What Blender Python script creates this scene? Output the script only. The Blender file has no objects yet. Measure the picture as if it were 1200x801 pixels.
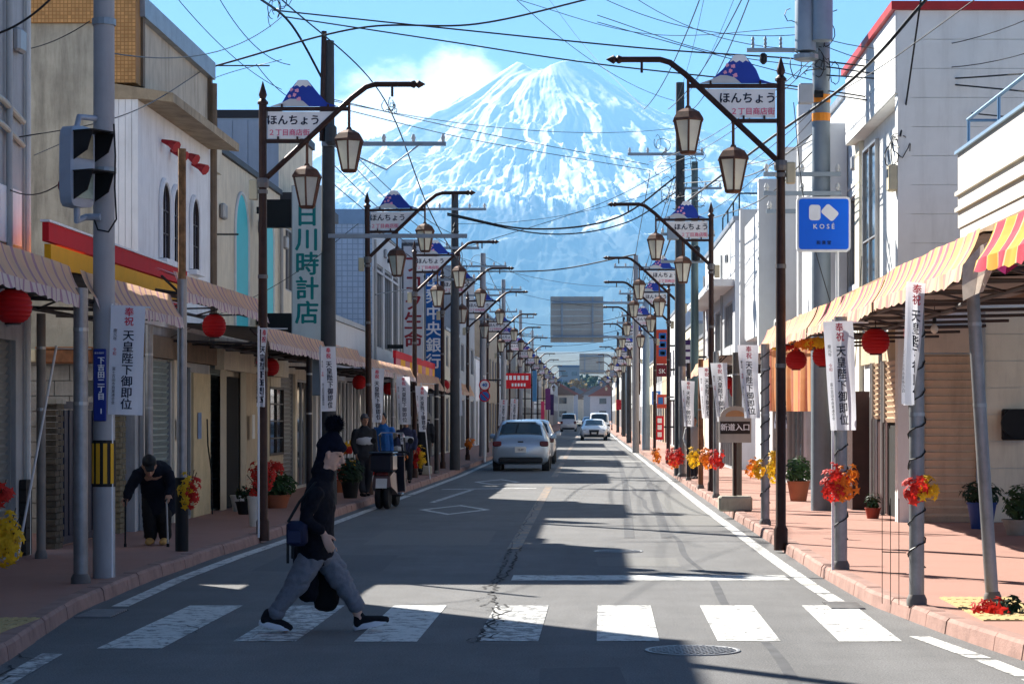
import bpy, math, random
import numpy as np
from mathutils import Vector, Matrix
random.seed(7); rng = np.random.default_rng(7)
R = math.radians; PI = math.pi
sc = bpy.context.scene; C = sc.collection

# ---------------------------------------------------------------- camera, sky, sun, exposure
FPX = 2600.0; U0 = 690.0; V0 = 487.0; CH = 1.65          # focal length and vanishing point in photo pixels, eye height
cd = bpy.data.cameras.new('camera'); cam = bpy.data.objects.new('camera', cd); C.objects.link(cam)
cam.location = (0, 0, CH); cam.rotation_euler = (R(90), 0, 0)
cd.sensor_width = 36; cd.lens = 36 * FPX / 1200
cd.shift_x = -(U0 - 600) / 1200; cd.shift_y = (V0 - 400.5) / 1200
cd.clip_start = 0.5; cd.clip_end = 60000
sc.camera = cam
SUN_EL = R(36); SUN_DX, SUN_DY = -1.0, 1.2               # the sun stands ahead and to the left
w = bpy.data.worlds.new('World'); sc.world = w; w.use_nodes = True
nt = w.node_tree; N = nt.nodes; L = nt.links
bg = N['Background']; sky = N.new('ShaderNodeTexSky'); sky.sky_type = 'NISHITA'; sky.sun_disc = False
sky.sun_elevation = SUN_EL; sky.sun_rotation = math.atan2(SUN_DX, SUN_DY); sky.altitude = 800
sky.air_density = 0.4; sky.dust_density = 0.0; sky.ozone_density = 4.0
bg.inputs[1].default_value = 0.05
tc = N.new('ShaderNodeTexCoord')
def wn(t, **k):
    n = N.new(t)
    for a, b in k.items(): setattr(n, a, b)
    return n
def wmath(op, a, b=None, c=None, clamp=False):
    n = wn('ShaderNodeMath', operation=op, use_clamp=clamp)
    for i, x in enumerate((a, b, c)):
        if x is None: continue
        if hasattr(x, 'is_linked'): L.new(x, n.inputs[i])
        else: n.inputs[i].default_value = x
    return n.outputs[0]
# clouds of the sky: broken banks low in the sky, one of them resting behind the shoulder of the mountain
mp = wn('ShaderNodeMapping'); L.new(tc.outputs['Generated'], mp.inputs[0]); mp.inputs['Scale'].default_value = (1, 1, 1.9)
cn = wn('ShaderNodeTexNoise'); L.new(mp.outputs[0], cn.inputs['Vector'])
cn.inputs['Scale'].default_value = 17; cn.inputs['Detail'].default_value = 10; cn.inputs['Roughness'].default_value = 0.62
def bump(u, v, rad):
    d = Vector(((u - U0) / FPX, 1, (V0 - v) / FPX)).normalized()
    n = wn('ShaderNodeVectorMath', operation='DISTANCE'); L.new(tc.outputs['Generated'], n.inputs[0]); n.inputs[1].default_value = d
    m = wn('ShaderNodeMapRange', interpolation_type='SMOOTHSTEP'); L.new(n.outputs['Value'], m.inputs[0])
    m.inputs[1].default_value = rad; m.inputs[2].default_value = 0; m.inputs[3].default_value = 0; m.inputs[4].default_value = 1
    return m.outputs[0]
bs = wmath('MAXIMUM', bump(450, 180, 0.066), wmath('MULTIPLY', bump(540, 100, 0.034), 0.95))
cm = wmath('ADD', cn.outputs[0], wmath('MULTIPLY_ADD', bs, 0.58, -0.20))
cr = wn('ShaderNodeMapRange', interpolation_type='SMOOTHSTEP'); L.new(cm, cr.inputs[0])
cr.inputs[1].default_value = 0.44; cr.inputs[2].default_value = 0.64; cr.inputs[3].default_value = 0; cr.inputs[4].default_value = 1
mx = wn('ShaderNodeMix', data_type='RGBA'); L.new(cr.outputs[0], mx.inputs[0]); L.new(sky.outputs[0], mx.inputs[6]); mx.inputs[7].default_value = (13, 13.4, 14, 1)
L.new(mx.outputs[2], bg.inputs[0])
sd = bpy.data.lights.new('sun', 'SUN'); sd.energy = 5.0; sd.angle = R(0.55); sd.color = (1, 0.95, 0.86)
sun = bpy.data.objects.new('sun', sd); C.objects.link(sun)
sdir = Vector((SUN_DX, SUN_DY, 0)).normalized() * math.cos(SUN_EL) + Vector((0, 0, math.sin(SUN_EL)))
sun.rotation_euler = (-sdir).to_track_quat('-Z', 'Y').to_euler(); sun.location = (-60, 60, 80)
vs = sc.view_settings; vs.view_transform = 'Standard'; vs.look = 'None'; vs.exposure = 1.95; vs.gamma = 1; vs.use_curve_mapping = False
sc.cycles.use_denoising = True; sc.cycles.max_bounces = 6; sc.cycles.diffuse_bounces = 3; sc.cycles.glossy_bounces = 3
sc.cycles.transparent_max_bounces = 8; sc.cycles.caustics_reflective = False; sc.cycles.caustics_refractive = False
sc.cycles.sample_clamp_indirect = 6

# ---------------------------------------------------------------- materials
MATS = {}
def lin(c):
    if isinstance(c, str):
        c = [int(c[i:i + 2], 16) / 255 for i in (0, 2, 4)]
        c = [x / 12.92 if x <= .04045 else ((x + .055) / 1.055) ** 2.4 for x in c]
    return tuple(c)
def mat(name, col, rough=0.6, metal=0.0, var=0.12, scale=3.0, bump=0.0, bscale=40.0, dirt=0.0, trans=0.0, spec=0.22, coat=0.0, col2=None, streak=0.0, emit=None, dscale=1.3, dcol=(0.03, 0.026, 0.02)):
    """a surface of one colour with grain, blotches, grime and optional relief"""
    if name in MATS: return MATS[name]
    m = bpy.data.materials.new(name); m.use_nodes = True; MATS[name] = m
    n = m.node_tree.nodes; l = m.node_tree.links; b = n['Principled BSDF']
    col = lin(col); col2 = lin(col2) if col2 else tuple(x * (1 - var) for x in col); colh = tuple(min(1, x * (1 + var * .6)) for x in col)
    b.inputs['Roughness'].default_value = rough; b.inputs['Metallic'].default_value = metal
    b.inputs['Specular IOR Level'].default_value = spec; b.inputs['Coat Weight'].default_value = coat; b.inputs['Coat Roughness'].default_value = 0.05
    t = n.new('ShaderNodeTexCoord'); oc = t.outputs['Object']
    geo = n.new('ShaderNodeNewGeometry'); pos = geo.outputs['Position']
    nz = n.new('ShaderNodeTexNoise'); l.new(pos, nz.inputs['Vector']); nz.inputs['Scale'].default_value = scale; nz.inputs['Detail'].default_value = 6; nz.inputs['Roughness'].default_value = .65
    rp = n.new('ShaderNodeValToRGB'); l.new(nz.outputs[0], rp.inputs[0])
    rp.color_ramp.elements[0].position = .3; rp.color_ramp.elements[1].position = .72
    rp.color_ramp.elements[0].color = (*col2, 1); rp.color_ramp.elements[1].color = (*colh, 1)
    c = rp.outputs[0]
    if dirt > 0 or streak > 0:
        mp = n.new('ShaderNodeMapping'); l.new(pos, mp.inputs[0]); mp.inputs['Scale'].default_value = (dscale * (2.2 if streak else 1), dscale * (2.2 if streak else 1), dscale * (0.28 if streak else 1))
        d = n.new('ShaderNodeTexNoise'); l.new(mp.outputs[0], d.inputs['Vector']); d.inputs['Scale'].default_value = 2.0; d.inputs['Detail'].default_value = 8; d.inputs['Roughness'].default_value = .7
        dr = n.new('ShaderNodeMapRange'); l.new(d.outputs[0], dr.inputs[0]); dr.inputs[1].default_value = .48; dr.inputs[2].default_value = .78; dr.inputs[3].default_value = 0; dr.inputs[4].default_value = max(dirt, streak)
        mm = n.new('ShaderNodeMix'); mm.data_type = 'RGBA'; l.new(dr.outputs[0], mm.inputs[0]); l.new(c, mm.inputs[6]); mm.inputs[7].default_value = (*dcol, 1); c = mm.outputs[2]
    l.new(c, b.inputs['Base Color'])
    if bump > 0:
        bn = n.new('ShaderNodeTexNoise'); l.new(pos, bn.inputs['Vector']); bn.inputs['Scale'].default_value = bscale; bn.inputs['Detail'].default_value = 4
        bb = n.new('ShaderNodeBump'); l.new(bn.outputs[0], bb.inputs['Height']); bb.inputs['Strength'].default_value = bump; bb.inputs['Distance'].default_value = 0.02
        l.new(bb.outputs[0], b.inputs['Normal'])
    if trans > 0:
        tr = n.new('ShaderNodeBsdfTranslucent'); l.new(c, tr.inputs[0]); ms = n.new('ShaderNodeMixShader'); ms.inputs[0].default_value = trans
        l.new(b.outputs[0], ms.inputs[1]); l.new(tr.outputs[0], ms.inputs[2]); l.new(ms.outputs[0], n['Material Output'].inputs[0])
    if emit: b.inputs['Emission Color'].default_value = (*lin(emit[0]), 1); b.inputs['Emission Strength'].default_value = emit[1]
    return m
def stripes(name, cols, widths, axis='Y', rough=0.8, trans=0.3, wear=0.25):
    """striped awning cloth: dyed bands repeating along one world axis"""
    m = bpy.data.materials.new(name); m.use_nodes = True; MATS[name] = m
    n = m.node_tree.nodes; l = m.node_tree.links; b = n['Principled BSDF']; b.inputs['Roughness'].default_value = rough
    geo = n.new('ShaderNodeNewGeometry'); s = n.new('ShaderNodeSeparateXYZ'); l.new(geo.outputs['Position'], s.inputs[0])
    P = sum(widths); a = n.new('ShaderNodeMath'); a.operation = 'DIVIDE'; l.new(s.outputs[axis], a.inputs[0]); a.inputs[1].default_value = P
    f = n.new('ShaderNodeMath'); f.operation = 'FRACT'; l.new(a.outputs[0], f.inputs[0])
    rp = n.new('ShaderNodeValToRGB'); rp.color_ramp.interpolation = 'CONSTANT'; l.new(f.outputs[0], rp.inputs[0])
    x = 0; el = rp.color_ramp.elements
    for i, (c, wd) in enumerate(zip(cols, widths)):
        e = el[i] if i < 2 else el.new(x / P)
        e.position = x / P; e.color = (*lin(c), 1); x += wd
    nz = n.new('ShaderNodeTexNoise'); l.new(geo.outputs['Position'], nz.inputs['Vector']); nz.inputs['Scale'].default_value = 5; nz.inputs['Detail'].default_value = 8
    mr = n.new('ShaderNodeMapRange'); l.new(nz.outputs[0], mr.inputs[0]); mr.inputs[1].default_value = .45; mr.inputs[2].default_value = .75; mr.inputs[4].default_value = wear
    mm = n.new('ShaderNodeMix'); mm.data_type = 'RGBA'; l.new(mr.outputs[0], mm.inputs[0]); l.new(rp.outputs[0], mm.inputs[6]); mm.inputs[7].default_value = (.55, .45, .36, 1)
    l.new(mm.outputs[2], b.inputs['Base Color'])
    tr = n.new('ShaderNodeBsdfTranslucent'); l.new(mm.outputs[2], tr.inputs[0]); ms = n.new('ShaderNodeMixShader'); ms.inputs[0].default_value = trans
    l.new(b.outputs[0], ms.inputs[1]); l.new(tr.outputs[0], ms.inputs[2]); l.new(ms.outputs[0], n['Material Output'].inputs[0])
    return m
def courses(name, col, joint, pw, ph, axis='X', rough=.7, bump=.25, off=0.0, mortar=.012, var=.25, dirt=.25):
    """tiles or blocks too small to pick apart: brick pattern with relief"""
    if name in MATS: return MATS[name]
    m = mat(name, col, rough, dirt=dirt, streak=dirt); n = m.node_tree.nodes; l = m.node_tree.links; b = n['Principled BSDF']
    src = b.inputs['Base Color'].links[0].from_socket
    geo = n.new('ShaderNodeNewGeometry'); s = n.new('ShaderNodeSeparateXYZ'); l.new(geo.outputs['Position'], s.inputs[0])
    cb = n.new('ShaderNodeCombineXYZ'); l.new(s.outputs[axis], cb.inputs[0]); l.new(s.outputs['Z'], cb.inputs[1])
    br = n.new('ShaderNodeTexBrick'); l.new(cb.outputs[0], br.inputs['Vector']); br.offset = off
    br.inputs['Scale'].default_value = 1; br.inputs['Brick Width'].default_value = pw; br.inputs['Row Height'].default_value = ph; br.inputs['Mortar Size'].default_value = mortar
    br.inputs['Color1'].default_value = (1, 1, 1, 1); br.inputs['Color2'].default_value = (1 - var, 1 - var, 1 - var, 1); br.inputs['Mortar'].default_value = (*lin(joint), 1)
    mm = n.new('ShaderNodeMix'); mm.data_type = 'RGBA'; mm.blend_type = 'MULTIPLY'; mm.inputs[0].default_value = 1; l.new(src, mm.inputs[6]); l.new(br.outputs[0], mm.inputs[7]); l.new(mm.outputs[2], b.inputs['Base Color'])
    bb = n.new('ShaderNodeBump'); bb.invert = True; l.new(br.outputs['Fac'], bb.inputs['Height']); bb.inputs['Strength'].default_value = bump; bb.inputs['Distance'].default_value = .02; l.new(bb.outputs[0], b.inputs['Normal'])
    return m
def paint(name, col, under, wear=.5, scale=7):
    """road paint worn through to the asphalt"""
    m = mat(name, col, .7, var=.1, scale=9); n = m.node_tree.nodes; l = m.node_tree.links; b = n['Principled BSDF']
    src = b.inputs['Base Color'].links[0].from_socket
    geo = n.new('ShaderNodeNewGeometry'); nz = n.new('ShaderNodeTexNoise'); l.new(geo.outputs['Position'], nz.inputs['Vector']); nz.inputs['Scale'].default_value = scale; nz.inputs['Detail'].default_value = 10; nz.inputs['Roughness'].default_value = .75
    vo = n.new('ShaderNodeTexVoronoi'); vo.feature = 'DISTANCE_TO_EDGE'; l.new(geo.outputs['Position'], vo.inputs['Vector']); vo.inputs['Scale'].default_value = 3.2
    ck = n.new('ShaderNodeMapRange'); l.new(vo.outputs[0], ck.inputs[0]); ck.inputs[1].default_value = 0; ck.inputs[2].default_value = .03; ck.inputs[3].default_value = .075; ck.inputs[4].default_value = 0
    ad = n.new('ShaderNodeMath'); l.new(nz.outputs[0], ad.inputs[0]); l.new(ck.outputs[0], ad.inputs[1])
    mr = n.new('ShaderNodeMapRange'); l.new(ad.outputs[0], mr.inputs[0]); mr.inputs[1].default_value = 1 - wear; mr.inputs[2].default_value = 1.08 - wear
    mr.inputs[3].default_value = 0; mr.inputs[4].default_value = .9
    mm = n.new('ShaderNodeMix'); mm.data_type = 'RGBA'; l.new(mr.outputs[0], mm.inputs[0]); l.new(src, mm.inputs[6]); mm.inputs[7].default_value = (*under, 1); l.new(mm.outputs[2], b.inputs['Base Color'])
    return m

# ---------------------------------------------------------------- mesh helpers
ORG = {}
class MB:
    def __init__(s): s.v = []; s.f = []
    def add(s, vs, fs):
        k = len(s.v); s.v += [tuple(x) for x in vs]; s.f += [tuple(i + k for i in f) for f in fs]; return s
    def obox(s, c, hx, hy, hz):
        c = Vector(c); hx, hy, hz = Vector(hx), Vector(hy), Vector(hz)
        p = [c + a * hx + b * hy + d * hz for d in (-1, 1) for b in (-1, 1) for a in (-1, 1)]
        return s.add(p, [(0, 2, 3, 1), (4, 5, 7, 6), (0, 1, 5, 4), (2, 6, 7, 3), (0, 4, 6, 2), (1, 3, 7, 5)])
    def box(s, a, b):
        a = Vector(a); b = Vector(b); h = (b - a) / 2
        return s.obox((a + b) / 2, (h.x, 0, 0), (0, h.y, 0), (0, 0, h.z))
    def cbox(s, a, b, c=.02):
        """box with chamfered edges"""
        x0, y0, z0 = a; x1, y1, z1 = b
        def ring(z, i): return [(x0 + i + c, y0 + i, z), (x1 - i - c, y0 + i, z), (x1 - i, y0 + i + c, z), (x1 - i, y1 - i - c, z), (x1 - i - c, y1 - i, z), (x0 + i + c, y1 - i, z), (x0 + i, y1 - i - c, z), (x0 + i, y0 + i + c, z)]
        return s.rings([ring(z0, c * .9), ring(z0 + c, 0), ring(z1 - c, 0), ring(z1, c * .9)], True)
    def rings(s, rs, caps=True, closed=False):
        n = len(rs[0]); k = len(s.v)
        for r in rs: s.v += [tuple(p) for p in r]
        m = len(rs)
        for j in range(m if closed else m - 1):
            a = k + j * n; b = k + ((j + 1) % m) * n
            for i in range(n): s.f.append((a + i, a + (i + 1) % n, b + (i + 1) % n, b + i))
        if caps and not closed:
            s.f.append(tuple(k + i for i in reversed(range(n)))); s.f.append(tuple(k + (m - 1) * n + i for i in range(n)))
        return s
    def tube(s, pts, r, n=8, caps=True, closed=False):
        pts = [Vector(p) for p in pts]; rs = []; m = len(pts); up = None
        for i, p in enumerate(pts):
            if closed: t = pts[(i + 1) % m] - pts[i - 1]
            else: t = pts[min(i + 1, m - 1)] - pts[max(i - 1, 0)]
            t.normalize()
            if up is None: up = Vector((0, 0, 1)) if abs(t.z) < .9 else Vector((1, 0, 0))
            x = up.cross(t).normalized(); y = t.cross(x).normalized(); up = y if abs(t.z) < .98 or i else up
            rr = r[i] if isinstance(r, (list, tuple)) else r
            rs.append([p + (x * math.cos(2 * PI * j / n) + y * math.sin(2 * PI * j / n)) * rr for j in range(n)])
        return s.rings(rs, caps, closed)
    def lathe(s, c, prof, n=16, axis='Z', rot=0.0, caps=True):
        c = Vector(c); rs = []
        for r, z in prof:
            ring = []
            for j in range(n):
                a = 2 * PI * j / n + rot; x, y = r * math.cos(a), r * math.sin(a)
                ring.append(c + (Vector((x, y, z)) if axis == 'Z' else Vector((z, x, y)) if axis == 'X' else Vector((y, z, x))))
            rs.append(ring)
        return s.rings(rs, caps)
    def ball(s, c, rx, ry=None, rz=None, n=12, m=8):
        ry = ry or rx; rz = rz or rx; c = Vector(c)
        rs = []
        for i in range(m + 1):
            a = -PI / 2 + PI * i / m; k = max(math.cos(a), .02)
            rs.append([c + Vector((rx * k * math.cos(2 * PI * j / n), ry * k * math.sin(2 * PI * j / n), rz * math.sin(a))) for j in range(n)])
        return s.rings(rs)
    def prism(s, pts, d):
        """polygon extruded by vector d"""
        pts = [Vector(p) for p in pts]; d = Vector(d)
        return s.rings([pts, [p + d for p in pts]])
    def quad(s, *p): return s.add(p, [tuple(range(len(p)))])
    def wall(s, o, a, n, W, H, holes=(), depth=.15):
        """wall face with real openings: o corner, a along, n outward"""
        o = Vector(o); a = Vector(a); n = Vector(n); z = Vector((0, 0, 1))
        xs = sorted({0, W, *[h[0] for h in holes], *[h[0] + h[2] for h in holes]}); zs = sorted({0, H, *[h[1] for h in holes], *[h[1] + h[3] for h in holes]})
        for i in range(len(xs) - 1):
            for j in range(len(zs) - 1):
                cx = (xs[i] + xs[i + 1]) / 2; cz = (zs[j] + zs[j + 1]) / 2
                if any(h[0] < cx < h[0] + h[2] and h[1] < cz < h[1] + h[3] for h in holes): continue
                s.quad(*[o + a * x + z * y for x, y in ((xs[i], zs[j]), (xs[i + 1], zs[j]), (xs[i + 1], zs[j + 1]), (xs[i], zs[j + 1]))])
        for h in holes:
            p = [(h[0], h[1]), (h[0] + h[2], h[1]), (h[0] + h[2], h[1] + h[3]), (h[0], h[1] + h[3])]
            for k in range(4):
                q0, q1 = p[k], p[(k + 1) % 4]; A = o + a * q0[0] + z * q0[1]; B = o + a * q1[0] + z * q1[1]
                s.quad(A, B, B - n * depth, A - n * depth)
        return s
    def build(s, name, m, parent=None, smooth=None, loc=None):
        me = bpy.data.meshes.new(name)
        og = Vector(ORG.get(parent.name, (0, 0, 0))) if parent else Vector(loc or (0, 0, 0))
        me.from_pydata([(x - og.x, y - og.y, z - og.z) for x, y, z in s.v], [], s.f)
        me.materials.append(m); me.update()
        if smooth is not None: me.shade_smooth(); me.set_sharp_from_angle(angle=R(smooth))
        o = bpy.data.objects.new(name, me); C.objects.link(o)
        if parent: o.parent = parent; ORG[o.name] = tuple(og)
        else: o.location = og; ORG[o.name] = tuple(og)
        return o
def tag(o, label=None, cat=None, group=None, kind=None):
    for k, v in (('label', label), ('category', cat), ('group', group), ('kind', kind)):
        if v: o[k] = v
    return o
def thing(name, label, cat, loc=(0, 0, 0), group=None):
    o = bpy.data.objects.new(name, None); C.objects.link(o); o.location = loc; o.empty_display_size = .2
    ORG[o.name] = tuple(loc); return tag(o, label, cat, group)
def copy_tree(o, parent=None):
    c = o.copy(); C.objects.link(c); c.parent = parent
    for ch in o.children: copy_tree(ch, c)
    return c
def P(u, v, Y): return Vector(((u - U0) * Y / FPX, Y, CH - (v - V0) * Y / FPX))
def bake(o, mods):
    """apply modifiers and keep one plain mesh"""
    for t, k in mods:
        md = o.modifiers.new(t, t)
        for a, b in k.items(): setattr(md, a, b)
    dg = bpy.context.evaluated_depsgraph_get(); me = bpy.data.meshes.new_from_object(o.evaluated_get(dg))
    o.modifiers.clear(); old = o.data; o.data = me; me.name = old.name; bpy.data.meshes.remove(old); return o
TXT = {}
def text_mesh(s, size, sp=1.0, weight=0.0, ext=.002, align='CENTER'):
    k = (s, size, sp, weight, ext, align)
    if k in TXT: return TXT[k]
    c = bpy.data.curves.new('lettering', 'FONT'); c.body = s; c.size = size; c.resolution_u = 2; c.space_line = sp; c.extrude = ext
    c.align_x = align; c.align_y = 'CENTER'
    o = bpy.data.objects.new('lettering', c); C.objects.link(o)
    me = bpy.data.meshes.new_from_object(o.evaluated_get(bpy.context.evaluated_depsgraph_get()))
    bpy.data.objects.remove(o); bpy.data.curves.remove(c)
    if weight > 0:      # heavier strokes: the outline laid down again a little to each side
        vs = [tuple(v.co) for v in me.vertices]; fs = [tuple(p.vertices) for p in me.polygons]; V = []; F = []
        for q, (dx, dy) in enumerate(((-weight, 0), (weight, 0), (0, weight * .7), (0, -weight * .7))):
            k0 = len(V); V += [(x + dx, y + dy, z + q * .0002) for x, y, z in vs]; F += [tuple(i + k0 for i in f) for f in fs]
        me2 = bpy.data.meshes.new('lettering'); me2.from_pydata(V, [], F); me2.update(); me = me2
    TXT[k] = me; return me
def text(s, size, m, parent, loc, rz=0.0, name='lettering', **kw):
    """letters standing upright; rz=0 faces the camera (-Y)"""
    me = text_mesh(s, size, **kw).copy(); me.materials.clear(); me.materials.append(m)
    me.transform(Matrix.Rotation(rz, 4, 'Z') @ Matrix.Rotation(R(90), 4, 'X'))
    og = Vector(ORG.get(parent.name, (0, 0, 0))); me.transform(Matrix.Translation(Vector(loc) - og))
    o = bpy.data.objects.new(name, me); C.objects.link(o); o.parent = parent; ORG[o.name] = tuple(og); return o
def vnoise(x, y, seed=0):
    """value noise on arrays"""
    xi = np.floor(x).astype(np.int64); yi = np.floor(y).astype(np.int64); xf = x - xi; yf = y - yi
    def h(a, b):
        k = (a * 374761393 + b * 668265263 + seed * 974711) & 0x7fffffff; k = ((k ^ (k >> 13)) * 1274126177) & 0x7fffffff
        return ((k ^ (k >> 16)) & 0xffff) / 65535.0
    sx = xf * xf * (3 - 2 * xf); sy = yf * yf * (3 - 2 * yf)
    return (h(xi, yi) * (1 - sx) + h(xi + 1, yi) * sx) * (1 - sy) + (h(xi, yi + 1) * (1 - sx) + h(xi + 1, yi + 1) * sx) * sy
def fbm(x, y, o=5, seed=0, g=.5):
    t = 0; a = 1; s = 0
    for i in range(o): t = t + a * vnoise(x * 2 ** i, y * 2 ** i, seed + i); s += a; a *= g
    return t / s
# ---------------------------------------------------------------- ground, road, pavements
def gz(Y):
    t = np.maximum(np.asarray(Y, float) - 260, 0); return 9.2e-6 * t * np.minimum(t, 3300) + 0.0
def kl(Y): return float(np.interp(Y, [0, 14.5, 18.6, 22, 26, 30, 40, 61, 150], [-3.4, -3.87, -4.28, -4.38, -4.34, -4.22, -4.07, -3.75, -3.5]))
def kr(Y): return float(np.interp(Y, [0, 14.4, 16.5, 19.4, 22.7, 40, 100, 160], [3.6, 3.0, 2.72, 2.45, 2.38, 2.3, 2.25, 2.2]))
def strip(mb, ys, fx0, fx1, z):
    k = len(mb.v)
    for y in ys: zz = z + float(gz(y)); mb.v += [(fx0(y), y, zz), (fx1(y), y, zz)]
    for i in range(len(ys) - 1): a = k + 2 * i; mb.f.append((a, a + 1, a + 3, a + 2))
    return mb
YS = list(np.arange(-12, 64, 1.0)) + list(np.arange(64, 260, 14.0)) + list(np.arange(260, 1300, 40.0))
soil = mat('town_ground', (.10, .105, .085), .95, var=.5, scale=.02)
g = MB()
gy = [-40, 100, 260] + list(np.arange(320, 7001, 160.0)); gx = [-8000, -2500, -600, -120, -30, -9, 0, 9, 30, 120, 600, 2500, 8000]
for y in gy:
    for x in gx: g.v.append((x, y, float(gz(y)) - .05))
nx = len(gx)
for j in range(len(gy) - 1):
    for i in range(nx - 1): a = j * nx + i; g.f.append((a, a + 1, a + nx + 1, a + nx))
tag(g.build('ground', soil), kind='structure')

def asphalt_mat():
    m = mat('asphalt', (.168, .167, .168), .86, var=.16, scale=1.1, spec=.25); n = m.node_tree.nodes; l = m.node_tree.links; b = n['Principled BSDF']
    src = b.inputs['Base Color'].links[0].from_socket; geo = n.new('ShaderNodeNewGeometry'); pos = geo.outputs['Position']
    def noise(s, d=3, sc=(1, 1, 1)):
        mp = n.new('ShaderNodeMapping'); l.new(pos, mp.inputs[0]); mp.inputs['Scale'].default_value = sc
        z = n.new('ShaderNodeTexNoise'); l.new(mp.outputs[0], z.inputs['Vector']); z.inputs['Scale'].default_value = s; z.inputs['Detail'].default_value = d; z.inputs['Roughness'].default_value = .7; return z.outputs[0]
    def mul(c, f, lo, hi, a, e):
        r = n.new('ShaderNodeMapRange'); l.new(f, r.inputs[0]); r.inputs[1].default_value = lo; r.inputs[2].default_value = hi; r.inputs[3].default_value = a; r.inputs[4].default_value = e
        mm = n.new('ShaderNodeMix'); mm.data_type = 'RGBA'; mm.blend_type = 'MULTIPLY'; mm.inputs[0].default_value = 1; l.new(c, mm.inputs[6]); l.new(r.outputs[0], mm.inputs[7]); return mm.outputs[2]
    c = mul(src, noise(75, 3), .3, .75, .50, 1.5)             # stones of the aggregate
    c = mul(c, noise(.9, 5, (1, .12, 1)), .35, .7, .84, 1.12)   # wear along the wheel tracks
    c = mul(c, noise(14, 6), .30, .42, .72, 1)                   # small stains
    l.new(c, b.inputs['Base Color'])
    bb = n.new('ShaderNodeBump'); l.new(noise(120, 3), bb.inputs['Height']); bb.inputs['Strength'].default_value = .55; bb.inputs['Distance'].default_value = .012; l.new(bb.outputs[0], b.inputs['Normal'])
    return m
ASPH = asphalt_mat()
road = tag(strip(MB(), YS, lambda y: kl(y) - .05, lambda y: kr(y) + .05, 0).build('road', ASPH), kind='structure')
RED = mat('red_asphalt_paving', (.385, .215, .172), .9, var=.14, scale=1.6, bump=.35, bscale=110, dirt=.30, dscale=.8, dcol=(.16, .10, .085), spec=.2)
KERB = mat('kerb_concrete', (.35, .215, .18), .88, var=.2, scale=5, bump=.3, bscale=60, dirt=.45, dscale=2)
SWZ = .12
swl = strip(MB(), YS, lambda y: -14 if y < 60 else -7.5, lambda y: kl(y) - .15, SWZ - .004); tag(swl.build('pavement_left', RED), kind='structure')
swr = strip(MB(), YS, lambda y: kr(y) + .15, lambda y: 14 if y < 60 else 6.5, SWZ - .004); tag(swr.build('pavement_right', RED), kind='structure')
kt = {}
for side, fx, sg, par in (('left', kl, -1, bpy.data.objects['pavement_left']), ('right', kr, 1, bpy.data.objects['pavement_right'])):
    y = 9.0
    while y < 72:
        y1 = y + .6; j = random.uniform(-.006, .006); dz = random.uniform(-.005, .006)
        drop = .0
        for yy in (17.0,): drop = max(drop, .0 * max(0, 1 - abs((y + .3) - yy) / 2.6))
        z1 = SWZ + dz + .003 - drop; a, b2 = y + .004, y1 - .004
        p = []
        for yy in (a, b2):
            x = fx(yy) + j
            p.append([(x, yy, -.02), (x + sg * .018, yy, z1 - .025), (x + sg * .04, yy, z1), (x + sg * .165, yy, z1), (x + sg * .165, yy, -.02)])
        if sg < 0: p = p[::-1]
        MB().rings(p).build('kerb_stone', KERB, par); y = y1
    ysf = [t for t in YS if t >= 77] ; ysf = [72.0] + ysf
    mb = MB(); strip(mb, ysf, lambda t: fx(t) + (sg * .16 if sg < 0 else .01), lambda t: fx(t) + (sg * .01 if sg < 0 else .16), SWZ + .003)
    rs = [[(fx(t), t, -.02 + float(gz(t))), (fx(t) + sg * .01, t, SWZ + .003 + float(gz(t)))] for t in ysf]
    for i in range(len(rs) - 1): mb.quad(rs[i][0], rs[i + 1][0], rs[i + 1][1], rs[i][1])
    mb.build('kerb_run', KERB, par)

# painted markings, 4 mm above the asphalt
UND = (.15, .15, .15)
WP = paint('white_road_paint', (.60, .60, .575), UND, .485); WP2 = paint('worn_white_road_paint', (.62, .62, .60), UND, .54, 9); OP = paint('orange_road_paint', (.50, .30, .14), UND, .60, 5); YT = mat('yellow_tactile', (.48, .36, .17), .8, var=.2, dirt=.35)
def flat(pts, m, name='marking', z=.004):
    return MB().add([(x, y, z + float(gz(y))) for x, y in pts], [tuple(range(len(pts)))]).build(name, m, road)
for i in range(7):
    x = -3.49 + .887 * i; yj = random.uniform(-.04, .04); sk = .02
    flat([(x, 16.25 + yj - .5 * (i == 0)), (x + .46, 16.25 + yj - .5 * (i == 0)), (x + .46 + sk, 19.3), (x + sk, 19.3)], WP2 if i in (1, 3) else WP, 'crossing_stripe')
flat([(-.78, 22.25), (2.02, 22.25), (2.02, 22.95), (-.78, 22.95)], WP, 'stop_line')
def edge_line(f, off, segs, wd=.15):
    for a, b2, m in segs:
        ys = list(np.linspace(a, b2, max(2, int((b2 - a) / 3) + 1)))
        strip(MB(), ys, lambda y: f(y) + off - wd / 2, lambda y: f(y) + off + wd / 2, .004).build('edge_line', m, road)
edge_line(kl, .24, [(12.6, 15.4, WP2), (19.2, 46, WP), (46.4, 130, WP), (130.5, 420, WP)])
edge_line(kr, -.24, [(12.6, 13.9, WP), (14.05, 15.0, WP), (15.1, 16.6, WP), (19.6, 20.6, WP), (20.7, 21.6, WP), (21.7, 60, WP), (60.5, 420, WP)])
edge_line(lambda y: -.93, 0, [(27.5, 33.5, OP), (34, 52, OP), (60, 78, OP), (82, 140, OP), (140, 400, OP)], .17)
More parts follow.
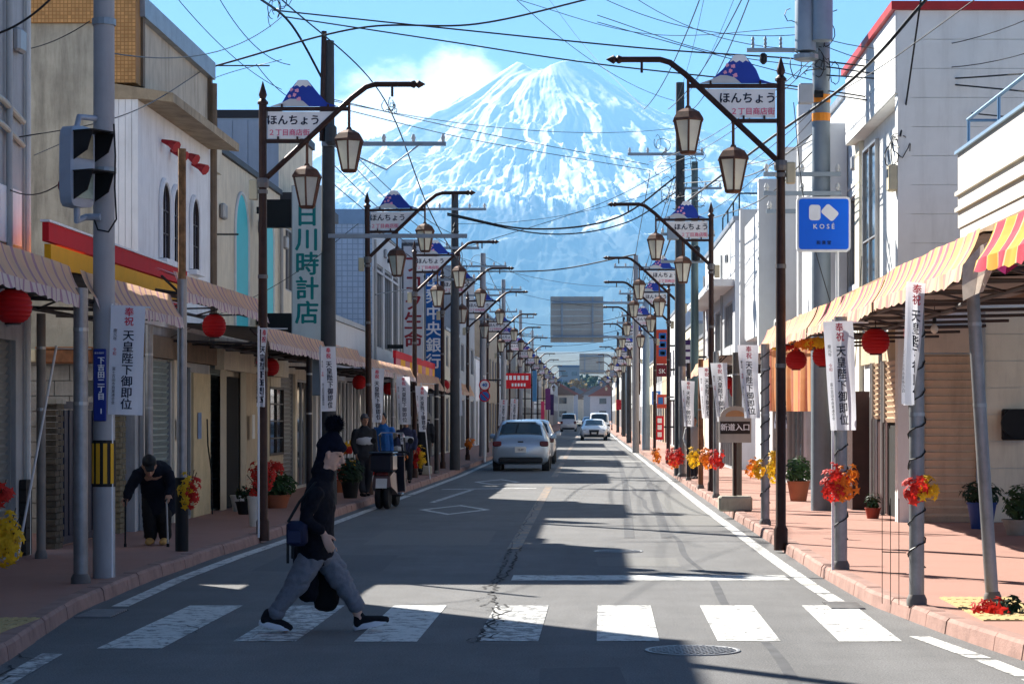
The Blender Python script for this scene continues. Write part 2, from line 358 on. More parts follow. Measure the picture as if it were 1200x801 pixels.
for cx, cy, hx, hy in ((-2.36, 39.0, .63, 2.0), (-2.28, 55.3, .58, 2.4)):
    mb = MB(); o = [(cx - hx, cy), (cx, cy - hy), (cx + hx, cy), (cx, cy + hy)]; t = .80
    i = [(cx + (x - cx) * t, cy + (y - cy) * t) for x, y in o]
    for k in range(4): mb.quad(*[(x, y, .004) for x, y in (o[k], o[(k + 1) % 4], i[(k + 1) % 4], i[k])])
    mb.build('diamond_marking', WP, road)
flat([(-.15, 80), (.35, 80), (.35, 80.6), (-.15, 80.6)], WP); flat([(.75, 80), (1.9, 80), (1.9, 80.6), (.75, 80.6)], WP)
flat([(-3.05, 42.2), (-2.92, 42.2), (-2.55, 49.5), (-2.68, 49.5)], WP2); flat([(-3.3, 49.6), (-1.2, 50.4), (-1.2, 50.9), (-3.3, 50.1)], WP2)
CRK = mat('crack_dark', (.05, .05, .052), .95, var=.3)
def crack(pts, w0, seed, jag=.035, step=.12):
    r = random.Random(seed); mb = MB(); out = []
    for (x0, y0), (x1, y1) in zip(pts, pts[1:]):
        n = max(2, int(math.hypot(x1 - x0, y1 - y0) / step))
        for i in range(n): t = i / n; out.append((x0 + (x1 - x0) * t + r.uniform(-jag, jag), y0 + (y1 - y0) * t + r.uniform(-jag, jag)))
    k = len(mb.v)
    for x, y in out: ww = .42 * w0 * r.uniform(.2, 1.2); mb.v += [(x - ww, y + r.uniform(-.01, .01), .0065), (x + ww, y, .0065)]
    for i in range(len(out) - 1): a = 2 * i; mb.f.append((a, a + 1, a + 3, a + 2))
    mb.build('crack', CRK, road)
crack([(-.97, 27.5), (-.93, 23), (-1.0, 21)], .035, 1); crack([(-.86, 28), (-.85, 24), (-.9, 20.5), (-.76, 18.6), (-.82, 16.1)], .035, 2)
crack([(-.70, 19.4), (-.79, 17.5), (-.70, 16.2)], .03, 3, .07); crack([(-.98, 20), (-.72, 17.6), (-.9, 16.0)], .02, 4, .07)
crack([(-3.4, 17.6), (-3.1, 17.4), (-2.95, 16.7)], .010, 5); crack([(-3.45, 16.7), (-3.2, 16.9), (-3.0, 17.9)], .010, 6); crack([(-3.3, 18.6), (-3.0, 18.3)], .01, 61)
crack([(-4.0, 16.05), (-1.0, 15.95), (2.6, 16.1)], .008, 7, .02); crack([(-4.1, 15.0), (-3.7, 14.4), (-3.6, 13.6)], .03, 8, .08); crack([(-3.95, 15.4), (-3.65, 14.9)], .03, 9, .08)
crack([(-.99, 27), (-.95, 45)], .014, 10, .04, .4); crack([(-3.9, 25), (-.9, 25.2)], .008, 12, .02, .3); crack([(-.8, 30.2), (2.2, 30.0)], .009, 13, .02, .3)
# dark rubber marks left by turning wheels
TYR = mat('tyre_mark', (.10, .10, .104), .8, var=.3, scale=2)
for x0, cv in ((.55, .5), (1.05, .65)):
    ys = list(np.linspace(30, 118, 40)); f = lambda y: x0 + cv * math.sin((y - 30) / 88 * 2.6)
    strip(MB(), ys, lambda y: f(y) - .07, lambda y: f(y) + .07, .003).build('tyre_mark', TYR, road)
# sealed joint running up the lane
SEAL = mat('tar_seal', (.088, .088, .092), .75, var=.3, scale=4)
strip(MB(), list(np.linspace(12.5, 60, 60)), lambda y: 1.28 + .04 * math.sin(y * .9) - .035 - (y - 13) * .008, lambda y: 1.28 + .04 * math.sin(y * .9 + .3) + .035 - (y - 13) * .008, .0025).build('tar_seam', SEAL, road)

# repaired patches
PATCH = mat('asphalt_patch', (.13, .13, .134), .85, var=.25, scale=30, bump=.4, bscale=120, spec=.2); PATCH2 = mat('pale_asphalt_patch', (.19, .188, .182), .88, var=.25, scale=30, bump=.4, bscale=120, spec=.2)
for pts_, m_ in (([(-3.6, 23.6), (-2.2, 23.5), (-2.25, 26.3), (-3.62, 26.4)], PATCH), ([(1.35, 33), (2.0, 33.1), (1.98, 47), (1.4, 46.8)], PATCH2), ([(.1, 24.4), (1.0, 24.3), (1.02, 25.8), (.08, 25.9)], PATCH2), ([(-.3, 13.2), (.25, 13.2), (.2, 14.6), (-.32, 14.5)], PATCH), ([(-2.9, 28.4), (-1.3, 28.3), (-1.32, 31.8), (-2.95, 32)], PATCH2)): flat(pts_, m_, 'asphalt_patch', .0018)
IRON = mat('cast_iron', (.09, .09, .095), .55, .6, var=.3, scale=12)
def manhole(x, y, r, label):
    t = thing('manhole_cover', label, 'manhole', (x, y, 0)); mb = MB()
    mb.lathe((x, y, 0), [(r, .001), (r, .0085), (r - .02, .0085), (r - .025, .006)], 40, caps=False); mb.build('rim', mat('iron_rim', (.30, .30, .30), .5, .5), t)
    mb = MB(); mb.lathe((x, y, 0), [(r - .025, .001), (r - .025, .0062)], 40); mb.build('plate', IRON, t)
    mb = MB()
    k = int(r / .045)
    for i in range(-k, k + 1):
        for j in range(-k, k + 1):
            cx, cy = i * .045 + (j % 2) * .02, j * .045
            if math.hypot(cx, cy) < r - .05: mb.box((x + cx - .014, y + cy - .014, .006), (x + cx + .014, y + cy + .014, .0115))
    mb.build('stud_pattern', mat('iron_stud', (.24, .24, .245), .5, .6), t)
manhole(.73, 15.6, .335, 'large round iron manhole cover in the road in front of the crossing')
manhole(.36, 27.0, .30, 'smaller iron manhole cover in the lane beyond the stop line')
def grate(x, y, label):
    t = thing('drain_grate', label, 'drain', (x, y, 0))
    mb = MB(); mb.box((x - .15, y - .36, .0005), (x + .15, y + .36, .003)); mb.build('pit', CRK, t)
    for i in range(9): MB().box((x - .145, y - .34 + i * .076, .003), (x + .145, y - .34 + i * .076 + .036, .014)).build('bar', mat('grate_steel', (.34, .33, .32), .5, .4, var=.2, scale=10), t)
grate(kr(20.0) - .22, 19.3, 'iron drain grate at the kerb beside the end of the crossing'); grate(kl(18.6) + .22, 18.5, 'iron drain grate by the kerb in shade near the traffic light pole')
def tactile(name_par, x0, y0, x1, y1):
    par = bpy.data.objects[name_par]; mb = MB()
    n = max(1, round((x1 - x0) / .3)); m = max(1, round((y1 - y0) / .3))
    for i in range(n):
        for j in range(m):
            a = x0 + i * .3; b2 = y0 + j * .3; mb = MB(); mb.box((a + .004, b2 + .004, SWZ - .01), (a + .296, b2 + .296, SWZ + .006))
            for k in range(4): mb.box((a + .03 + k * .07, b2 + .02, SWZ + .005), (a + .06 + k * .07, b2 + .28, SWZ + .011))
            mb.build('tactile_tile', YT, par)
tactile('pavement_right', 2.95, 16.6, 3.55, 18.7); tactile('pavement_left', -4.75, 15.3, -4.15, 16.8)

# ---------------------------------------------------------------- mountain
def mountain():
    xc, yc = -304.0, 15800.0
    xs = np.concatenate([np.linspace(-9000, -2700, 60), np.arange(-2690, 2400, 7.5), np.linspace(2410, 8500, 60)])
    ys = np.concatenate([np.linspace(5200, 11000, 70), np.arange(11030, 16300, 14.0), np.linspace(16350, 17300, 8)])
    X, Y = np.meshgrid(xs, ys); dx = X - xc; dy = Y - yc; r = np.hypot(dx, dy); th = np.arctan2(dx, -dy)
    warp = (fbm(dx / 700, dy / 700, 4, 3) - .5)
    rr = r * (1 + .10 * (fbm(th * 2.2 + 9, r * 0 + 1.5, 3, 8) - .5))
    r0 = 240.0
    h = np.where(rr > r0, 2490 * np.exp(-np.maximum(rr - r0, 0) / 3050), 2490.0)
    # gullies running down the slope
    amp = np.clip((r - 190) / 1500, 0, 1) * np.clip((h - 100) / 500, 0.06, 1)
    for k, (f, a, sd) in enumerate(((3.2, 170, 9), (8, 70, 1), (19, 30, 2), (47, 14, 5), (110, 8, 6), (230, 4, 7))):
        q = fbm(th * f + warp * (1.5 + k * .9) + 40, r / 1500 * (1 + k) + k, 3, 20 + sd); h = h + amp * a * (1 - 2 * np.abs(2 * q - 1) - .2)
    h = h + amp * 50 * (fbm(dx / 420, dy / 420, 5, 31) - .5) + amp * 34 * (fbm(dx / 70, dy / 70, 4, 37, .6) - .5)
    # crater: higher rim behind and on the right, notch towards the town
    rim = 26 * np.exp(-((th - 1.2) / .6) ** 2) + 10 * np.exp(-((th + 1.35) / .6) ** 2) + 16 * (np.abs(th) > 1.7) - 4 + 14 * (fbm(th * 4 + 5, r * 0, 3, 50) - .5)
    h = h + rim * np.exp(-((r - r0) / 170) ** 2) - 70 * np.exp(-((th + .22) / .42) ** 2) * np.exp(-((r - r0) / 150) ** 2)
    h = h - 130 * np.clip(1 - r / (r0 * .92), 0, 1) ** .6 * (r < r0)
    base = gz(np.minimum(Y, 7000)) - 8
    h = np.maximum(h, base - 4)
    # snow lies thick above and thins to streaks along the gullies
    st = fbm(th * 52 + warp * 2.0 + 7, r / 1100, 6, 70, .66); st2 = fbm(th * 190 + warp * 3.5, r / 420, 4, 80, .7); bl = fbm(dx / 520, dy / 520, 5, 90, .6)
    line = 980 + 620 * (bl - .5) + 260 * (fbm(th * 5 + 3, r * 0 + .3, 3, 95) - .5)
    cover = (h - line) / 760
    topf = np.clip((2450 - h) / 1150, .10, 1)
    bare = (st - .53) * 4.8 + (st2 - .50) * 2.6 - .10 + 1.0 * (bl - .5) + .35 * np.clip(th / .5, -1, 1)
    snow = np.clip(cover * 2.0 + .05, 0, 1) * np.clip(1.0 - np.clip(bare, 0, 1) * topf * np.clip(1.55 - cover * .42, .35, 1.0), 0, 1)
    snow = np.clip((snow - .5) * 1.9 + .5, 0, 1)
    nY, nX = X.shape; vv = np.stack([X, Y, h], -1).reshape(-1, 3)
    idx = np.arange(nY * nX).reshape(nY, nX); f = np.stack([idx[:-1, :-1], idx[:-1, 1:], idx[1:, 1:], idx[1:, :-1]], -1).reshape(-1, 4)
    me = bpy.data.meshes.new('mountain'); me.vertices.add(len(vv)); me.vertices.foreach_set('co', vv.ravel())
    me.loops.add(f.size); me.loops.foreach_set('vertex_index', f.ravel().astype(np.int32)); me.polygons.add(len(f)); me.polygons.foreach_set('loop_start', np.arange(0, f.size, 4, dtype=np.int32))
    me.update(calc_edges=True); me.shade_smooth()
    at = me.attributes.new('snow', 'FLOAT', 'POINT'); at.data.foreach_set('value', snow.ravel().astype(np.float32))
    m = bpy.data.materials.new('snowy_slope'); m.use_nodes = True; n = m.node_tree.nodes; l = m.node_tree.links; b = n['Principled BSDF']; b.inputs['Roughness'].default_value = .9; b.inputs['Specular IOR Level'].default_value = .1
    a = n.new('ShaderNodeAttribute'); a.attribute_name = 'snow'; geo = n.new('ShaderNodeNewGeometry'); s = n.new('ShaderNodeSeparateXYZ'); l.new(geo.outputs['Position'], s.inputs[0])
    tr = n.new('ShaderNodeMapRange'); l.new(s.outputs['Z'], tr.inputs[0]); tr.inputs[1].default_value = 500; tr.inputs[2].default_value = 1250
    rk = n.new('ShaderNodeMix'); rk.data_type = 'RGBA'; l.new(tr.outputs[0], rk.inputs[0]); rk.inputs[6].default_value = (.02, .04, .035, 1); rk.inputs[7].default_value = (.05, .055, .06, 1)
    fn = n.new('ShaderNodeTexNoise'); l.new(geo.outputs['Position'], fn.inputs['Vector']); fn.inputs['Scale'].default_value = .03; fn.inputs['Detail'].default_value = 5; fn.inputs['Roughness'].default_value = .7
    ad = n.new('ShaderNodeMath'); ad.operation = 'MULTIPLY_ADD'; l.new(fn.outputs[0], ad.inputs[0]); ad.inputs[1].default_value = .6; ad.inputs[2].default_value = -.30
    sm = n.new('ShaderNodeMath'); sm.operation = 'ADD'; l.new(a.outputs['Fac'], sm.inputs[0]); l.new(ad.outputs[0], sm.inputs[1])
    ss = n.new('ShaderNodeMapRange'); ss.interpolation_type = 'SMOOTHSTEP'; l.new(sm.outputs[0], ss.inputs[0]); ss.inputs[1].default_value = .2; ss.inputs[2].default_value = .75
    mm = n.new('ShaderNodeMix'); mm.data_type = 'RGBA'; l.new(ss.outputs[0], mm.inputs[0]); l.new(rk.outputs[2], mm.inputs[6]); mm.inputs[7].default_value = (.88, .89, .90, 1)
    l.new(mm.outputs[2], b.inputs['Base Color']); me.materials.append(m)
    o = bpy.data.objects.new('mountain', me); C.objects.link(o); tag(o, kind='structure')
mountain()
# the air between the town and the mountain
hz = MB().box((-9800, -300, -1.2), (9800, 17600, 2680)); hm = bpy.data.materials.new('air'); hm.use_nodes = True
hm.node_tree.nodes.remove(hm.node_tree.nodes['Principled BSDF']); pv = hm.node_tree.nodes.new('ShaderNodeVolumePrincipled')
pv.inputs['Color'].default_value = (.25, .58, 1.0, 1); pv.inputs['Density'].default_value = 7e-5; pv.inputs['Anisotropy'].default_value = .1
hm.node_tree.links.new(pv.outputs[0], hm.node_tree.nodes['Material Output'].inputs['Volume'])
tag(hz.build('haze', hm), kind='stuff')
# ---------------------------------------------------------------- street lamps with district signs
BRN = mat('brown_lamp_iron', (.045, .022, .018), .5, .3, var=.4, scale=9, dirt=.25, dcol=(.12, .06, .03)); CAPM = mat('lantern_copper', (.13, .062, .04), .55, .25, var=.5, scale=8)
FROST = mat('frosted_lamp_glass', (.78, .78, .70), .25, var=.12, scale=6, trans=.45); SIGNW = mat('sign_white', (.80, .80, .80), .45, var=.05, dirt=.12, streak=.15); NAVY = mat('sign_navy', (.012, .014, .035), .5); PINK = mat('sign_pink', (.70, .13, .24), .5, var=.1)
EBLUE = mat('emblem_blue', (.018, .05, .36), .45, var=.1); EGREY = mat('emblem_grey', (.55, .56, .58), .5); EPET = mat('emblem_petal', (.80, .36, .52), .5); EWHT = mat('emblem_white', (.82, .83, .85), .5)
BOXM = mat('cream_box', (.58, .52, .36), .6, dirt=.3); BULB = mat('bulb_glass', (.8, .78, .7), .2, trans=.3)
def strip2(mb, a, b, r, n=6): mb.tube([a, b], r, n); return mb
def make_lamp(s):
    """s=-1: arm reaches to -X (lamp on the right-hand kerb)"""
    t = thing('street_lamp', '', 'street lamp')
    mb = MB(); mb.lathe((0, 0, 0), [(.085, 0), (.085, .25), (.062, .30), (.060, 3.0), (.052, 4.55), (.052, 5.66)], 10); mb.build('pole', BRN, t, 40)
    mb = MB(); mb.lathe((0, 0, 5.66), [(.07, 0), (.07, .03), (.05, .05), (.035, .07), (.055, .12), (.045, .16), (.004, .30)], 8); mb.build('finial', BRN, t, 40)
    for z in (2.2, 3.4, 4.5): MB().lathe((0, 0, z), [(.066, 0), (.066, .05)], 10).build('band', mat('lamp_band', (.16, .15, .15), .5, .5), t)
    MB().lathe((0, 0, 4.58), [(.075, 0), (.085, .06), (.075, .12)], 10).build('collar', mat('lamp_band', (.16, .15, .15), .5, .5), t)
    mb = MB(); mb.tube([(0, 0, 4.66), (s * 1.15, 0, 5.74), (s * 1.34, 0, 5.885), (s * 1.46, 0, 5.92), (s * 1.92, 0, 5.92)], .036, 8)
    mb.lathe((s * 1.92, 0, 5.92), [(.036, 0), (.05, s * .03), (.05, s * .05), (.03, s * .07), (.055, s * .10), (.004, s * .19)], 8, 'X'); mb.tube([(s * 1.68, 0, 5.92), (s * 1.68, 0, 5.76)], .018, 6); mb.build('arm', BRN, t, 40)
    mb = MB(); mb.box((min(0, s * 1.12), -.022, 5.575), (max(0, s * 1.12), .022, 5.625)); mb.box((min(0, s * .60), -.022, 5.155), (max(0, s * .60), .022, 5.205))
    for x, z in ((.25, 5.63), (.85, 5.63), (.2, 5.21), (.45, 5.21)): mb.box((s * x - .012, -.03, z - .01), (s * x + .012, .005, z + .03))
    mb.build('sign_rail', BRN, t)
    mb = MB(); q = [(s * .065, -.008, 5.215), (s * .60, -.008, 5.215), (s * 1.0, -.008, 5.565), (s * .065, -.008, 5.565)]
    if s > 0: q = q
    else: q = q[::-1]
    mb.prism(q, (0, .016, 0)); b = mb.build('sign_board', SIGNW, t)
    cx = s * .40 if s > 0 else s * .42
    text('ほんちょう', .140, NAVY, b, (s * .40, -.011, 5.445), weight=.0035, sp=1)
    text('２丁目商店街', .090, PINK, b, (s * .34, -.011, 5.288), weight=.0015)
    # emblem: a peaked board with blue slope, white cap and petals
    e0, e1, pk = (.10, .98, .52) if s > 0 else (-.98, -.10, -.50)
    def slope(k, x):
        return 0
    base = 5.632; top = 5.975
    pts = [(e0, base), (e0 + .15, base + .05), (pk - .20, base + .17), (pk - .07, top - .01), (pk - .045, top), (pk + .045, top), (pk + .07, top - .01), (pk + .20, base + .17), (e1 - .15, base + .05), (e1, base)]
    mb = MB(); mb.prism([(x, -.008, z) for x, z in pts], (0, .016, 0)); e = mb.build('emblem_board', EBLUE, t)
    mb = MB(); g = [(e0, base)] + [(e0 + .15, base + .05), (e0 + .25, base + .098)] + [(e0 + .33, base + .095), (e0 + .42, base + .07), (e0 + .50, base)]
    mb.prism([(x, -.011, z) for x, z in g], (0, .002, 0)); mb.build('grey_slope', EGREY, e)
    mb = MB(); g = [(pk - .115, base + .255), (pk - .07, top - .008), (pk - .045, top), (pk + .045, top), (pk + .07, top - .008), (pk + .115, base + .255), (pk + .075, base + .275), (pk + .04, base + .25), (pk, base + .275), (pk - .04, base + .25), (pk - .075, base + .275)]
    mb.prism([(x, -.011, z) for x, z in g], (0, .002, 0)); mb.build('white_cap', EWHT, e)
    mb = MB()
    for x, z, r, a in ((-.15, .215, .030, .3), (-.08, .205, .034, -.5), (-.11, .145, .032, .6), (-.175, .13, .028, 0), (-.055, .095, .036, -.3)):
        for k in range(2):
            aa = a + k * 1.1; c0 = (pk + x, base + z)
            mb.prism([(c0[0] + r * (math.cos(aa + d) * f), -.012 - .0004 * k, c0[1] + r * (math.sin(aa + d) * f)) for d, f in ((0, 1.0), (.8, .75), (2.2, .5), (3.14, .9), (4.1, .5), (5.5, .75))], (0, .002, 0))
    mb.build('petal_print', EPET, e)
    for lx, zt in ((s * 1.12, 5.33), (s * .575, 4.86)):
        zb = zt + .42 if lx * s > 1 else zt + .33
        la = MB(); la.tube([(lx, 0, zt - .03), (lx, 0, zb - .02)], .02, 6); la.lathe((lx, 0, zt), [(.03, .03), (.045, .0), (.08, -.01), (.155, -.05), (.205, -.125), (.212, -.15), (.195, -.155)], 6, rot=PI / 6); lt = la.build('lantern', CAPM, t)
        fr = MB(); n = 6
        top = [(lx + .186 * math.cos(2 * PI * i / n + PI / 6), .186 * math.sin(2 * PI * i / n + PI / 6), zt - .15) for i in range(n)]
        bot = [(lx + .098 * math.cos(2 * PI * i / n + PI / 6), .098 * math.sin(2 * PI * i / n + PI / 6), zt - .53) for i in range(n)]
        for i in range(n): fr.tube([top[i], bot[i]], .0125, 4); fr.tube([bot[i], bot[(i + 1) % n]], .014, 4)
        fr.lathe((lx, 0, zt - .54), [(.09, -.012), (.10, 0), (.09, .012)], 6, rot=PI / 6); fr.build('lantern_frame', CAPM, lt)
        for i in range(n):
            c = Vector((lx, 0, 0)); k = .94
            def sh(p): return (lx + (p[0] - lx) * k, p[1] * k, p[2])
            MB().quad(sh(top[i]), sh(bot[i]), sh(bot[(i + 1) % n]), sh(top[(i + 1) % n])).build('pane', FROST, lt)
        bl = MB(); bl.ball((lx, 0, zt - .30), .06, .06, .09, 8, 6); bl.build('bulb', BULB, lt)
    mb = MB(); mb.cbox((s * -.12 - .055, -.05, 4.42), (s * -.12 + .055, .05, 4.68), .012); mb.build('junction_box', BOXM, t)
    return t
ORD = ['first', 'second', 'third', 'fourth', 'fifth', 'sixth', 'seventh', 'eighth', 'ninth', 'tenth', 'eleventh', 'twelfth', 'thirteenth', 'fourteenth', 'fifteenth', 'sixteenth', 'seventeenth', 'eighteenth', 'nineteenth', 'twentieth']
LAMPL = [(28.8, 308), (43, 433), (55, 486), (64.8, 519), (77, 548), (93.8, 571), (108, 584), (122, 597), (137, 607), (153, 615), (170, 623), (190, 630), (212, 637), (240, 643)]
LAMPR = [(26.8, 915), (45, 834), (60.5, 797), (71.5, 783), (88, 767), (104, 757), (120, 749), (138, 742), (156, 735), (178, 729), (205, 723), (240, 717)]
for side, lst, s in (('left', LAMPL, 1), ('right', LAMPR, -1)):
    proto = make_lamp(s)
    for i, (y, u) in enumerate(lst):
        o = proto if i == 0 else copy_tree(proto)
        o.location = ((u - U0) * y / FPX, y, SWZ - .09)
        if i: o.rotation_euler = (random.uniform(-.006, .006), random.uniform(-.008, .008), random.uniform(-.05, .05))
        o['label'] = f'twin lantern street lamp with district sign, {ORD[i]} from the front along the {side} kerb'; o['group'] = f'street lamps along the {side} kerb'

# ---------------------------------------------------------------- arcade: posts, awnings, paper lanterns, banners
STEEL = mat('galvanised_post', (.27, .27, .275), .42, .55, var=.25, scale=6, dirt=.3, streak=.35, dcol=(.10, .05, .03)); DSTEEL = mat('dark_painted_post', (.028, .026, .028), .5, .1, var=.3, dirt=.25, dcol=(.10, .05, .03)); TAPE = mat('cable_black', (.012, .012, .013), .5)
RUST = mat('rusty_steel', (.22, .10, .05), .7, .3, var=.5, scale=8); WHITEP = mat('white_pole', (.70, .71, .73), .4, var=.06, dirt=.1)
def post(x, y, h, r, label, m=STEEL, coil=False, top=None, base=True, group='arcade posts along the pavements'):
    t = thing('arcade_post', label, 'post', (x, y, SWZ - .01), group); tx, ty = top or (x, y)
    mb = MB(); mb.tube([(x, y, SWZ - .01), (x + (tx - x) * .5, y, h * .5), (tx, ty, h)], r, 12); mb.build('shaft', m, t, 50)
    if base:
        mb = MB(); mb.lathe((x, y, SWZ - .006), [(r * 1.35, 0), (r * 1.35, .05), (r * 1.05, .09)], 12); mb.build('base_collar', mat('post_base', (.16, .15, .145), .7, .2, dirt=.4), t, 40)
    for z in (h * .62, h * .86): MB().lathe((x + (tx - x) * z / h, y, z), [(r * 1.06, 0), (r * 1.06, .03)], 12).build('clamp', mat('band_metal', (.35, .35, .35), .4, .7), t)
    if coil:
        mb = MB(); n = 90; rd = random.Random(int(y * 10)); pts = []
        for i in range(n):
            z = SWZ + .3 + (h - .5) * i / n; a = i / n * 2 * PI * (h * 3.4) + rd.uniform(-.3, .3); pts.append((x + (tx - x) * z / h + (r + .008) * math.cos(a), y + (r + .008) * math.sin(a), z + rd.uniform(-.01, .01)))
        mb.tube(pts, .0075, 4); mb.build('wound_cable', TAPE, t)
    return t
AWL = stripes('peach_awning', [(.95, .62, .40), (.60, .34, .40), (.95, .62, .40)], [.25, .075, .005], trans=.5, wear=.30)
VAL = stripes('pink_valance', [(.92, .78, .72), (.60, .36, .48), (.92, .78, .72)], [.12, .05, .005], trans=.5, wear=.2)
AWR = stripes('orange_magenta_awning', [(.84, .46, .16), (.62, .12, .20), (.86, .58, .30)], [.19, .12, .07], trans=.4, wear=.28)
AWR2 = stripes('faded_peach_awning', [(.80, .46, .24), (.66, .26, .22), (.80, .50, .30)], [.20, .08, .05], trans=.4, wear=.3)
AWN = stripes('bold_red_yellow_awning', [(.80, .62, .32), (.62, .02, .07), (.80, .62, .32), (.82, .42, .02)], [.03, .29, .03, .29], trans=.45, wear=.12)
VAR = stripes('faded_valance', [(.82, .62, .42), (.74, .34, .30), (.82, .56, .34)], [.15, .10, .07], trans=.4, wear=.3)
ROOFP = mat('arcade_roof_sheet', (.30, .29, .27), .6, var=.3, dirt=.4); TRUSS = mat('arcade_frame', (.05, .045, .045), .6, .2, dirt=.3, dcol=(.15, .07, .04))
def awning(y0, y1, sg, fx, zt, zb, back, label, m=AWL, vm=VAL, sag=.02, seed=0, slope=.13, zslope=.0):
    """sg -1 left side, +1 right side; fx front edge x; striped sloping front, scalloped hem, flat roof behind, frame under it"""
    rd = random.Random(seed); t = thing('awning', label, 'awning', (fx(y0), y0, zb), 'striped arcade awnings')
    n = max(6, int((y1 - y0) / .16)); mb = MB(); vb = MB(); rows = 4
    bul = [rd.uniform(-1, 1) for _ in range(n + 1)]
    P0 = []
    for i in range(n + 1):
        y = y0 + (y1 - y0) * i / n; x = fx(y); zo = zslope * (y - y0); ring = []
        for j in range(rows + 1):
            q = j / rows; ring.append((x + sg * slope * (1 - q) - sg * (.012 * bul[i] + .018 * math.sin(q * PI) * (-1)), y, zo + zt + (zb - zt) * q + .006 * bul[(i * 3) % n] * q - sag * math.sin(PI * ((y - y0) % 2.0) / 2.0) * .3))
        P0.append(ring)
    for i in range(n):
        for j in range(rows): mb.quad(P0[i][j], P0[i + 1][j], P0[i + 1][j + 1], P0[i][j + 1])
    mb.build('cloth', m, t, 60)
    for i in range(n):
        a = P0[i][rows]; b = P0[i + 1][rows]; k = 4
        for q in range(k):
            def pt(f):
                x = a[0] + (b[0] - a[0]) * f; y = a[1] + (b[1] - a[1]) * f; z = a[2] + (b[2] - a[2]) * f; return x, y, z
            A, B = pt(q / k), pt((q + 1) / k)
            da = .095 + .022 * abs(math.sin(PI * A[1] / .32)) + .012 * math.sin(A[1] * 2.3); db = .095 + .022 * abs(math.sin(PI * B[1] / .32)) + .012 * math.sin(B[1] * 2.3); wa = .014 * math.sin(A[1] * 6.1) + .008 * math.sin(A[1] * 17); wb = .014 * math.sin(B[1] * 6.1) + .008 * math.sin(B[1] * 17)
            vb.quad((A[0] - sg * .004, A[1], A[2]), (B[0] - sg * .004, B[1], B[2]), (B[0] - sg * (.02 + wb), B[1], B[2] - db), (A[0] - sg * (.02 + wa), A[1], A[2] - da))
    vb.build('valance', vm, t, 70)
    mb = MB(); s = .03
    xa, xb = fx(y0) + sg * slope, fx(y1) + sg * slope; z2 = zslope * (y1 - y0)
    m2 = max(4, int((y1 - y0) / .25))
    mb.add([(xa + sg * .02, y0, zt - .03), (xb + sg * .02, y1, zt - .03 + z2), (back, y1, zt + .05 + z2), (back, y0, zt + .05)], [(0, 1, 2, 3)])
    mb.add([(xa + sg * .02, y0, zt - .05), (xb + sg * .02, y1, zt - .05 + z2), (back, y1, zt + .03 + z2), (back, y0, zt + .03)], [(0, 1, 2, 3)]); mb.build('roof_sheet', ROOFP, t)
    mb = MB()
    for dx, dz in ((.05, -.03), (.26, -.02), (.8, -.06)): mb.tube([(fx(y0) + sg * dx, y0 + .02, zb + dz), (fx(y1) + sg * dx, y1 - .02, zb + dz + z2)], .022, 6)
    k = max(2, int((y1 - y0) / 1.5)); prev = None
    for i in range(k + 1):
        y = y0 + .03 + (y1 - y0 - .06) * i / k; zo = zslope * (y - y0); x = fx(y)
        mb.tube([(x + sg * .05, y, zb - .03 + zo), (back, y, zb + .02 + zo)], .02, 6); mb.tube([(x + sg * .28, y, zt - .05 + zo), (x + sg * .06, y, zb - .03 + zo)], .016, 6)
        if i < k:
            yn = y + (y1 - y0 - .06) / k; mb.tube([(x + sg * .26, y, zb + zo), (x + sg * .8, (y + yn) / 2, zb - .06 + zo), (x + sg * .26, yn, zb + zo)], .012, 5)
    mb.build('frame', TRUSS, t)
    return t
BACKL, BACKR = -6.02, 4.9
fl = lambda y: float(np.interp(y, [10, 20, 30, 60, 120], [-4.72, -4.66, -4.55, -4.25, -3.9]))
fr_ = lambda y: float(np.interp(y, [10, 16, 35, 60, 120], [2.86, 2.76, 2.66, 2.55, 2.5]))
awning(11.5, 20.5, -1, fl, 3.16, 2.88, BACKL, 'faded peach striped awning over the near left shop, in front of the signal pole', seed=1, zslope=-.014)
awning(20.8, 25.1, -1, fl, 3.02, 2.76, BACKL, 'peach striped awning behind the signal pole, below the red and yellow fascia', seed=2)
awning(25.3, 31.2, -1, fl, 3.30, 3.07, -4.95, 'peach striped awning between the wooden mast and the first left street lamp', seed=3)
awning(31.5, 43.6, -1, fl, 2.94, 2.70, BACKL, 'long peach striped awning under the tall watch shop sign', seed=4)
awning(43.9, 55.0, -1, fl, 2.84, 2.60, BACKL, 'peach striped awning past the second left street lamp', seed=5)
awning(55.3, 64.5, -1, fl, 2.76, 2.48, BACKL, 'pale peach awning below the bank sign on the left', AWR2, VAR, seed=6)
awning(64.8, 80, -1, fl, 2.74, 2.46, BACKL, 'plain pale awning beyond the bank sign on the left', AWR2, VAR, seed=7)
awning(9.0, 15.75, 1, fr_, 3.02, 2.76, 4.2, 'bold red and yellow striped awning at the near right corner', AWN, AWN, seed=8)
awning(16.35, 21.3, 1, fr_, 3.04, 2.76, BACKR, 'yellow and magenta striped awning with torn end on the right', AWR, VAR, seed=9, sag=.04)
awning(21.4, 27.4, 1, fr_, 3.00, 2.74, BACKR, 'orange and magenta striped awning behind the right banner post', AWR, VAR, seed=10, sag=.05)
awning(27.5, 34.6, 1, fr_, 3.00, 2.74, BACKR, 'peach striped awning end section by the first right street lamp', AWR2, VAR, seed=11, sag=.04)
awning(46.5, 56, 1, fr_, 2.95, 2.72, 4.6, 'small peach awning by the second right street lamp', AWR2, VAR, seed=12)
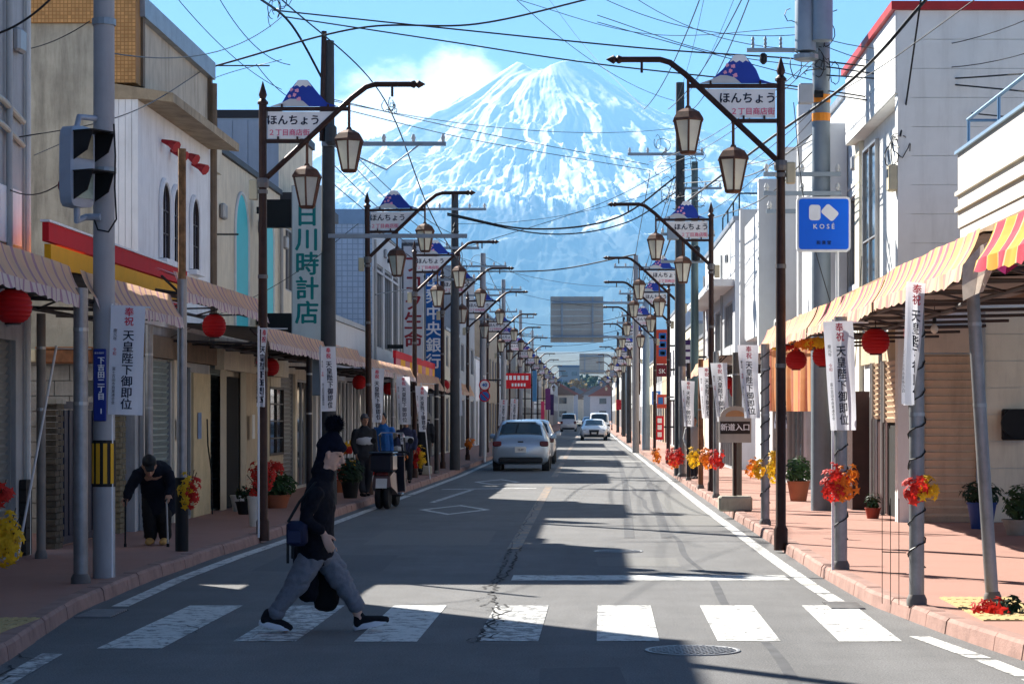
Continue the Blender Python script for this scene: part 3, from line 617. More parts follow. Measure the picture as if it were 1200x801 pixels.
# torn flaps hanging at the broken ends of the right-hand awnings
def flap(pts, m, label, name='torn_cloth'):
    mb = MB(); k = len(pts[0])
    for a, b in zip(pts, pts[1:]):
        for i in range(k - 1): mb.quad(a[i], a[i + 1], b[i + 1], b[i])
    o = mb.build(name, m, None, 60, pts[0][0]); bakeo = o; return tag(o, label, 'cloth')
TORN = mat('torn_lining', (.62, .55, .47), .9, var=.3, scale=8, trans=.3, dirt=.3); TORN2 = mat('torn_purple', (.30, .03, .13), .8, var=.5, scale=9, trans=.3)
fx0 = fr_(16.3)
flap([[(fx0 + .28, 16.34, 2.98), (fx0 + .12, 16.30, 2.90), (fx0 - .01, 16.3, 2.76)], [(fx0 + .2, 16.25, 2.72), (fx0 + .08, 16.2, 2.66), (fx0 - .03, 16.22, 2.6)], [(fx0 + .13, 16.25, 2.56), (fx0 + .05, 16.18, 2.53), (fx0 - .02, 16.24, 2.49)]], TORN, 'torn pale lining hanging from the broken end of the striped awning')
flap([[(fx0 + .36, 15.8, 3.02), (fx0 + .28, 15.84, 3.03), (fx0 + .2, 15.80, 3.0)], [(fx0 + .34, 15.84, 2.86), (fx0 + .25, 15.9, 2.84), (fx0 + .16, 15.82, 2.82)], [(fx0 + .30, 15.82, 2.72), (fx0 + .22, 15.86, 2.66), (fx0 + .15, 15.84, 2.70)]], TORN2, 'dark magenta cloth bunched at the end of the red and yellow awning')

# posts (left)
post(-4.66, 20.35, 2.82, .068, 'pale steel arcade post in front of the concrete signal pole', base=True)
post(-5.9, 23.9, 2.75, .05, 'grey pipe post beside the shutter at the far left', mat('dull_pipe', (.22, .20, .18), .6, .2, dirt=.4))
post(-5.55, 28.0, 2.8, .05, 'grey arcade post behind the stooping person')
post(-4.6, 36.5, 2.7, .05, 'dark thin post beside the white planter', DSTEEL)
post(-4.35, 49.3, 2.6, .055, 'steel arcade post behind the parked scooter')
post(-4.3, 52.0, 2.6, .04, 'slim grey post beside the people on the left pavement')
post(-4.05, 59.0, 2.5, .06, 'dark post in front of the woman in the patterned jumper', DSTEEL)
post(-3.95, 66, 2.5, .07, 'steel post past the people on the left pavement')
# posts (right)
post(3.33, 18.3, 2.78, .055, 'tall leaning steel post carrying the red and yellow awning', top=(3.16, 18.3))
post(2.66, 18.0, 2.66, .062, 'steel post wound with black cable, a folded white banner on it', coil=True)
post(2.52, 22.2, 2.64, .066, 'steel post wound with cable carrying the twisted banner on the right', coil=True)
post(2.48, 31.2, 2.66, .062, 'steel post with cable beside the bus stop board', coil=True)
post(2.46, 36.8, 2.7, .08, 'rusty thick post next to the bus stop board', mat('weathered_post', (.13, .12, .11), .7, .2, dirt=.5, dcol=(.2, .1, .05)))
post(2.38, 41.5, 2.85, .055, 'grey post with red leaves in the row behind the bus stop')
post(2.36, 46.8, 2.85, .055, 'brown post in the row of posts behind the bus stop', RUST)
post(2.36, 52.5, 2.9, .05, 'dark post in the row of posts behind the bus stop', DSTEEL)
post(2.36, 56, 2.9, .09, 'thick concrete post before the small right awning')

LANT = mat('red_paper', (.55, .012, .015), .55, var=.15, scale=5, trans=.35); LBLK = mat('lantern_black', (.01, .01, .01), .5)
def make_plantern():
    t = thing('paper_lantern', '', 'lantern'); prof = []; n = 22
    for i in range(n + 1):
        a = -PI / 2 + PI * i / n; rr = max(.075, .185 * max(math.cos(a), 0) ** .72) + (.009 if i % 2 else 0); prof.append((rr, .165 * math.sin(a)))
    MB().lathe((0, 0, -.20), prof, 20, caps=False).build('shell', LANT, t, 25)
    for z in (-.375, -.035): MB().lathe((0, 0, z), [(.08, 0), (.08, .02), (.06, .024)], 14).build('ring', LBLK, t)
    MB().tube([(0, 0, -.02), (0, 0, .13)], .006, 5).build('cord', LBLK, t)
    return t
lp = make_plantern(); LPOS = [(15, 363, 18.6, 'red paper lantern at the far left edge under the near awning'), (251, 384, 28.2, 'red paper lantern under the awning left of the first lamp post'), (316, 432, 36.5, 'red paper lantern behind the white banner pole on the left'),
    (421, 449, 47.5, 'red paper lantern beside the second left lamp post'), (457, 457, 52.5, 'red paper lantern between the banners past the second left lamp'), (521, 452, 66.0, 'red paper lantern hanging near the bank sign post'),
    (1026, 403, 25.0, 'largest red paper lantern on the right, beside the bare bulb'), (965, 419, 30.5, 'red paper lantern behind the twisted banner on the right'), (933, 424, 33.5, 'red paper lantern next to the first right lamp post'), (863, 459, 48.0, 'red paper lantern behind the bus stop board'), (854, 450, 52.0, 'small red paper lantern under the second right awning')]
for i, (u, v, y, lb) in enumerate(LPOS):
    o = lp if i == 0 else copy_tree(lp); p = P(u, v, y); p.z += .2; o.location = p; o['label'] = lb; o['group'] = 'red paper lanterns'; sca = 1.0 if i else 1.0
    o.scale = (.80, .80, .88) if i % 2 else (.84, .84, .86)

BAN = mat('banner_cloth', (.74, .75, .80), .8, var=.06, scale=3, trans=.30); BTX = mat('banner_ink', (.02, .022, .045), .7); BRED = mat('banner_red', (.62, .06, .10), .7)
def cloth_map(me, f):
    for v in me.vertices: v.co = f(v.co)
def make_banner(seed, w=.37, h=1.22, fold=0.0, twist=0.0, lean=0.0):
    """printed banner: local x across, z down from 0; the letters follow the cloth"""
    rd = random.Random(seed); ph = rd.uniform(0, 6)
    t = thing('celebration_banner', '', 'banner')
    def f(p):
        x, y, z = p; q = -z / h; s = (x + w / 2) / w
        xx = -w / 2 + (x + w / 2) * (1 - fold * q * .9); yy = y + .035 * math.sin(s * 4 + ph + q * 2.5) * q + fold * q * .12 * math.sin(s * 9 + ph) + .012 * math.sin(q * 7 + ph)
        a = twist * q; X = xx * math.cos(a) - yy * math.sin(a); Y = xx * math.sin(a) + yy * math.cos(a)
        return Vector((X + lean * q, Y, z - .02 * s * fold))
    mb = MB(); nx, nz = 8, 24; pv = [[f((-w / 2 + w * i / nx, 0, -h * j / nz)) for i in range(nx + 1)] for j in range(nz + 1)]
    for j in range(nz):
        for i in range(nx): mb.quad(pv[j][i], pv[j + 1][i], pv[j + 1][i + 1], pv[j][i + 1])
    b = mb.build('cloth', BAN, t, 80)
    def put(s, size, x, z, m, sp=1.0, weight=.0):
        o = text(s, size, m, b, (x, -.006, z), sp=sp, weight=weight, ext=.001); cloth_map(o.data, f); return o
    put('奉\n祝', .105, .015, -.13, BRED, 1.0, .002); put('天\n皇\n陛\n下\n御\n即\n位', .128, .015, -.725, BTX, 1.0, .0022)
    put('慶\n元\n年', .045, -.13, -.33, BTX); put('令\n和', .045, -.13, -.52, BRED); put('富\n士\n吉\n田\n市\n商\n業\n連\n合\n会', .042, -.13, -.90, BTX)
    return t
protos = [make_banner(1), make_banner(2, fold=.25, twist=.5, lean=.08), make_banner(3, w=.2, fold=.55, twist=.5), make_banner(4, fold=.15, twist=-.4, lean=.1)]
used = set()
BANS = [ # u,v of the top centre, depth, prototype, height, turn, label
 (150, 358, 20.9, 0, 1.03, .06, 'flat white celebration banner beside the concrete signal pole'),
 (309, 384, 28.3, 2, 1.0, -.9, 'narrow furled white banner on a thin pole in front of the first left lamp'),
 (384, 406, 35.5, 0, 1.05, .75, 'white celebration banner left of the crossing woman, by the dark utility pole'),
 (441, 432, 43.6, 1, 1.05, .35, 'white banner just beyond the second left lamp post'),
 (472, 441, 50.0, 3, 1.05, .3, 'white banner swinging above the scooter windscreen'),
 (494, 452, 53.5, 1, 1.1, .5, 'white banner on the pole beside the woman in the patterned jumper'),
 (534, 443, 63.0, 3, 1.05, .4, 'white banner near the speed limit sign on the left'),
 (590, 468, 92.0, 0, 1.1, .2, 'white banner above the silver car roof, nearer one'),
 (603, 467, 99.0, 0, 1.1, .3, 'white banner above the silver car roof, farther one'),
 (982, 376, 22.0, 1, 1.04, -.55, 'twisted white celebration banner on the cable-wound right post'),
 (1074, 330, 17.9, 2, .98, .2, 'tightly folded white banner strip on the near right post'),
 (876, 404, 31.0, 3, .98, -.35, 'white celebration banner next to the bus stop board'),
 (914, 400, 27.0, 2, 1.05, 1.2, 'edge-on white banner at the first right lamp post'),
 (842, 425, 41.3, 3, 1.05, -.35, 'white banner with slanted hem in the middle of the right-hand row'),
 (827, 430, 46.5, 1, 1.05, -.3, 'white banner partly hidden by another in the right-hand row'),
 (806, 446, 52.0, 3, 1.05, -.3, 'white banner farthest to the left of the right-hand row'),
 (746, 462, 97.0, 3, 1.15, -.3, 'white banner by the blue-grey gantry pole')]
for u, v, y, k, sz, rz, lb in BANS:
    o = protos[k] if k not in used else copy_tree(protos[k]); used.add(k)
    o.location = P(u, v, y); o.scale = (sz * .84, sz * .84, sz * .83 * random.uniform(.97, 1.03)); o.rotation_euler = (0, random.uniform(-.03, .05), rz); o['label'] = lb; o['group'] = 'white celebration banners'
def bpole(u, y, vtop, label, lean=0.0, r=.014, v0=None):
    x = (u - U0) * y / FPX; z1 = CH - (vtop - V0) * y / FPX; t = thing('banner_pole', label, 'pole', (x, y, SWZ), 'thin white banner poles')
    MB().tube([(x, y, SWZ - .004), (x + lean, y, z1)], r, 8).build('rod', WHITEP, t, 60); MB().tube([(x + lean, y, z1 - .03), (x + lean + .36, y + .05, z1 - .03)], .008, 6).build('crossbar', WHITEP, t)
    return t
bpole(131, 21.0, 356, 'thin white pole of the flat banner by the signal pole'); bpole(303, 28.0, 382, 'thin white pole in front of the first left lamp post', .0)
bpole(376, 35.4, 404, 'thin white pole of the banner by the dark utility pole'); bpole(437, 43.7, 430, 'thin white pole against the second left lamp post'); bpole(504, 54, 448, 'leaning white pole near the people on the left', -.22); bpole(976, 22.1, 374, 'thin pole of the twisted banner on the right')
bpole(20, 23.6, 405, 'slanted white pole leaning by the shutter at the far left', .42)
# ---------------------------------------------------------------- buildings
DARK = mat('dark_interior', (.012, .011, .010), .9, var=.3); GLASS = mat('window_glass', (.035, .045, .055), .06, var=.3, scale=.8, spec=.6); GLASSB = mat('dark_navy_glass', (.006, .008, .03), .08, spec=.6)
ALU = mat('aluminium_frame', (.36, .36, .36), .45, .5, var=.12); DBRN = mat('dark_brown_frame', (.035, .024, .018), .5, var=.3); CONC = mat('stained_concrete', (.46, .43, .35), .9, var=.3, scale=1.4, bump=.3, bscale=25, streak=.75, dscale=.9, dcol=(.055, .05, .04))
GREYR = mat('grey_render', (.42, .43, .44), .9, var=.16, scale=1.2, streak=.4, bump=.2); CREAM = mat('cream_render', (.74, .66, .51), .88, var=.12, streak=.35, dcol=(.16, .12, .08)); WHITER = mat('white_render', (.84, .85, .86), .85, var=.08, streak=.3, dcol=(.2, .19, .17)); LWHITE = mat('clean_white_render', (.60, .61, .62), .85, var=.06, streak=.15, dcol=(.3, .29, .27))
BEIGE = mat('beige_render', (.52, .41, .28), .85, var=.15, streak=.3); TILE = courses('tan_mosaic', (.66, .36, .14), (.55, .5, .42), .05, .05, 'X', mortar=.006, var=.3, dirt=.1); TILEY = courses('tan_mosaic_street', (.50, .28, .12), (.55, .5, .42), .05, .05, 'Y', mortar=.006, var=.3, dirt=.1)
BLUETILE = courses('blue_grey_tile', (.42, .53, .66), (.66, .68, .7), .15, .15, 'X', mortar=.014, var=.08, dirt=.1); SHUT = mat('shutter_grey', (.30, .31, .30), .5, .35, var=.12, streak=.35); SHUTT = mat('shutter_tan', (.58, .43, .30), .5, .15, var=.1, streak=.4, dcol=(.14, .09, .06)); SHUTG = mat('shutter_green_grey', (.26, .32, .31), .5, .3, var=.12, streak=.3)
WOOD = mat('weathered_wood', (.22, .12, .06), .8, var=.5, scale=5, streak=.5); CYAN = mat('cyan_panel', (.10, .62, .68), .6, var=.06); CLAD = mat('grey_metal_cladding', (.42, .48, .55), .55, .2, var=.08, streak=.15); BRNTRIM = mat('brown_trim', (.20, .14, .09), .7, var=.3, streak=.4); ROOFD = mat('dark_coping', (.05, .05, .055), .6, .2); COPE = mat('zinc_coping', (.30, .32, .35), .45, .5, var=.2, dirt=.3)
REDP = mat('red_sign_paint', (.60, .012, .02), .75, var=.06, dirt=.1); YELP = mat('yellow_sign_paint', (.85, .38, .01), .75, var=.06, dirt=.12); NAVYG = mat('navy_gate', (.018, .026, .055), .5, .2, var=.25, dirt=.25); SIDE = mat('siding_white', (.78, .79, .77), .75, var=.05, streak=.22, dcol=(.25, .24, .22)); SIDEC = mat('siding_cream', (.76, .71, .57), .75, var=.07, streak=.3, dcol=(.25, .2, .14))
RROOF = mat('red_roof_edge', (.42, .03, .03), .5, var=.2); BLK = mat('matt_black', (.012, .012, .013), .6, var=.2)
def shutter(root, o, a, n, W, H, m, name='shutter', pitch=.085):
    o = Vector(o); a = Vector(a); n = Vector(n); mb = MB(); k = int(H / pitch); pr = []
    for i in range(k + 1): z = H * i / k; pr += [(z, 0.0), (z + H / k * .70, .034), (z + H / k * .80, .0)]
    pr = [p for p in pr if p[0] <= H + .001]
    for (z0, d0), (z1, d1) in zip(pr, pr[1:]): mb.quad(o + n * d0 + Vector((0, 0, z0)), o + a * W + n * d0 + Vector((0, 0, z0)), o + a * W + n * d1 + Vector((0, 0, z1)), o + n * d1 + Vector((0, 0, z1)))
    b = mb.build(name, m, root); mb = MB()
    for x in (0, W): mb.obox(o + a * x + n * .02 + Vector((0, 0, H / 2)), a * .035, n * .03, (0, 0, H / 2)); mb.build('guide_rail', ALU, b); mb = MB()
    return b
def window(root, o, a, n, W, H, nx=2, ny=1, fm=None, gm=None, name='window', depth=.07, fw=.045):
    """framed window set into an opening: o is the lower corner on the wall face"""
    o = Vector(o); a = Vector(a); n = Vector(n); z = Vector((0, 0, 1)); fm = fm or ALU; gm = gm or GLASS; c = o - n * depth; mb = MB()
    for x0, x1, z0, z1 in ((0, W, 0, fw), (0, W, H - fw, H), (0, fw, fw, H - fw), (W - fw, W, fw, H - fw)): mb.obox(c + a * (x0 + x1) / 2 + z * (z0 + z1) / 2, a * (x1 - x0) / 2, n * .03, z * (z1 - z0) / 2)
    for i in range(1, nx): mb.obox(c + a * (W * i / nx) + z * H / 2, a * fw * .4, n * .026, z * (H / 2 - fw))
    for j in range(1, ny): mb.obox(c + a * W / 2 + z * (H * j / ny), a * (W / 2 - fw), n * .022, z * fw * .3)
    f = mb.build(name, fm, root)
    for i in range(nx):
        x0 = W * i / nx + fw * .4; x1 = W * (i + 1) / nx - fw * .4; dd = .004 * (i % 2)
        MB().quad(*[c - n * (.004 + dd) + a * x + z * y for x, y in ((x0, .01), (x1, .01), (x1, H - .01), (x0, H - .01))]).build('pane', gm, f)
    return f
def boards(root, o, a, n, W, H, bh, m, gap=.008, th=.02, name='siding_board'):
    o = Vector(o); a = Vector(a); n = Vector(n); k = int(round(H / bh)); bh = H / k
    for i in range(k):
        z = Vector((0, 0, bh * (i + .5))); d = n * (th / 2 + random.uniform(0, .003)); MB().obox(o + a * W / 2 + z + d, a * W / 2, n * th / 2, (0, 0, bh / 2 - gap / 2)).build(name, m, root)
def vboards(root, o, a, n, W, H, bw, m, gap=.008, th=.015, name='cladding_panel'):
    o = Vector(o); a = Vector(a); n = Vector(n); k = max(1, int(round(W / bw))); bw = W / k
    for i in range(k): MB().obox(o + a * bw * (i + .5) + Vector((0, 0, H / 2)) + n * th / 2, a * (bw / 2 - gap / 2), n * (th / 2 + random.uniform(0, .002)), (0, 0, H / 2)).build(name, m, root)
ZA = Vector((0, 1, 0))
def building(sg, y0, y1, xf, H, label, wm, smat=None, opens=(), depth=9.0, cope=COPE, name='shop_building', side_wall=True, cope_h=.12, cat='building'):
    """sg -1: left row facing +X; +1: right row facing -X. opens: (kind, y, z, w, h, ...) measured along the street"""
    gzz = float(gz(y0)) - (.01 if y0 < 260 else .3); nrm = Vector((-sg, 0, 0)); back = xf + sg * depth
    t = thing(name, label, cat, (xf, y0, gzz), None)
    holes = [(o[1] - y0, o[2] - gzz, o[3], o[4]) for o in opens]
    MB().wall((xf, y0, gzz), ZA, nrm, y1 - y0, H - gzz + (gzz if y0 < 260 else gzz), holes, .16).build('wall', wm, t)
    HH = H + (gzz if y0 >= 260 else 0)
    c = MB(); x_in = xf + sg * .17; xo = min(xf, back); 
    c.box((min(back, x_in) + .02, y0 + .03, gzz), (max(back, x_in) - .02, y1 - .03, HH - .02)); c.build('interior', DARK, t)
    for ya in (y0, y1 - .028): MB().box((min(xf + sg * .002, back), ya, gzz), (max(xf + sg * .002, back), ya + .028, HH)).build('side_wall', smat or wm, t)
    MB().box((min(xf - sg * .05, back), y0 - .03, HH), (max(xf - sg * .05, back), y1 + .03, HH + cope_h)).build('roof_coping', cope, t)
    for o in opens:
        k, y, z, wd, hh = o[:5]; p = (xf, y, z)
        if k == 'win': window(t, p, ZA, nrm, wd, hh, *(o[5] if len(o) > 5 else (2, 1)))
        elif k == 'winb': window(t, p, ZA, nrm, wd, hh, *(o[5] if len(o) > 5 else (2, 1)), fm=DBRN)
        elif k == 'shut': shutter(t, (xf + sg * .10, y, z), ZA, nrm, wd, hh, o[5] if len(o) > 5 else SHUT)
        elif k == 'glass': window(t, p, ZA, nrm, wd, hh, max(2, int(wd / .9)), 1, name='shop_window')
        elif k == 'door':
            d = MB().obox((xf + sg * .1, y + wd / 2, z + hh / 2), (.025, 0, 0), (0, wd / 2, 0), (0, 0, hh / 2)).build('door', o[5] if len(o) > 5 else WOOD, t)
            MB().tube([(xf + sg * .06, y + wd * .82, z + .9), (xf + sg * .06, y + wd * .82, z + 1.15)], .012, 6).build('handle', ALU, d)
        elif k == 'halfshut': shutter(t, (xf + sg * .10, y, z + hh * .62), ZA, nrm, wd, hh * .38, o[5] if len(o) > 5 else SHUTT)
    return t
XL = -6.1
# ---- left row
b0 = building(-1, 6, 24.6, -6.25, 7.75, 'grey rendered building at the left edge, rolled shutter below', GREYR, GREYR, [('shut', 19.6, .12, 4.6, 2.35, SHUT)])
MB().box((-6.27, 18, 3.5), (-6.21, 24.3, 4.1)).build('white_fascia', WHITER, b0)
for z, r in ((4.98, .035), (4.72, .03)): MB().tube([(-6.2, 20, z + .12), (-6.18, 23.4, z), (-6.22, 24.4, z - .10)], r, 8).build('conduit', mat('pale_conduit', (.46, .43, .36), .5), b0)
MB().tube([(-6.2, 24.52, .1), (-6.2, 24.52, 7.7)], .035, 8).build('downpipe', mat('white_pipe', (.6, .6, .58), .5), b0)
MB().box((-6.24, 24.32, .12), (-6.17, 24.58, .95)).build('dark_tiled_base', courses('dark_tile', (.03, .03, .03), (.12, .12, .12), .14, .14, 'Y', var=.3), b0)
# gate and walls closing the gap
gw = thing('yard_wall', 'grey concrete block wall of the yard behind the navy gate', 'wall', (-8, 29.2, 0))
BLOCK = mat('concrete_block', (.30, .29, .27), .95, var=.2, scale=3, bump=.3, streak=.5); BRK = mat('brown_brick', (.13, .105, .075), .9, var=.4, scale=12, bump=.3)
for j in range(12):
    for i in range(8):
        x = -9.2 + i * .4 + (j % 2) * .2
        if x + .39 < -6.36: MB().box((x + .005, 29.05 + random.uniform(0, .004), .11 + j * .2 + .005), (x + .395, 29.24, .11 + j * .2 + .195)).build('concrete_block', BLOCK, gw)
pl = thing('brick_pillar', 'slim brown brick pillar left of the navy gate', 'pillar', (-6.2, 25.7, 0))
for j in range(24):
    for i in range(2):
        yy = 25.52 + i * .19 + (j % 2) * .05; MB().box((-6.34, yy, .11 + j * .07 + .004), (-6.14 + random.uniform(0, .008), yy + .18, .11 + j * .07 + .066)).build('brick', BRK, pl)
MB().box((-6.36, 25.5, 1.79), (-6.12, 25.98, 1.84)).build('cap', CONC, pl)
gt = thing('yard_gate', 'dark navy ribbed metal gate between brick pillars behind the stooping person', 'gate', (-6.2, 26.1, 0))
for k in range(22): y = 26.06 + k * .125; MB().box((-6.235, y, .22), (-6.20 + .012 * (k % 2), y + .117, 1.72)).build('gate_slat', NAVYG, gt)
for z in (.14, 1.73): MB().box((-6.25, 26.0, z), (-6.17, 28.85, z + .09)).build('gate_rail', NAVYG, gt)
pl2 = thing('brick_pillar', 'mossy brick pillar right of the navy gate behind the stooping person', 'pillar', (-6.2, 29.0, 0))
for j in range(24):
    for i in range(2): yy = 28.92 + i * .19 + (j % 2) * .04; MB().box((-6.32, yy, .11 + j * .07 + .004), (-6.12 + random.uniform(0, .008), yy + .18, .11 + j * .07 + .066)).build('brick', mat('mossy_brick', (.20, .17, .11), .95, var=.4, scale=10, bump=.3), pl2)
rc = thing('meter_cabinet', 'rusty orange metal cabinet fixed above the yard wall', 'cabinet', (-6.6, 28.9, 2.35)); MB().cbox((-7.15, 28.8, 2.33), (-6.45, 29.05, 2.52), .02).build('case', RUST, rc); MB().box((-7.18, 28.77, 2.52), (-6.42, 29.06, 2.545)).build('lid', mat('rust_lid', (.35, .15, .06), .7, .2, var=.5, scale=6), rc)
MB().cbox((-7.42, 28.9, 2.35), (-7.2, 29.04, 2.52), .015).build('meter', BOXM, rc)
# red and yellow fascia over the awning
fa = thing('shop_fascia', 'red and yellow striped shop fascia above the left awning', 'sign', (-5.75, 23.6, 3.3), None)
MB().box((-5.79, 23.5, 3.50), (-5.72, 31.6, 3.70)).build('red_band', REDP, fa); MB().box((-5.792, 23.6, 3.24), (-5.722, 31.55, 3.478)).build('yellow_band', YELP, fa); MB().box((-5.80, 23.5, 3.10), (-5.73, 31.6, 3.215)).build('lower_band', REDP, fa)
MB().box((-5.80, 23.45, 3.702), (-5.70, 31.65, 3.725)).build('top_trim', SIGNW, fa); MB().box((-6.1, 29.6, 3.4), (-5.8, 29.75, 3.7)).build('bracket', BRNTRIM, fa)
# house with arched windows
b2 = thing('corner_house', 'stained concrete and white house with three arched windows and tan tiled corner', 'building', (-6, 29.4, 0))
Y0, Y1 = 29.4, 35.2
MB().box((-13, Y0 + .05, 0), (-6.40, Y1, 7.1)).build('concrete_wall', CONC, b2)
MB().box((-6.398, Y0 + .02, 0), (-6.02, Y1, 2.9)).build('lower_wall', GREYR, b2)
vboards(b2, (-6.398, Y0, 2.9), (1, 0, 0), (0, -1, 0), .43, 2.95, .085, WHITER, .006); MB().box((-6.398, Y0 + .002, 2.9), (-5.98, Y1, 5.86)).build('street_wall', WHITER, b2)
MB().box((-13, Y0 - .03, 6.85), (-6.36, Y0 + .03, 7.25)).build('tile_band', TILE, b2); MB().box((-6.40, Y0 - .02, 6.06), (-6.0, Y0 + .3, 7.25)).build('tiled_corner', TILE, b2)
MB().box((-6.38, Y0 + .3, 6.06), (-6.03, Y1 - .05, 7.0)).build('upper_panel', mat('stained_cream', (.55, .48, .38), .9, var=.15, streak=.7, dcol=(.12, .09, .06)), b2)
MB().box((-6.40, Y0 + .25, 6.98), (-5.93, Y1 + .05, 7.25)).build('roof_coping', COPE, b2)
for yy in (Y0 + .32, Y1 - .12): MB().box((-6.1, yy, 6.06), (-5.97, yy + .14, 6.98)).build('panel_post', BRNTRIM, b2)
cl = MB(); cl.prism([(-6.4, Y0 - .05, 6.06), (-5.5, Y0 - .05, 5.92), (-5.5, Y0 - .05, 5.80), (-5.9, Y0 - .05, 5.84), (-6.4, Y0 - .05, 5.84)], (0, Y1 - Y0 - .25, 0)); cl.build('cornice', mat('worn_cornice', (.42, .33, .22), .85, var=.35, scale=3, streak=.5), b2)
MB().tube([(-5.94, Y1 - .1, 2.9), (-5.94, Y1 - .1, 6.9)], .06, 8).build('downpipe', BRNTRIM, b2)
def arch(root, x, yc, z0, w, h, m, name, ring=True, d=.012, fm=None):
    pts = [(x, yc - w / 2, z0)] + [(x, yc - w / 2 * math.cos(PI * i / 14), z0 + h - w / 2 + w / 2 * math.sin(PI * i / 14)) for i in range(15)] + [(x, yc + w / 2, z0)]
    o = MB().prism(pts[::-1], (d, 0, 0)).build(name, m, root)
    if ring: MB().tube([(p[0] + d, p[1], p[2]) for p in pts], .03, 6).build('frame', fm or DBRN, o)
    return o
for yc in (31.2, 32.05, 33.55):
    aw = arch(b2, -5.982, yc, 3.85, .56, 1.05, GLASSB, 'arched_window'); pts_ = [(-5.965, yc - .33 * math.cos(PI * i / 14), 4.62 + .33 * math.sin(PI * i / 14)) for i in range(15)]; MB().tube([(-5.965, yc - .33, 3.85)] + pts_ + [(-5.965, yc + .33, 3.85)], .045, 6).build('arch_surround', WHITER, aw, 50)
    MB().box((-5.98, yc - .38, 3.77), (-5.86, yc + .38, 3.84)).build('sill', WHITER, aw); MB().box((-5.969, yc - .012, 3.86), (-5.955, yc + .012, 4.86)).build('mullion', DBRN, aw)
    for zz in (4.2, 4.52): MB().box((-5.969, yc - .27, zz), (-5.957, yc + .27, zz + .02)).build('glazing_bar', DBRN, aw)
for i, yy in enumerate((31.05, 31.7, 32.6, 33.4)):
    q = MB().tube([(-5.98, yy, 5.50 - .06 * (i % 2)), (-5.86, yy, 5.46 - .06 * (i % 2)), (-5.76, yy - .05, 5.40 - .06 * (i % 2))], [.02, .05, .085], 8).build('red_spotlight', mat('spotlight_red', (.42, .02, .03), .4), b2)
# cream house with cyan arches
b3 = building(-1, 35.35, 43.8, XL, 6.0, 'cream house with tall cyan arched recesses beside the first left lamp', CREAM, CREAM, [('shut', 35.7, .12, 1.5, 2.4, SHUTG), ('door', 37.6, .12, .9, 2.2, BEIGE), ('glass', 39.0, .12, 1.7, 2.3), ('shut', 41.2, .12, 1.4, 2.4, SHUTT)], cope=ROOFD, cope_h=.1)
for yc, w in ((38.9, 1.5), (42.2, 1.2)): arch(b3, XL + .004, yc, 3.0, w, 2.55, CYAN, 'arched_panel', True, .012, mat('white_arch_trim', (.7, .7, .68), .7))
MB().box((-6.3, 35.36, 5.6), (-6.02, 36.4, 6.2)).build('parapet_block', CREAM, b3); MB().tube([(-6.08, 36.1, 4.6), (-5.7, 36.1, 4.6)], .015, 6).build('bracket', BLK, b3)
# ground floor of the left row near the stooping person
sf = b2
shutter(sf, (-6.0, 29.7, .12), ZA, (1, 0, 0), 1.9, 2.3, SHUTG); MB().box((-6.02, 31.75, .12), (-5.93, 32.0, 2.7)).build('pier', CREAM, sf)
window(sf, (-5.93, 32.1, .12), ZA, (1, 0, 0), 1.2, 2.3, 2, 1, name='glazed_door'); MB().box((-6.02, 33.4, .12), (-5.95, 34.9, 2.3)).build('cream_panel', mat('cream_board', (.58, .47, .28), .7, var=.15, dirt=.2), sf)
MB().box((-6.02, 29.5, 2.45), (-5.9, 35.2, 2.75)).build('fascia', BRNTRIM, sf); MB().tube([(-5.9, 34.3, 1.6), (-5.88, 34.25, 1.2), (-5.87, 34.5, .8), (-5.87, 34.6, .12)], .012, 6).build('hose', BLK, sf)
ls = b3
for y in (36.0, 38.1, 40.9):
    mb = MB()
    for k in range(9): mb.quad((-5.98 + .05 * (k % 2), y + k * .035, .12), (-5.98 + .05 * ((k + 1) % 2), y + (k + 1) * .035, .12), (-5.98 + .05 * ((k + 1) % 2), y + (k + 1) * .035, 2.4), (-5.98 + .05 * (k % 2), y + k * .035, 2.4))
    mb.build('folding_shutter', mat('folding_cream', (.62, .53, .38), .6, var=.1, dirt=.15), ls)
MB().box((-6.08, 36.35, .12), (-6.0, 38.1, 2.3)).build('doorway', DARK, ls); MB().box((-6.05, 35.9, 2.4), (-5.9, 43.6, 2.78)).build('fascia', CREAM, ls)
text('小暮', .22, BLK, ls, (-5.89, 39.3, 2.6), rz=R(90), weight=.003)
MB().box((-6.06, 38.6, .12), (-5.97, 40.9, 2.4)).build('beige_wall', BEIGE, ls); wq = window(ls, (-5.92, 41.5, .9), ZA, (1, 0, 0), 1.9, 1.3, 2, 4, fm=DBRN, name='lattice_window')
MB().box((-6.06, 41.4, .12), (-5.99, 43.5, .9)).build('sill_wall', BEIGE, ls)
# metal-clad house behind
b4 = building(-1, 44.0, 49.4, XL - .05, 7.55, 'house with grey metal-clad side wall and dark roof edge behind the first left lamp sign', CREAM, CLAD, [('win', 45, 4.2, 1.5, 1.3), ('shut', 44.3, .12, 2.2, 2.4, SHUT), ('glass', 46.8, .12, 2.2, 2.3)], cope=ROOFD, cope_h=.16)
vboards(b4, (-11, 44.0, 0), (1, 0, 0), (0, -1, 0), 4.85, 7.5, .30, CLAD, .014, .02)
MB().box((-6.3, 44.2, 5.9), (-5.55, 49.2, 6.1)).build('upper_canopy', ROOFD, b4)
b5 = building(-1, 49.6, 61.8, XL, 3.95, 'low white shop with bright glazed front on the left behind the scooter', LWHITE, None, [('glass', 50, .12, 3.2, 2.4), ('glass', 53.6, .12, 3.2, 2.4), ('glass', 57.4, .12, 4.0, 2.4)])
for k in range(14): MB().box((XL + .02, 50.1 + k * .82, .12), (XL + .06, 50.16 + k * .82, 2.5)).build('white_mullion', SIGNW, b5)
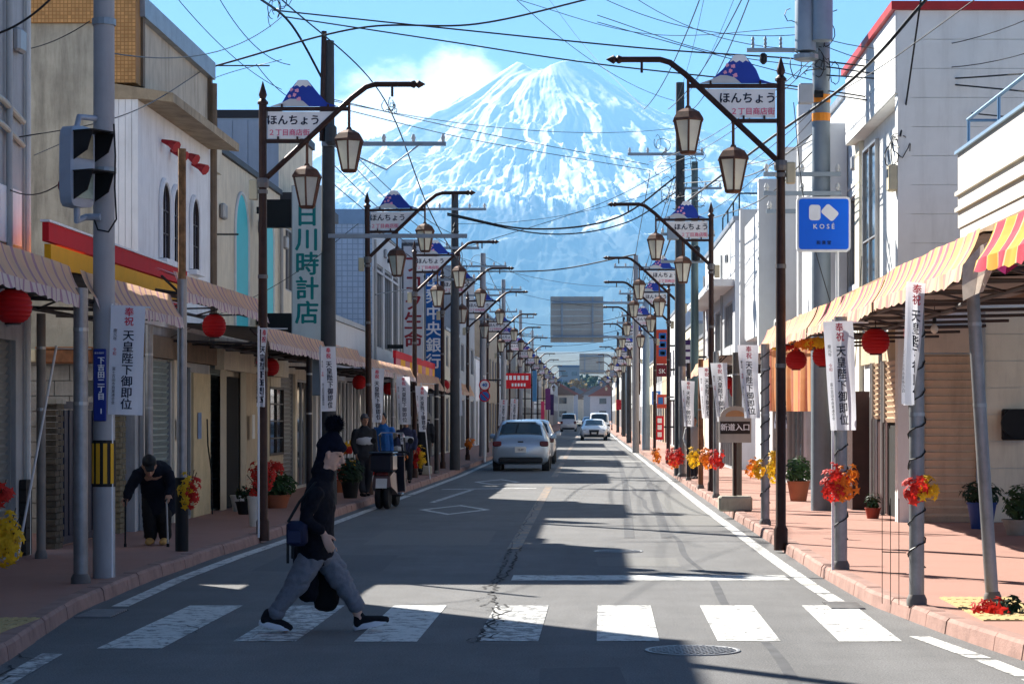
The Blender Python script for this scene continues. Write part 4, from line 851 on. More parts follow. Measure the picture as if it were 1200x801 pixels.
b6 = building(-1, 62, 71, XL + .05, 7.0, 'pale blue tiled office block with zinc roof edge and white window front', LWHITE, BLUETILE, [('win', 62.8, 3.6, 2.4, 2.4, (4, 1)), ('win', 65.8, 3.6, 2.4, 2.4, (4, 1)), ('win', 68.6, 3.6, 1.8, 2.4, (3, 1)), ('glass', 63, .12, 7, 2.5)], cope=mat('blue_zinc', (.20, .30, .42), .45, .4), cope_h=.42)
bb = [(71.2, 80, 5.6, 'dark brown', DBRN), (80.2, 91, 7.9, 'charcoal', mat('charcoal_wall', (.06, .06, .07), .8, streak=.2)), (91.2, 101, 5.2, 'cream', CREAM), (101.2, 114, 8.4, 'grey', GREYR), (114.2, 124, 4.6, 'white', WHITER), (124.2, 140, 7.4, 'beige', BEIGE), (140.3, 154, 5.4, 'white', LWHITE), (154.3, 172, 8.0, 'dark brown', DBRN), (172.3, 190, 5.0, 'grey', GREYR), (190.3, 212, 7.6, 'cream', CREAM), (212.3, 236, 6.2, 'white', WHITER), (236.3, 262, 8.0, 'grey', GREYR), (262.3, 300, 7.0, 'beige', BEIGE), (300.3, 345, 8.2, 'white', LWHITE), (345.3, 400, 7.0, 'grey', GREYR)]
def generic(sg, y0, y1, h, xf, label, wm, cope=COPE):
    n = max(1, int((y1 - y0) / 3.2)); o = []; g0 = float(gz(y0)); st = (y1 - y0) / n
    for i in range(n):
        ya = y0 + st * i + .5; o.append(('glass' if (i + int(y0)) % 3 else 'shut', ya, .12 + g0, st - 1, 2.3)); 
        if h > 5: o.append(('win', ya + .2, 3.7 + g0, st - 1.6, 1.3))
    return building(sg, y0, y1, xf, h, label, wm, None, o, cope=cope, depth=8)
for i, (y0, y1, h, cn_, wm) in enumerate(bb): generic(-1, y0, y1, h, -6.0 + .004 * min(y0 - 70, 100), f'{cn_} shop building, {ORD[i]} one past the pale blue tiled block on the left', wm)
# ---- right row
SLAB = mat('terrace_cream', (.60, .575, .51), .85, var=.06, streak=.2, dcol=(.3, .26, .2))
r0 = thing('terrace_building', 'cream roof terrace with pale blue railing above the near right awning', 'building', (4.6, 20, 0))
MB().box((4.62, 13, 3.45), (12, 27.6, 3.98)).build('slab', SLAB, r0); MB().box((4.6, 12.9, 3.982), (4.75, 27.65, 4.9)).build('parapet', SLAB, r0); MB().box((4.752, 27.5, 3.982), (12, 27.65, 4.9)).build('parapet', SLAB, r0)
for z in (4.18, 4.38): MB().box((4.56, 12.95, z), (4.6 - .002, 27.66, z + .05)).build('ledge', SLAB, r0)
MB().box((4.56, 12.9, 4.902), (4.79, 27.68, 4.94)).build('coping', mat('blue_zinc_trim', (.25, .36, .48), .45, .4), r0)
RAIL = mat('blue_rail', (.20, .33, .47), .4, .4)
for i in range(8): MB().tube([(4.68, 13.2 + i * 2.02, 4.94), (4.68, 13.2 + i * 2.02, 5.30)], .02, 6).build('rail_post', RAIL, r0)
MB().tube([(4.68, 13, 5.30), (4.68, 27.4, 5.30)], .022, 6).build('handrail', RAIL, r0); MB().tube([(4.68, 27.36, 5.29), (6.5, 27.36, 5.29)], .02, 6).build('handrail', RAIL, r0)
for y in (13.4, 27.2): MB().box((8.5, y, .1), (8.8, y + .3, 3.448)).build('column', CONC, r0)
MB().box((3.6, 13, 3.30), (6.5, 31.6, 3.36)).build('timber_soffit', mat('brown_soffit', (.30, .19, .11), .8, var=.3, streak=.3), r0)
r1 = thing('siding_house', 'large white siding house with red roof edge on the right', 'building', (4.45, 32, 0))
MB().box((4.66, 32.05, 0), (13, 38.2, 7.5)).build('core_wall', SIDE, r1)
boards(r1, (4.46, 32.05, 3.3), (1, 0, 0), (0, -1, 0), 8.5, 4.2, .42, SIDE); boards(r1, (5.66, 32.05, .12), (1, 0, 0), (0, -1, 0), 7.3, 3.1, .39, SIDEC)
MB().box((4.46, 32.03, .1), (4.66, 32.3, 6.3)).build('corner_fin', SIDE, r1)
boards(r1, (4.60, 37.6, 2.6), (1, 0, 0), (0, -1, 0), .48, 3.68, .36, SIDEC); MB().box((4.58, 37.602, 0), (4.68, 38.2, 6.3)).build('far_fin', SIDEC, r1)
window(r1, (4.655, 35.6, 3.0), ZA, (-1, 0, 0), 1.7, 3.1, 2, 2, depth=-.03, name='tall_window')
MB().box((4.44, 32.03, 6.302), (4.658, 38.25, 7.5)).build('upper_bay', SIDE, r1)
for k in range(3): MB().box((4.425, 32.04, 6.31 + k * .4), (4.438, 38.24, 6.70 + k * .4)).build('siding_board', SIDE, r1)
MB().box((4.36, 31.95, 7.502), (13, 38.35, 7.62)).build('red_roof_edge', RROOF, r1)
shutter(r1, (4.80, 32.02, .12), (1, 0, 0), (0, -1, 0), .82, 2.42, SHUTT, pitch=.115); MB().box((4.64, 31.98, 2.56), (5.66, 32.05, 2.95)).build('shutter_box', mat('tan_box', (.62, .50, .38), .7, streak=.2), r1)
MB().box((5.66, 32.0, .1), (5.72, 32.05, 3.2)).build('frame_post', ALU, r1)
MB().box((4.60, 32.5, 2.5), (4.655, 37.5, 2.95)).build('fascia', BEIGE, r1)
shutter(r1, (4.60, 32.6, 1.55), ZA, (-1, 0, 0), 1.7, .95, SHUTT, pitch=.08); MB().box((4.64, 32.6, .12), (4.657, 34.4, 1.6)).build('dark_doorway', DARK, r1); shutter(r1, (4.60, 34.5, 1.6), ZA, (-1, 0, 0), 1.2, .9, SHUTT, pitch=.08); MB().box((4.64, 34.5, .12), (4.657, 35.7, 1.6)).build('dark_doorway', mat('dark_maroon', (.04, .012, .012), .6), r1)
for y in (32.55, 34.42, 35.75): MB().tube([(4.56, y, .1), (4.56, y, 2.5)], .035, 8).build('door_post', ALU, r1)
MB().box((4.3, 36.2, .1), (4.58, 37.4, 2.05)).build('wood_screen', mat('dark_wood_screen', (.05, .022, .018), .6, var=.4, streak=.3), r1)
ac = thing('hose_reel', 'black hose reel hung on the cream siding at the right edge', 'hose reel', (6.0, 31.9, 1.6)); MB().lathe((6.12, 31.85, 1.55), [(.11, -.05), (.2, -.05), (.2, .05), (.11, .05)], 16, 'Y').build('drum', BLK, ac); MB().cbox((5.95, 31.9, 1.3), (6.3, 32.02, 1.75), .02).build('back_plate', BLK, ac)
r2 = building(1, 38.5, 46, 4.75, 7.55, 'tall pale house behind the blue cosmetics sign', mat('pale_blue_render', (.62, .67, .72), .8, var=.06, streak=.2), None, [('win', 39.3, 4.0, 1.4, 1.6), ('winb', 42, 3.8, 1.2, 2.2), ('glass', 38.8, .12, 3.0, 2.4), ('halfshut', 42.4, .12, 3.2, 2.4)])
MB().box((4.25, 40.6, 3.2), (4.73, 44.2, 7.0)).build('bay', LWHITE, r2); MB().box((4.2, 44.5, 2.9), (4.72, 44.8, 7.9)).build('fin', LWHITE, r2)
r3 = building(1, 46.3, 60.5, 4.55, 7.1, 'white shop with tall vertical fins by the second right lamp', LWHITE, None, [('win', 48, 3.8, 2, 1.8), ('win', 53, 3.8, 2, 1.8), ('glass', 47, .12, 4, 2.4), ('shut', 52, .12, 3, 2.4, SHUT), ('door', 56, .12, 1, 2.2)])
for y, x, h in ((46.25, 3.95, 7.25), (52.0, 3.98, 7.2), (58.6, 4.0, 7.1)): MB().box((x, y, 3.0), (4.54, y + .35, h)).build('fin', LWHITE, r3)
MB().box((4.1, 52.5, 3.6), (4.53, 58.3, 6.6)).build('balcony_wall', LWHITE, r3)
r4 = building(1, 63, 79, 4.15, 7.2, 'white box-shaped shop with window band and roof railing on the right', LWHITE, mat('cool_white', (.62, .68, .75), .8, var=.05, streak=.15), [('win', 64, 3.7, 4, 1.3, (5, 1)), ('win', 69, 3.7, 4, 1.3, (5, 1)), ('win', 74, 3.7, 3.6, 1.3, (4, 1)), ('glass', 64, .12, 6, 2.4), ('shut', 71, .12, 4, 2.4, SHUTG)])
MB().box((3.5, 63.2, 5.35), (4.14, 78.8, 5.55)).build('window_hood', LWHITE, r4)
for y in (63.4, 66, 68.6, 71.2): MB().tube([(4.3, y, 7.3), (4.3, y, 8.0)], .025, 6).build('roof_rail', BLK, r4)
MB().tube([(4.3, 63.4, 8.0), (4.3, 71.2, 8.0)], .025, 6).build('roof_rail', BLK, r4); MB().tube([(4.3, 63.4, 8.0), (7.3, 63.4, 8.0)], .025, 6).build('roof_rail', BLK, r4)
rr = [(79.3, 90, 4.6, 'cream', CREAM), (90.3, 104, 5.4, 'cream', SIDEC), (104.3, 118, 6.8, 'white', WHITER), (118.3, 130, 4.6, 'brown', BEIGE), (130.3, 146, 6.6, 'grey', GREYR), (146.3, 165, 5.2, 'cream', CREAM), (165.3, 186, 7.4, 'white', WHITER), (186.3, 210, 5.6, 'brown', DBRN), (210.3, 240, 7.0, 'grey', GREYR), (240.3, 270, 6.0, 'cream', CREAM), (270.3, 310, 7.4, 'white', LWHITE), (310.3, 360, 6.4, 'beige', BEIGE), (360.3, 410, 7.6, 'grey', GREYR)]
for i, (y0, y1, h, cn_, wm) in enumerate(rr): generic(1, y0, y1, h, 4.3, f'{cn_} shop building, {ORD[i]} one past the white box-shaped shop on the right', wm)
# ---- far end of the street
FARM = [mat('far_grey_block', (.30, .34, .38), .9), mat('far_white_block', (.6, .6, .6), .9), mat('far_brown_block', (.25, .2, .17), .9), mat('far_blue_roof', (.12, .18, .3), .7)]
def far_house(u0, u1, vt, Y, label, m, win=True):
    x0, x1 = (u0 - U0) * Y / FPX, (u1 - U0) * Y / FPX; z1 = CH - (vt - V0) * Y / FPX; z0 = float(gz(Y)) - 2
    t = thing('distant_building', label, 'building', (x0, Y, z0)); MB().box((x0, Y, z0), (x1, Y + 14, z1)).build('wall', m, t); MB().box((x0 - .5, Y - .5, z1), (x1 + .5, Y + 14.5, z1 + .8)).build('roof', FARM[3] if win else ROOFD, t)
    if win:
        for z in np.arange(z0 + 6, z1 - 2, 3.4):
            for x in np.arange(x0 + 1.2, x1 - 2, 4.0): MB().box((x, Y - .12, z), (x + 2.2, Y + .02, z + 1.5)).build('window', GLASS, t)
far_house(655, 679, 430, 900, 'large grey-blue block closing the far end of the street', FARM[0]); far_house(640, 657, 447, 760, 'pale block at the far left end of the street', FARM[1]); far_house(676, 693, 446, 1000, 'low tan building at the far end under the second road sign', FARM[2], False)
far_house(690, 706, 455, 820, 'distant white house at the far right end of the street', FARM[1]); far_house(703, 720, 449, 640, 'distant brown house beyond the last right lamps', FARM[2]); far_house(660, 672, 458, 640, 'small white house in the middle of the far end', FARM[1], False)

HROOF = [mat('far_red_roof', (.28, .10, .07), .8), mat('far_grey_roof', (.16, .17, .19), .8), mat('far_brown_roof', (.20, .13, .09), .8)]
def gable(u, Y, w_, h_, label, wm, rm):
    x = (u - U0) * Y / FPX; z0 = float(gz(Y)) - .5; t = thing('distant_house', label, 'house', (x, Y, z0)); MB().box((x - w_ / 2, Y, z0), (x + w_ / 2, Y + 9, z0 + h_)).build('wall', wm, t)
    MB().prism([(x - w_ / 2 - .5, Y - .4, z0 + h_), (x + w_ / 2 + .5, Y - .4, z0 + h_), (x, Y - .4, z0 + h_ + w_ * .32)], (0, 9.8, 0)).build('roof', rm, t)
    for q in (-.28, .18):
        for zz in (1.6, 4.3):
            if zz + 1.4 < h_: MB().box((x + w_ * q, Y - .06, z0 + zz), (x + w_ * q + 1.5, Y + .02, z0 + zz + 1.2)).build('window', GLASS, t)
for i, (u, Y, w_, h_, lb) in enumerate(((652, 520, 10, 6.5, 'white gabled house left of the far road end'), (662, 560, 9, 5.5, 'grey gabled house in the gap at the far road end'), (672, 640, 11, 6, 'red roofed house straight down the street'), (684, 700, 10, 6, 'brown roofed house beyond the distant cars'), (697, 600, 10, 6, 'white gabled house right of the far road end'), (708, 540, 10, 6.5, 'grey roofed house at the far right road end'), (716, 480, 9, 6, 'cream gabled house past the last right shops'), (646, 450, 9, 6, 'cream gabled house past the last left shops'), (690, 1150, 16, 10, 'wide brown roofed house low on the far hillside'), (668, 1250, 18, 9, 'wide grey roofed house low on the far hillside'))): gable(u, Y, w_, h_, lb, (FARM[1], CREAM, FARM[0])[i % 3], HROOF[(i * 2) % 3])
FTREE = mat('far_tree_leaf', (.05, .09, .04), .9, var=.5, scale=.6); FTREY = mat('far_autumn_leaf', (.30, .20, .06), .9, var=.5, scale=.6)
def ftree(u, Y, h, label, m, seed):
    rd = random.Random(seed); x = (u - U0) * Y / FPX; z0 = float(gz(Y)) - .5; t = thing('distant_tree', label, 'tree', (x, Y, z0)); MB().tube([(x, Y, z0), (x + .2, Y, z0 + h * .6)], [h * .04, h * .015], 7).build('trunk', WOOD, t); mb = MB()
    for i in range(340):
        d = Vector((rd.gauss(0, 1), rd.gauss(0, 1), rd.gauss(0, 1))).normalized() * rd.random() ** .4; p = Vector((x, Y, z0 + h * .62)) + Vector((d.x * h * .36, d.y * h * .36, d.z * h * .4)); s = h * rd.uniform(.03, .07); a = Vector((rd.gauss(0, 1), rd.gauss(0, 1), rd.gauss(0, 1))).normalized() * s; b = a.cross(Vector((rd.gauss(0, 1), rd.gauss(0, 1), rd.gauss(0, 1)))).normalized() * s; mb.add([p - a, p + b, p + a, p - b], [(0, 1, 2, 3)])
    mb.build('crown', m, t)
for i, (u, Y, h, m, lb) in enumerate(((676, 820, 13, FTREY, 'yellowing tree at the far end under the second road sign'), (694, 880, 14, FTREE, 'dark green tree right of the far grey block'), (704, 720, 11, FTREE, 'green tree behind the distant right houses'), (657, 700, 11, FTREE, 'green tree behind the distant left houses'), (686, 1020, 16, FTREE, 'tall dark tree on the far hillside'), (712, 900, 14, FTREY, 'tawny tree on the far right hillside'), (664, 980, 15, FTREY, 'tawny tree beside the far grey block'))): ftree(u, Y, h, lb, m, 60 + i)

# fittings fixed to the house fronts
ACW = mat('air_unit_white', (.66, .66, .62), .6, var=.06, streak=.25); GRILL = mat('air_unit_grille', (.10, .10, .10), .6)
def aircon(root, x, y, z, sg):
    a = MB().cbox((min(x, x - sg * .3), y, z), (max(x, x - sg * .3), y + .78, z + .56), .02).build('air_conditioner', ACW, root); xf = x - sg * .302
    MB().lathe((xf, y + .3, z + .28), [(.21, 0), (.21, -sg * .012), (.03, -sg * .016)], 18, 'X').build('fan_grille', GRILL, a); MB().box((min(x, x - sg * .3), y + .05, z - .05), (max(x, x - sg * .3), y + .73, z - .012)).build('shelf_bracket', BLK, a)
def pipe(root, x, y, z0, z1, r, m): return MB().tube([(x, y, z0), (x, y, z1)], r, 8).build('downpipe', m, root, 50)
PVC = mat('pvc_grey', (.40, .40, .39), .5); 
def meter(root, x, y, z, sg, m=BOXM):
    q = MB().cbox((min(x, x - sg * .13), y, z), (max(x, x - sg * .13), y + .26, z + .38), .02).build('meter_box', m, root); MB().box((min(x - sg * .13, x - sg * .136), y + .06, z + .2), (max(x - sg * .13, x - sg * .136), y + .2, z + .32)).build('meter_window', GLASS, q)
def vent(root, x, y, z, sg):
    q = MB().cbox((min(x, x - sg * .1), y, z), (max(x, x - sg * .1), y + .3, z + .26), .03).build('vent_hood', ALU, root)
for rt, x, sg, items in ((b3, XL, -1, [('p', 35.6), ('p', 43.6), ('v', 36.6, 4.9), ('m', 40.6, 3.3), ('v', 40.9, 5.0)]), (b4, XL - .05, -1, [('a', 47.2, 4.1), ('p', 49.2), ('v', 44.5, 5.0), ('m', 46.7, 3.2)]), (b6, XL + .05, -1, [('p', 70.7), ('p', 62.3), ('v', 65.4, 6.3)]), (r2, 4.75, 1, [('p', 38.75), ('a', 44.9, 3.6), ('v', 39.2, 6.0), ('m', 41.3, 3.2)]), (r3, 4.55, 1, [('p', 50.9), ('a', 50.2, 3.3), ('v', 48, 6.1), ('p', 60.2), ('a', 59.0, 4.6)]), (r4, 4.15, 1, [('p', 68.4), ('p', 78.7), ('v', 66, 6.2), ('v', 72, 6.2), ('a', 73.1, 3.0)]), (b0, -6.25, -1, [('p', 23.7), ('v', 24.0, 5.6)])):
    for it in items:
        if it[0] == 'p': pipe(rt, x - sg * .06, it[1], 2.6, 6.6 if rt not in (b3,) else 5.7, .038, PVC)
        elif it[0] == 'a': aircon(rt, x, it[1], it[2], sg)
        elif it[0] == 'm': meter(rt, x, it[1], it[2], sg)
        else: vent(rt, x, it[1], it[2], sg)
meter(r1, 4.46, 32.02, 4.9, 1); pipe(r1, 7.4, 32.0, .1, 7.4, .04, PVC); MB().cbox((5.2, 31.9, 3.5), (5.45, 32.05, 3.72), .02).build('vent_hood', ALU, r1)
# panel joints on the plain render fronts
JNT = mat('joint_line', (.22, .21, .2), .9)
for rt, x, sg, y0, y1, h in ((r2, 4.75, 1, 38.5, 46, 7.4), (r3, 4.55, 1, 46.3, 60.5, 7.0), (r4, 4.15, 1, 63, 79, 7.1), (b6, XL + .05, -1, 62, 71, 6.9)):
    for z in (3.15, 5.75): MB().box((min(x, x - sg * .02), y0 + .02, z), (max(x, x - sg * .02), y1 - .02, z + .07)).build('string_course', LWHITE, rt)
# paper notices and a shop poster under the left arcade
PAP = mat('paper_notice', (.70, .68, .62), .8, var=.08)
for rt, x, y, z, w_, h_, m in ((b2, -5.91, 31.8, 1.3, .18, .3, PAP), (b3, -5.88, 38.75, 1.25, .3, .42, PAP), (b3, -5.88, 40.2, 1.35, .25, .36, mat('faded_red_poster', (.45, .12, .10), .8, var=.3, scale=9)), (b2, -5.94, 33.7, 1.3, .3, .4, mat('faded_blue_poster', (.18, .26, .42), .8, var=.3, scale=9))): MB().box((x, y, z), (x + .006, y + w_, z + h_)).build('notice', m, rt)
# ---------------------------------------------------------------- utility poles, signal, signs
PCON = mat('pole_concrete', (.36, .36, .37), .85, var=.12, scale=2, streak=.3, dcol=(.16, .15, .15)); PDARK = mat('dark_pole', (.06, .062, .066), .7, .1, var=.25, streak=.2); GALV = mat('galvanised_arm', (.26, .30, .33), .45, .5, var=.15); SIGB = mat('signal_grey_blue', (.33, .38, .46), .45, .2, var=.08, dirt=.15); PORC = mat('porcelain', (.62, .62, .6), .3)
def upole(x, y, h, r0, r1, label, m=PCON, arms=(), name='utility_pole'):
    t = thing(name, label, 'utility pole', (x, y, SWZ - .01), 'utility poles'); MB().tube([(x, y, SWZ - .01), (x, y, h)], [r0, r1], 14).build('shaft', m, t, 50)
    for z, xa, xb in arms:
        MB().box((x + xa, y - r1 - .06, z - .035), (x + xb, y - r1 - .001, z + .035)).build('cross_arm', GALV, t); st = .001
        k = max(2, int((xb - xa) / .45))
        for i in range(k + 1):
            xx = x + xa + .05 + (xb - xa - .1) * i / k
            if abs(xx - x) > .12: MB().lathe((xx, y - r1 - .03, z + .036), [(.015, 0), (.035, .02), (.03, .05), (.045, .06), (.03, .1), (.02, .13)], 8).build('insulator', PORC, t)
    return t
def at(u, v, Y): return P(u, v, Y)
# concrete pole with signal, address plate and warning band
p1 = upole(-4.60, 21.05, 9.5, .105, .092, 'concrete utility pole carrying the traffic signal and blue address plate')
MB().tube([(-4.60, 21.05, .98), (-4.60, 21.05, 1.42)], [.112, .111], 16).build('black_band', BLK, p1)
for k in range(-1, 3): a = -PI / 2 + (k - .5) * .62; MB().obox((-4.60 + 0.113 * math.cos(a), 21.05 + 0.113 * math.sin(a), 1.20), (-.018 * math.sin(a), .018 * math.cos(a), 0), (.004 * math.cos(a), .004 * math.sin(a), 0), (0, 0, .19)).build('yellow_strip', mat('warning_yellow', (.72, .38, .02), .5, dirt=.15), p1)
MB().lathe((-4.6, 21.05, 5.35), [(.115, 0), (.115, .06)], 14).build('steel_band', GALV, p1); MB().lathe((-4.6, 21.05, 3.95), [(.118, 0), (.118, .05)], 14).build('steel_band', GALV, p1)
ap = thing('address_plate', 'narrow blue street address plate on the concrete pole', 'sign', (-4.6, 20.88, 1.65)); AB = mat('address_blue', (.012, .03, .22), .35, var=.08, dirt=.08)
MB().cbox((-4.665, 20.885, 1.60), (-4.545, 20.915, 2.28), .008).build('plate', AB, ap); text('下\n吉\n田\n二\n丁\n目\n\n1', .068, SIGNW, ap, (-4.590, 20.880, 1.93), weight=.002); text('富士吉田市', .018, SIGNW, ap, (-4.607, 20.880, 2.24))
# pedestrian signal turned along the crossing
sg_ = thing('traffic_signal', 'grey two-light pedestrian signal with black hoods on the concrete pole', 'traffic light', (-4.78, 20.9, 3.9))
fa_ = Vector((.86, -.51, 0)); sd_ = Vector((.51, .86, 0)); cc = Vector((-4.78, 20.72, 3.97))
def SB(c, a, b, z): return MB().obox(c, fa_ * a, sd_ * b, (0, 0, z))
def cob(c, a, b, z, ch=.035):
    mb = MB(); rs = []
    for k, i in ((-1, ch * .8), (-1 + .16, 0), (1 - .16, 0), (1, ch * .8)):
        pts = []
        for q in range(16):
            an = 2 * PI * q / 16; ca, sa = math.cos(an), math.sin(an); sx = math.copysign(abs(ca) ** .35, ca); sy = math.copysign(abs(sa) ** .35, sa)
            pts.append(c + fa_ * a * k + sd_ * (b - i) * sx + Vector((0, 0, (z - i) * sy)))
        rs.append(pts)
    return mb.rings(rs)
cob(cc, .085, .16, .38).build('housing', SIGB, sg_, 50)
for k, (dz, lc) in enumerate(((.185, (.10, .015, .01)), (-.185, (.02, .10, .06)))):
    c2 = cc + fa_ * .09 + Vector((0, 0, dz)); SB(c2, .012, .11, .11).build('lens', mat(f'lens_{k}', (.45, .42, .30) if k == 0 else (.36, .46, .40), .3, var=.3, scale=14), sg_)
    h = MB(); outer = []
    for q in (-1, 1):
        h.prism([c2 + sd_ * .14 * q + Vector((0, 0, .135)), c2 + sd_ * .14 * q + fa_ * .24 + Vector((0, 0, .125)), c2 + sd_ * .14 * q + fa_ * .17 + Vector((0, 0, -.05)), c2 + sd_ * .14 * q + Vector((0, 0, -.13))], sd_ * .008)
    h.build('hood_cheek', BLK, sg_); SB(c2 + fa_ * .12 + Vector((0, 0, .135)), .122, .148, .006).build('hood', BLK, sg_)
MB().tube([cc + Vector((0, 0, .38)), cc + Vector((.02, 0, .47)), (-4.66, 20.98, 4.46)], .028, 8).build('upper_bracket', SIGB, sg_, 50); MB().tube([cc + Vector((0, 0, -.38)), cc + Vector((0, 0, -.5)), (-4.74, 20.9, 3.52), (-4.60, 20.9, 3.52)], .032, 8).build('lower_bracket', SIGB, sg_, 50)
MB().tube([(-4.48, 20.93, 4.4), (-4.46, 20.9, 4.1), (-4.47, 20.92, 3.8), (-4.45, 20.9, 3.5), (-4.52, 20.88, 3.38), (-4.62, 20.88, 3.4), (-4.66, 20.9, 3.5)], .009, 6).build('cable', TAPE, sg_)
rm = thing('round_reflector', 'small dark red round lamp behind the pedestrian signal', 'lamp', (-4.9, 21.2, 3.8)); MB().lathe((-5.0, 21.3, 3.86), [(.02, -.06), (.085, -.05), (.1, 0), (.085, .03)], 14, 'Y').build('bowl', mat('dull_red', (.2, .03, .03), .5), rm); MB().tube([(-5.0, 21.28, 3.86), (-4.68, 21.1, 3.86)], .012, 6).build('stalk', BLK, rm)
# wooden mast rising from the awning
wm_ = thing('wooden_mast', 'rusty brown mast rising through the left awning before the arched windows', 'post', (-4.62, 25.2, 0)); MB().tube([(-4.62, 25.2, 0.11), (-4.62, 25.2, 3.2)], .055, 10).build('lower_shaft', STEEL, wm_, 50); MB().tube([(-4.62, 25.2, 3.2), (-4.62, 25.2, 4.68)], .045, 8).build('upper_shaft', mat('mast_rust', (.27, .15, .07), .9, var=.6, scale=9, streak=.6), wm_)
MB().tube([(-4.62, 25.19, .11), (-4.62, 25.19, .95)], .075, 10).build('black_sleeve', BLK, wm_, 50)
# other poles
q2 = upole(-4.52, 38.5, 8.15, .15, .10, 'dark utility pole behind the second left lamp, a long arm on it', PDARK, [(6.35, -.1, 2.05)]); MB().box((-4.5, 38.3, 4.72), (-4.5 + 2.4, 38.36, 4.79)).build('cross_arm', GALV, q2); MB().lathe((-2.3, 38.33, 4.79), [(.03, 0), (.06, .03), (.03, .1), (.05, .13), (.02, .2)], 8).build('insulator', PDARK, q2)
MB().tube([(-4.62, 38.4, 6.4), (-4.58, 38.4, 8.3)], .05, 6).build('mast_head', BRN, q2); MB().tube([(-4.5, 38.35, 6.35), (-3.5, 38.33, 5.9), (-2.9, 38.33, 6.35)], .015, 5).build('brace', GALV, q2)
MB().lathe((-4.45, 38.3, 6.32), [(.06, 0), (.1, .05), (.1, .3), (.05, .36)], 10).build('joint_box', PDARK, q2); MB().cbox((-4.85, 38.2, 2.0), (-4.4, 38.42, 2.75), .02).build('switch_cabinet', mat('cabinet_blue_grey', (.17, .23, .29), .5, dirt=.2), q2)
q3 = upole(3.77, 36.0, 11, .17, .13, 'grey utility pole with transformers behind the blue cosmetics sign', mat('steel_pole', (.20, .24, .28), .55, .3, var=.12, streak=.2), [(5.55, -.95, .3), (5.24, -.95, .3), (4.95, -.9, .3)])
for k, (dx, dz, hh) in enumerate(((-.28, 7.55, 1.0), (-.02, 7.7, .95))): MB().lathe((3.77 + dx, 35.75 - .1 * k, dz - .05), [(.05, 0), (.17, .02), (.17, hh - .1), (.14, hh), (.05, hh + .08)], 16).build('transformer', mat('transformer_grey', (.26, .31, .36), .5, .3, dirt=.15), q3, 40)
MB().lathe((3.5, 35.75, 7.36), [(.12, 0), (.20, .03), (.20, .10), (.10, .13)], 14).build('transformer_base', GALV, q3); MB().box((2.55, 35.8, 7.52), (3.7, 35.87, 7.58)).build('cross_arm', GALV, q3)
for dx in (2.65, 2.85, 3.1): MB().lathe((dx, 35.83, 7.58), [(.012, 0), (.028, .02), (.018, .05), (.028, .07), (.018, .12), (.028, .14), (.012, .19)], 8).build('insulator', GALV, q3)
MB().lathe((2.82, 35.83, 7.5), [(.03, 0), (.06, -.03), (.06, -.14), (.02, -.18)], 8).build('cutout', BLK, q3); MB().cbox((3.38, 35.7, 6.68), (3.62, 35.9, 7.0), .02).build('junction_box', mat('light_grey_box', (.45, .47, .5), .5), q3); MB().tube([(3.64, 35.8, 6.84), (3.78, 35.8, 6.84)], .06, 10).build('box_collar', BLK, q3)
for z in (6.72, 6.42): MB().lathe((3.77, 36, z), [(.152, 0), (.152, .13)], 14).build('orange_band', mat('orange_band', (.75, .25, .02), .5), q3)
q4 = upole((797 - U0) * 57 / FPX, 57, 10.2, .16, .11, 'dark utility pole with wires behind the third right lamp', PDARK, [(8.35, -1.35, .6), (6.3, -.5, .5), (5.6, -.5, .6)])
MB().cbox((2.0, 56.7, 6.15), (2.3, 56.9, 6.55), .02).build('junction_box', GALV, q4); MB().lathe((2.75, 56.8, 5.6), [(.02, 0), (.1, .02), (.1, .35), (.05, .4)], 10).build('closure', BLK, q4)
q5 = upole((814 - U0) * 66 / FPX, 66, 9.2, .14, .1, 'green-grey utility pole beside the white fin shop', mat('green_grey_pole', (.10, .15, .15), .6, .2, streak=.2), [(8.4, -.6, .8), (7.0, -.6, .6)])
UPS = [(745, 92, 8.3, 'left of the first road sign gantry pole'), (737, 125, 8.5, 'beyond the gantry on the right'), (731, 165, 9.0, 'in the far right row, nearer one'), (724, 205, 9.4, 'in the far right row, farther one'), (533, 63, 8.0, 'past the bank sign on the left'), (566, 84, 7.8, 'near the speed limit sign on the left'), (590, 110, 8.4, 'behind the fifth left lamp'), (610, 146, 8.6, 'in the far left row, nearer one'), (624, 186, 8.8, 'in the far left row, farther one')]
for u, y, h, lb in UPS: upole((u - U0) * y / FPX, y, h, .15, .1, 'utility pole ' + lb, PDARK if y % 2 else PCON, [(h - .5, -.9, .9), (h - 1.6, -.7, .7), (h - 2.5, -.6, .6)])
# blue cosmetics sign
ks = thing('cosmetics_sign', 'square blue sign with white emblem reading KOSE on the right', 'sign', (3.48, 33, 4.1)); KB = mat('bright_sign_blue', (.004, .13, .78), .3, var=.05); x0, x1, z0, z1 = 3.09, 3.89, 4.09, 4.90
def rrect(x0, x1, z0, z1, r, y, n=5):
    p = []
    for cx, cz, a0 in ((x1 - r, z1 - r, 0), (x0 + r, z1 - r, PI / 2), (x0 + r, z0 + r, PI), (x1 - r, z0 + r, 1.5 * PI)):
        for i in range(n + 1): a = a0 + PI / 2 * i / n; p.append((cx + r * math.cos(a), y, cz + r * math.sin(a)))
    return p
MB().prism(rrect(x0, x1, z0, z1, .06, 32.95), (0, .14, 0)).build('case', SIGNW, ks); MB().prism(rrect(x0 + .03, x1 - .03, z0 + .03, z1 - .03, .045, 32.944), (0, .01, 0)).build('blue_face', KB, ks)
MB().prism(rrect(3.27, 3.44, 4.55, 4.78, .045, 32.938), (0, .008, 0)).build('emblem_block', EWHT, ks); pr = rrect(-.115, .115, -.085, .085, .04, 32.938); an = -.72
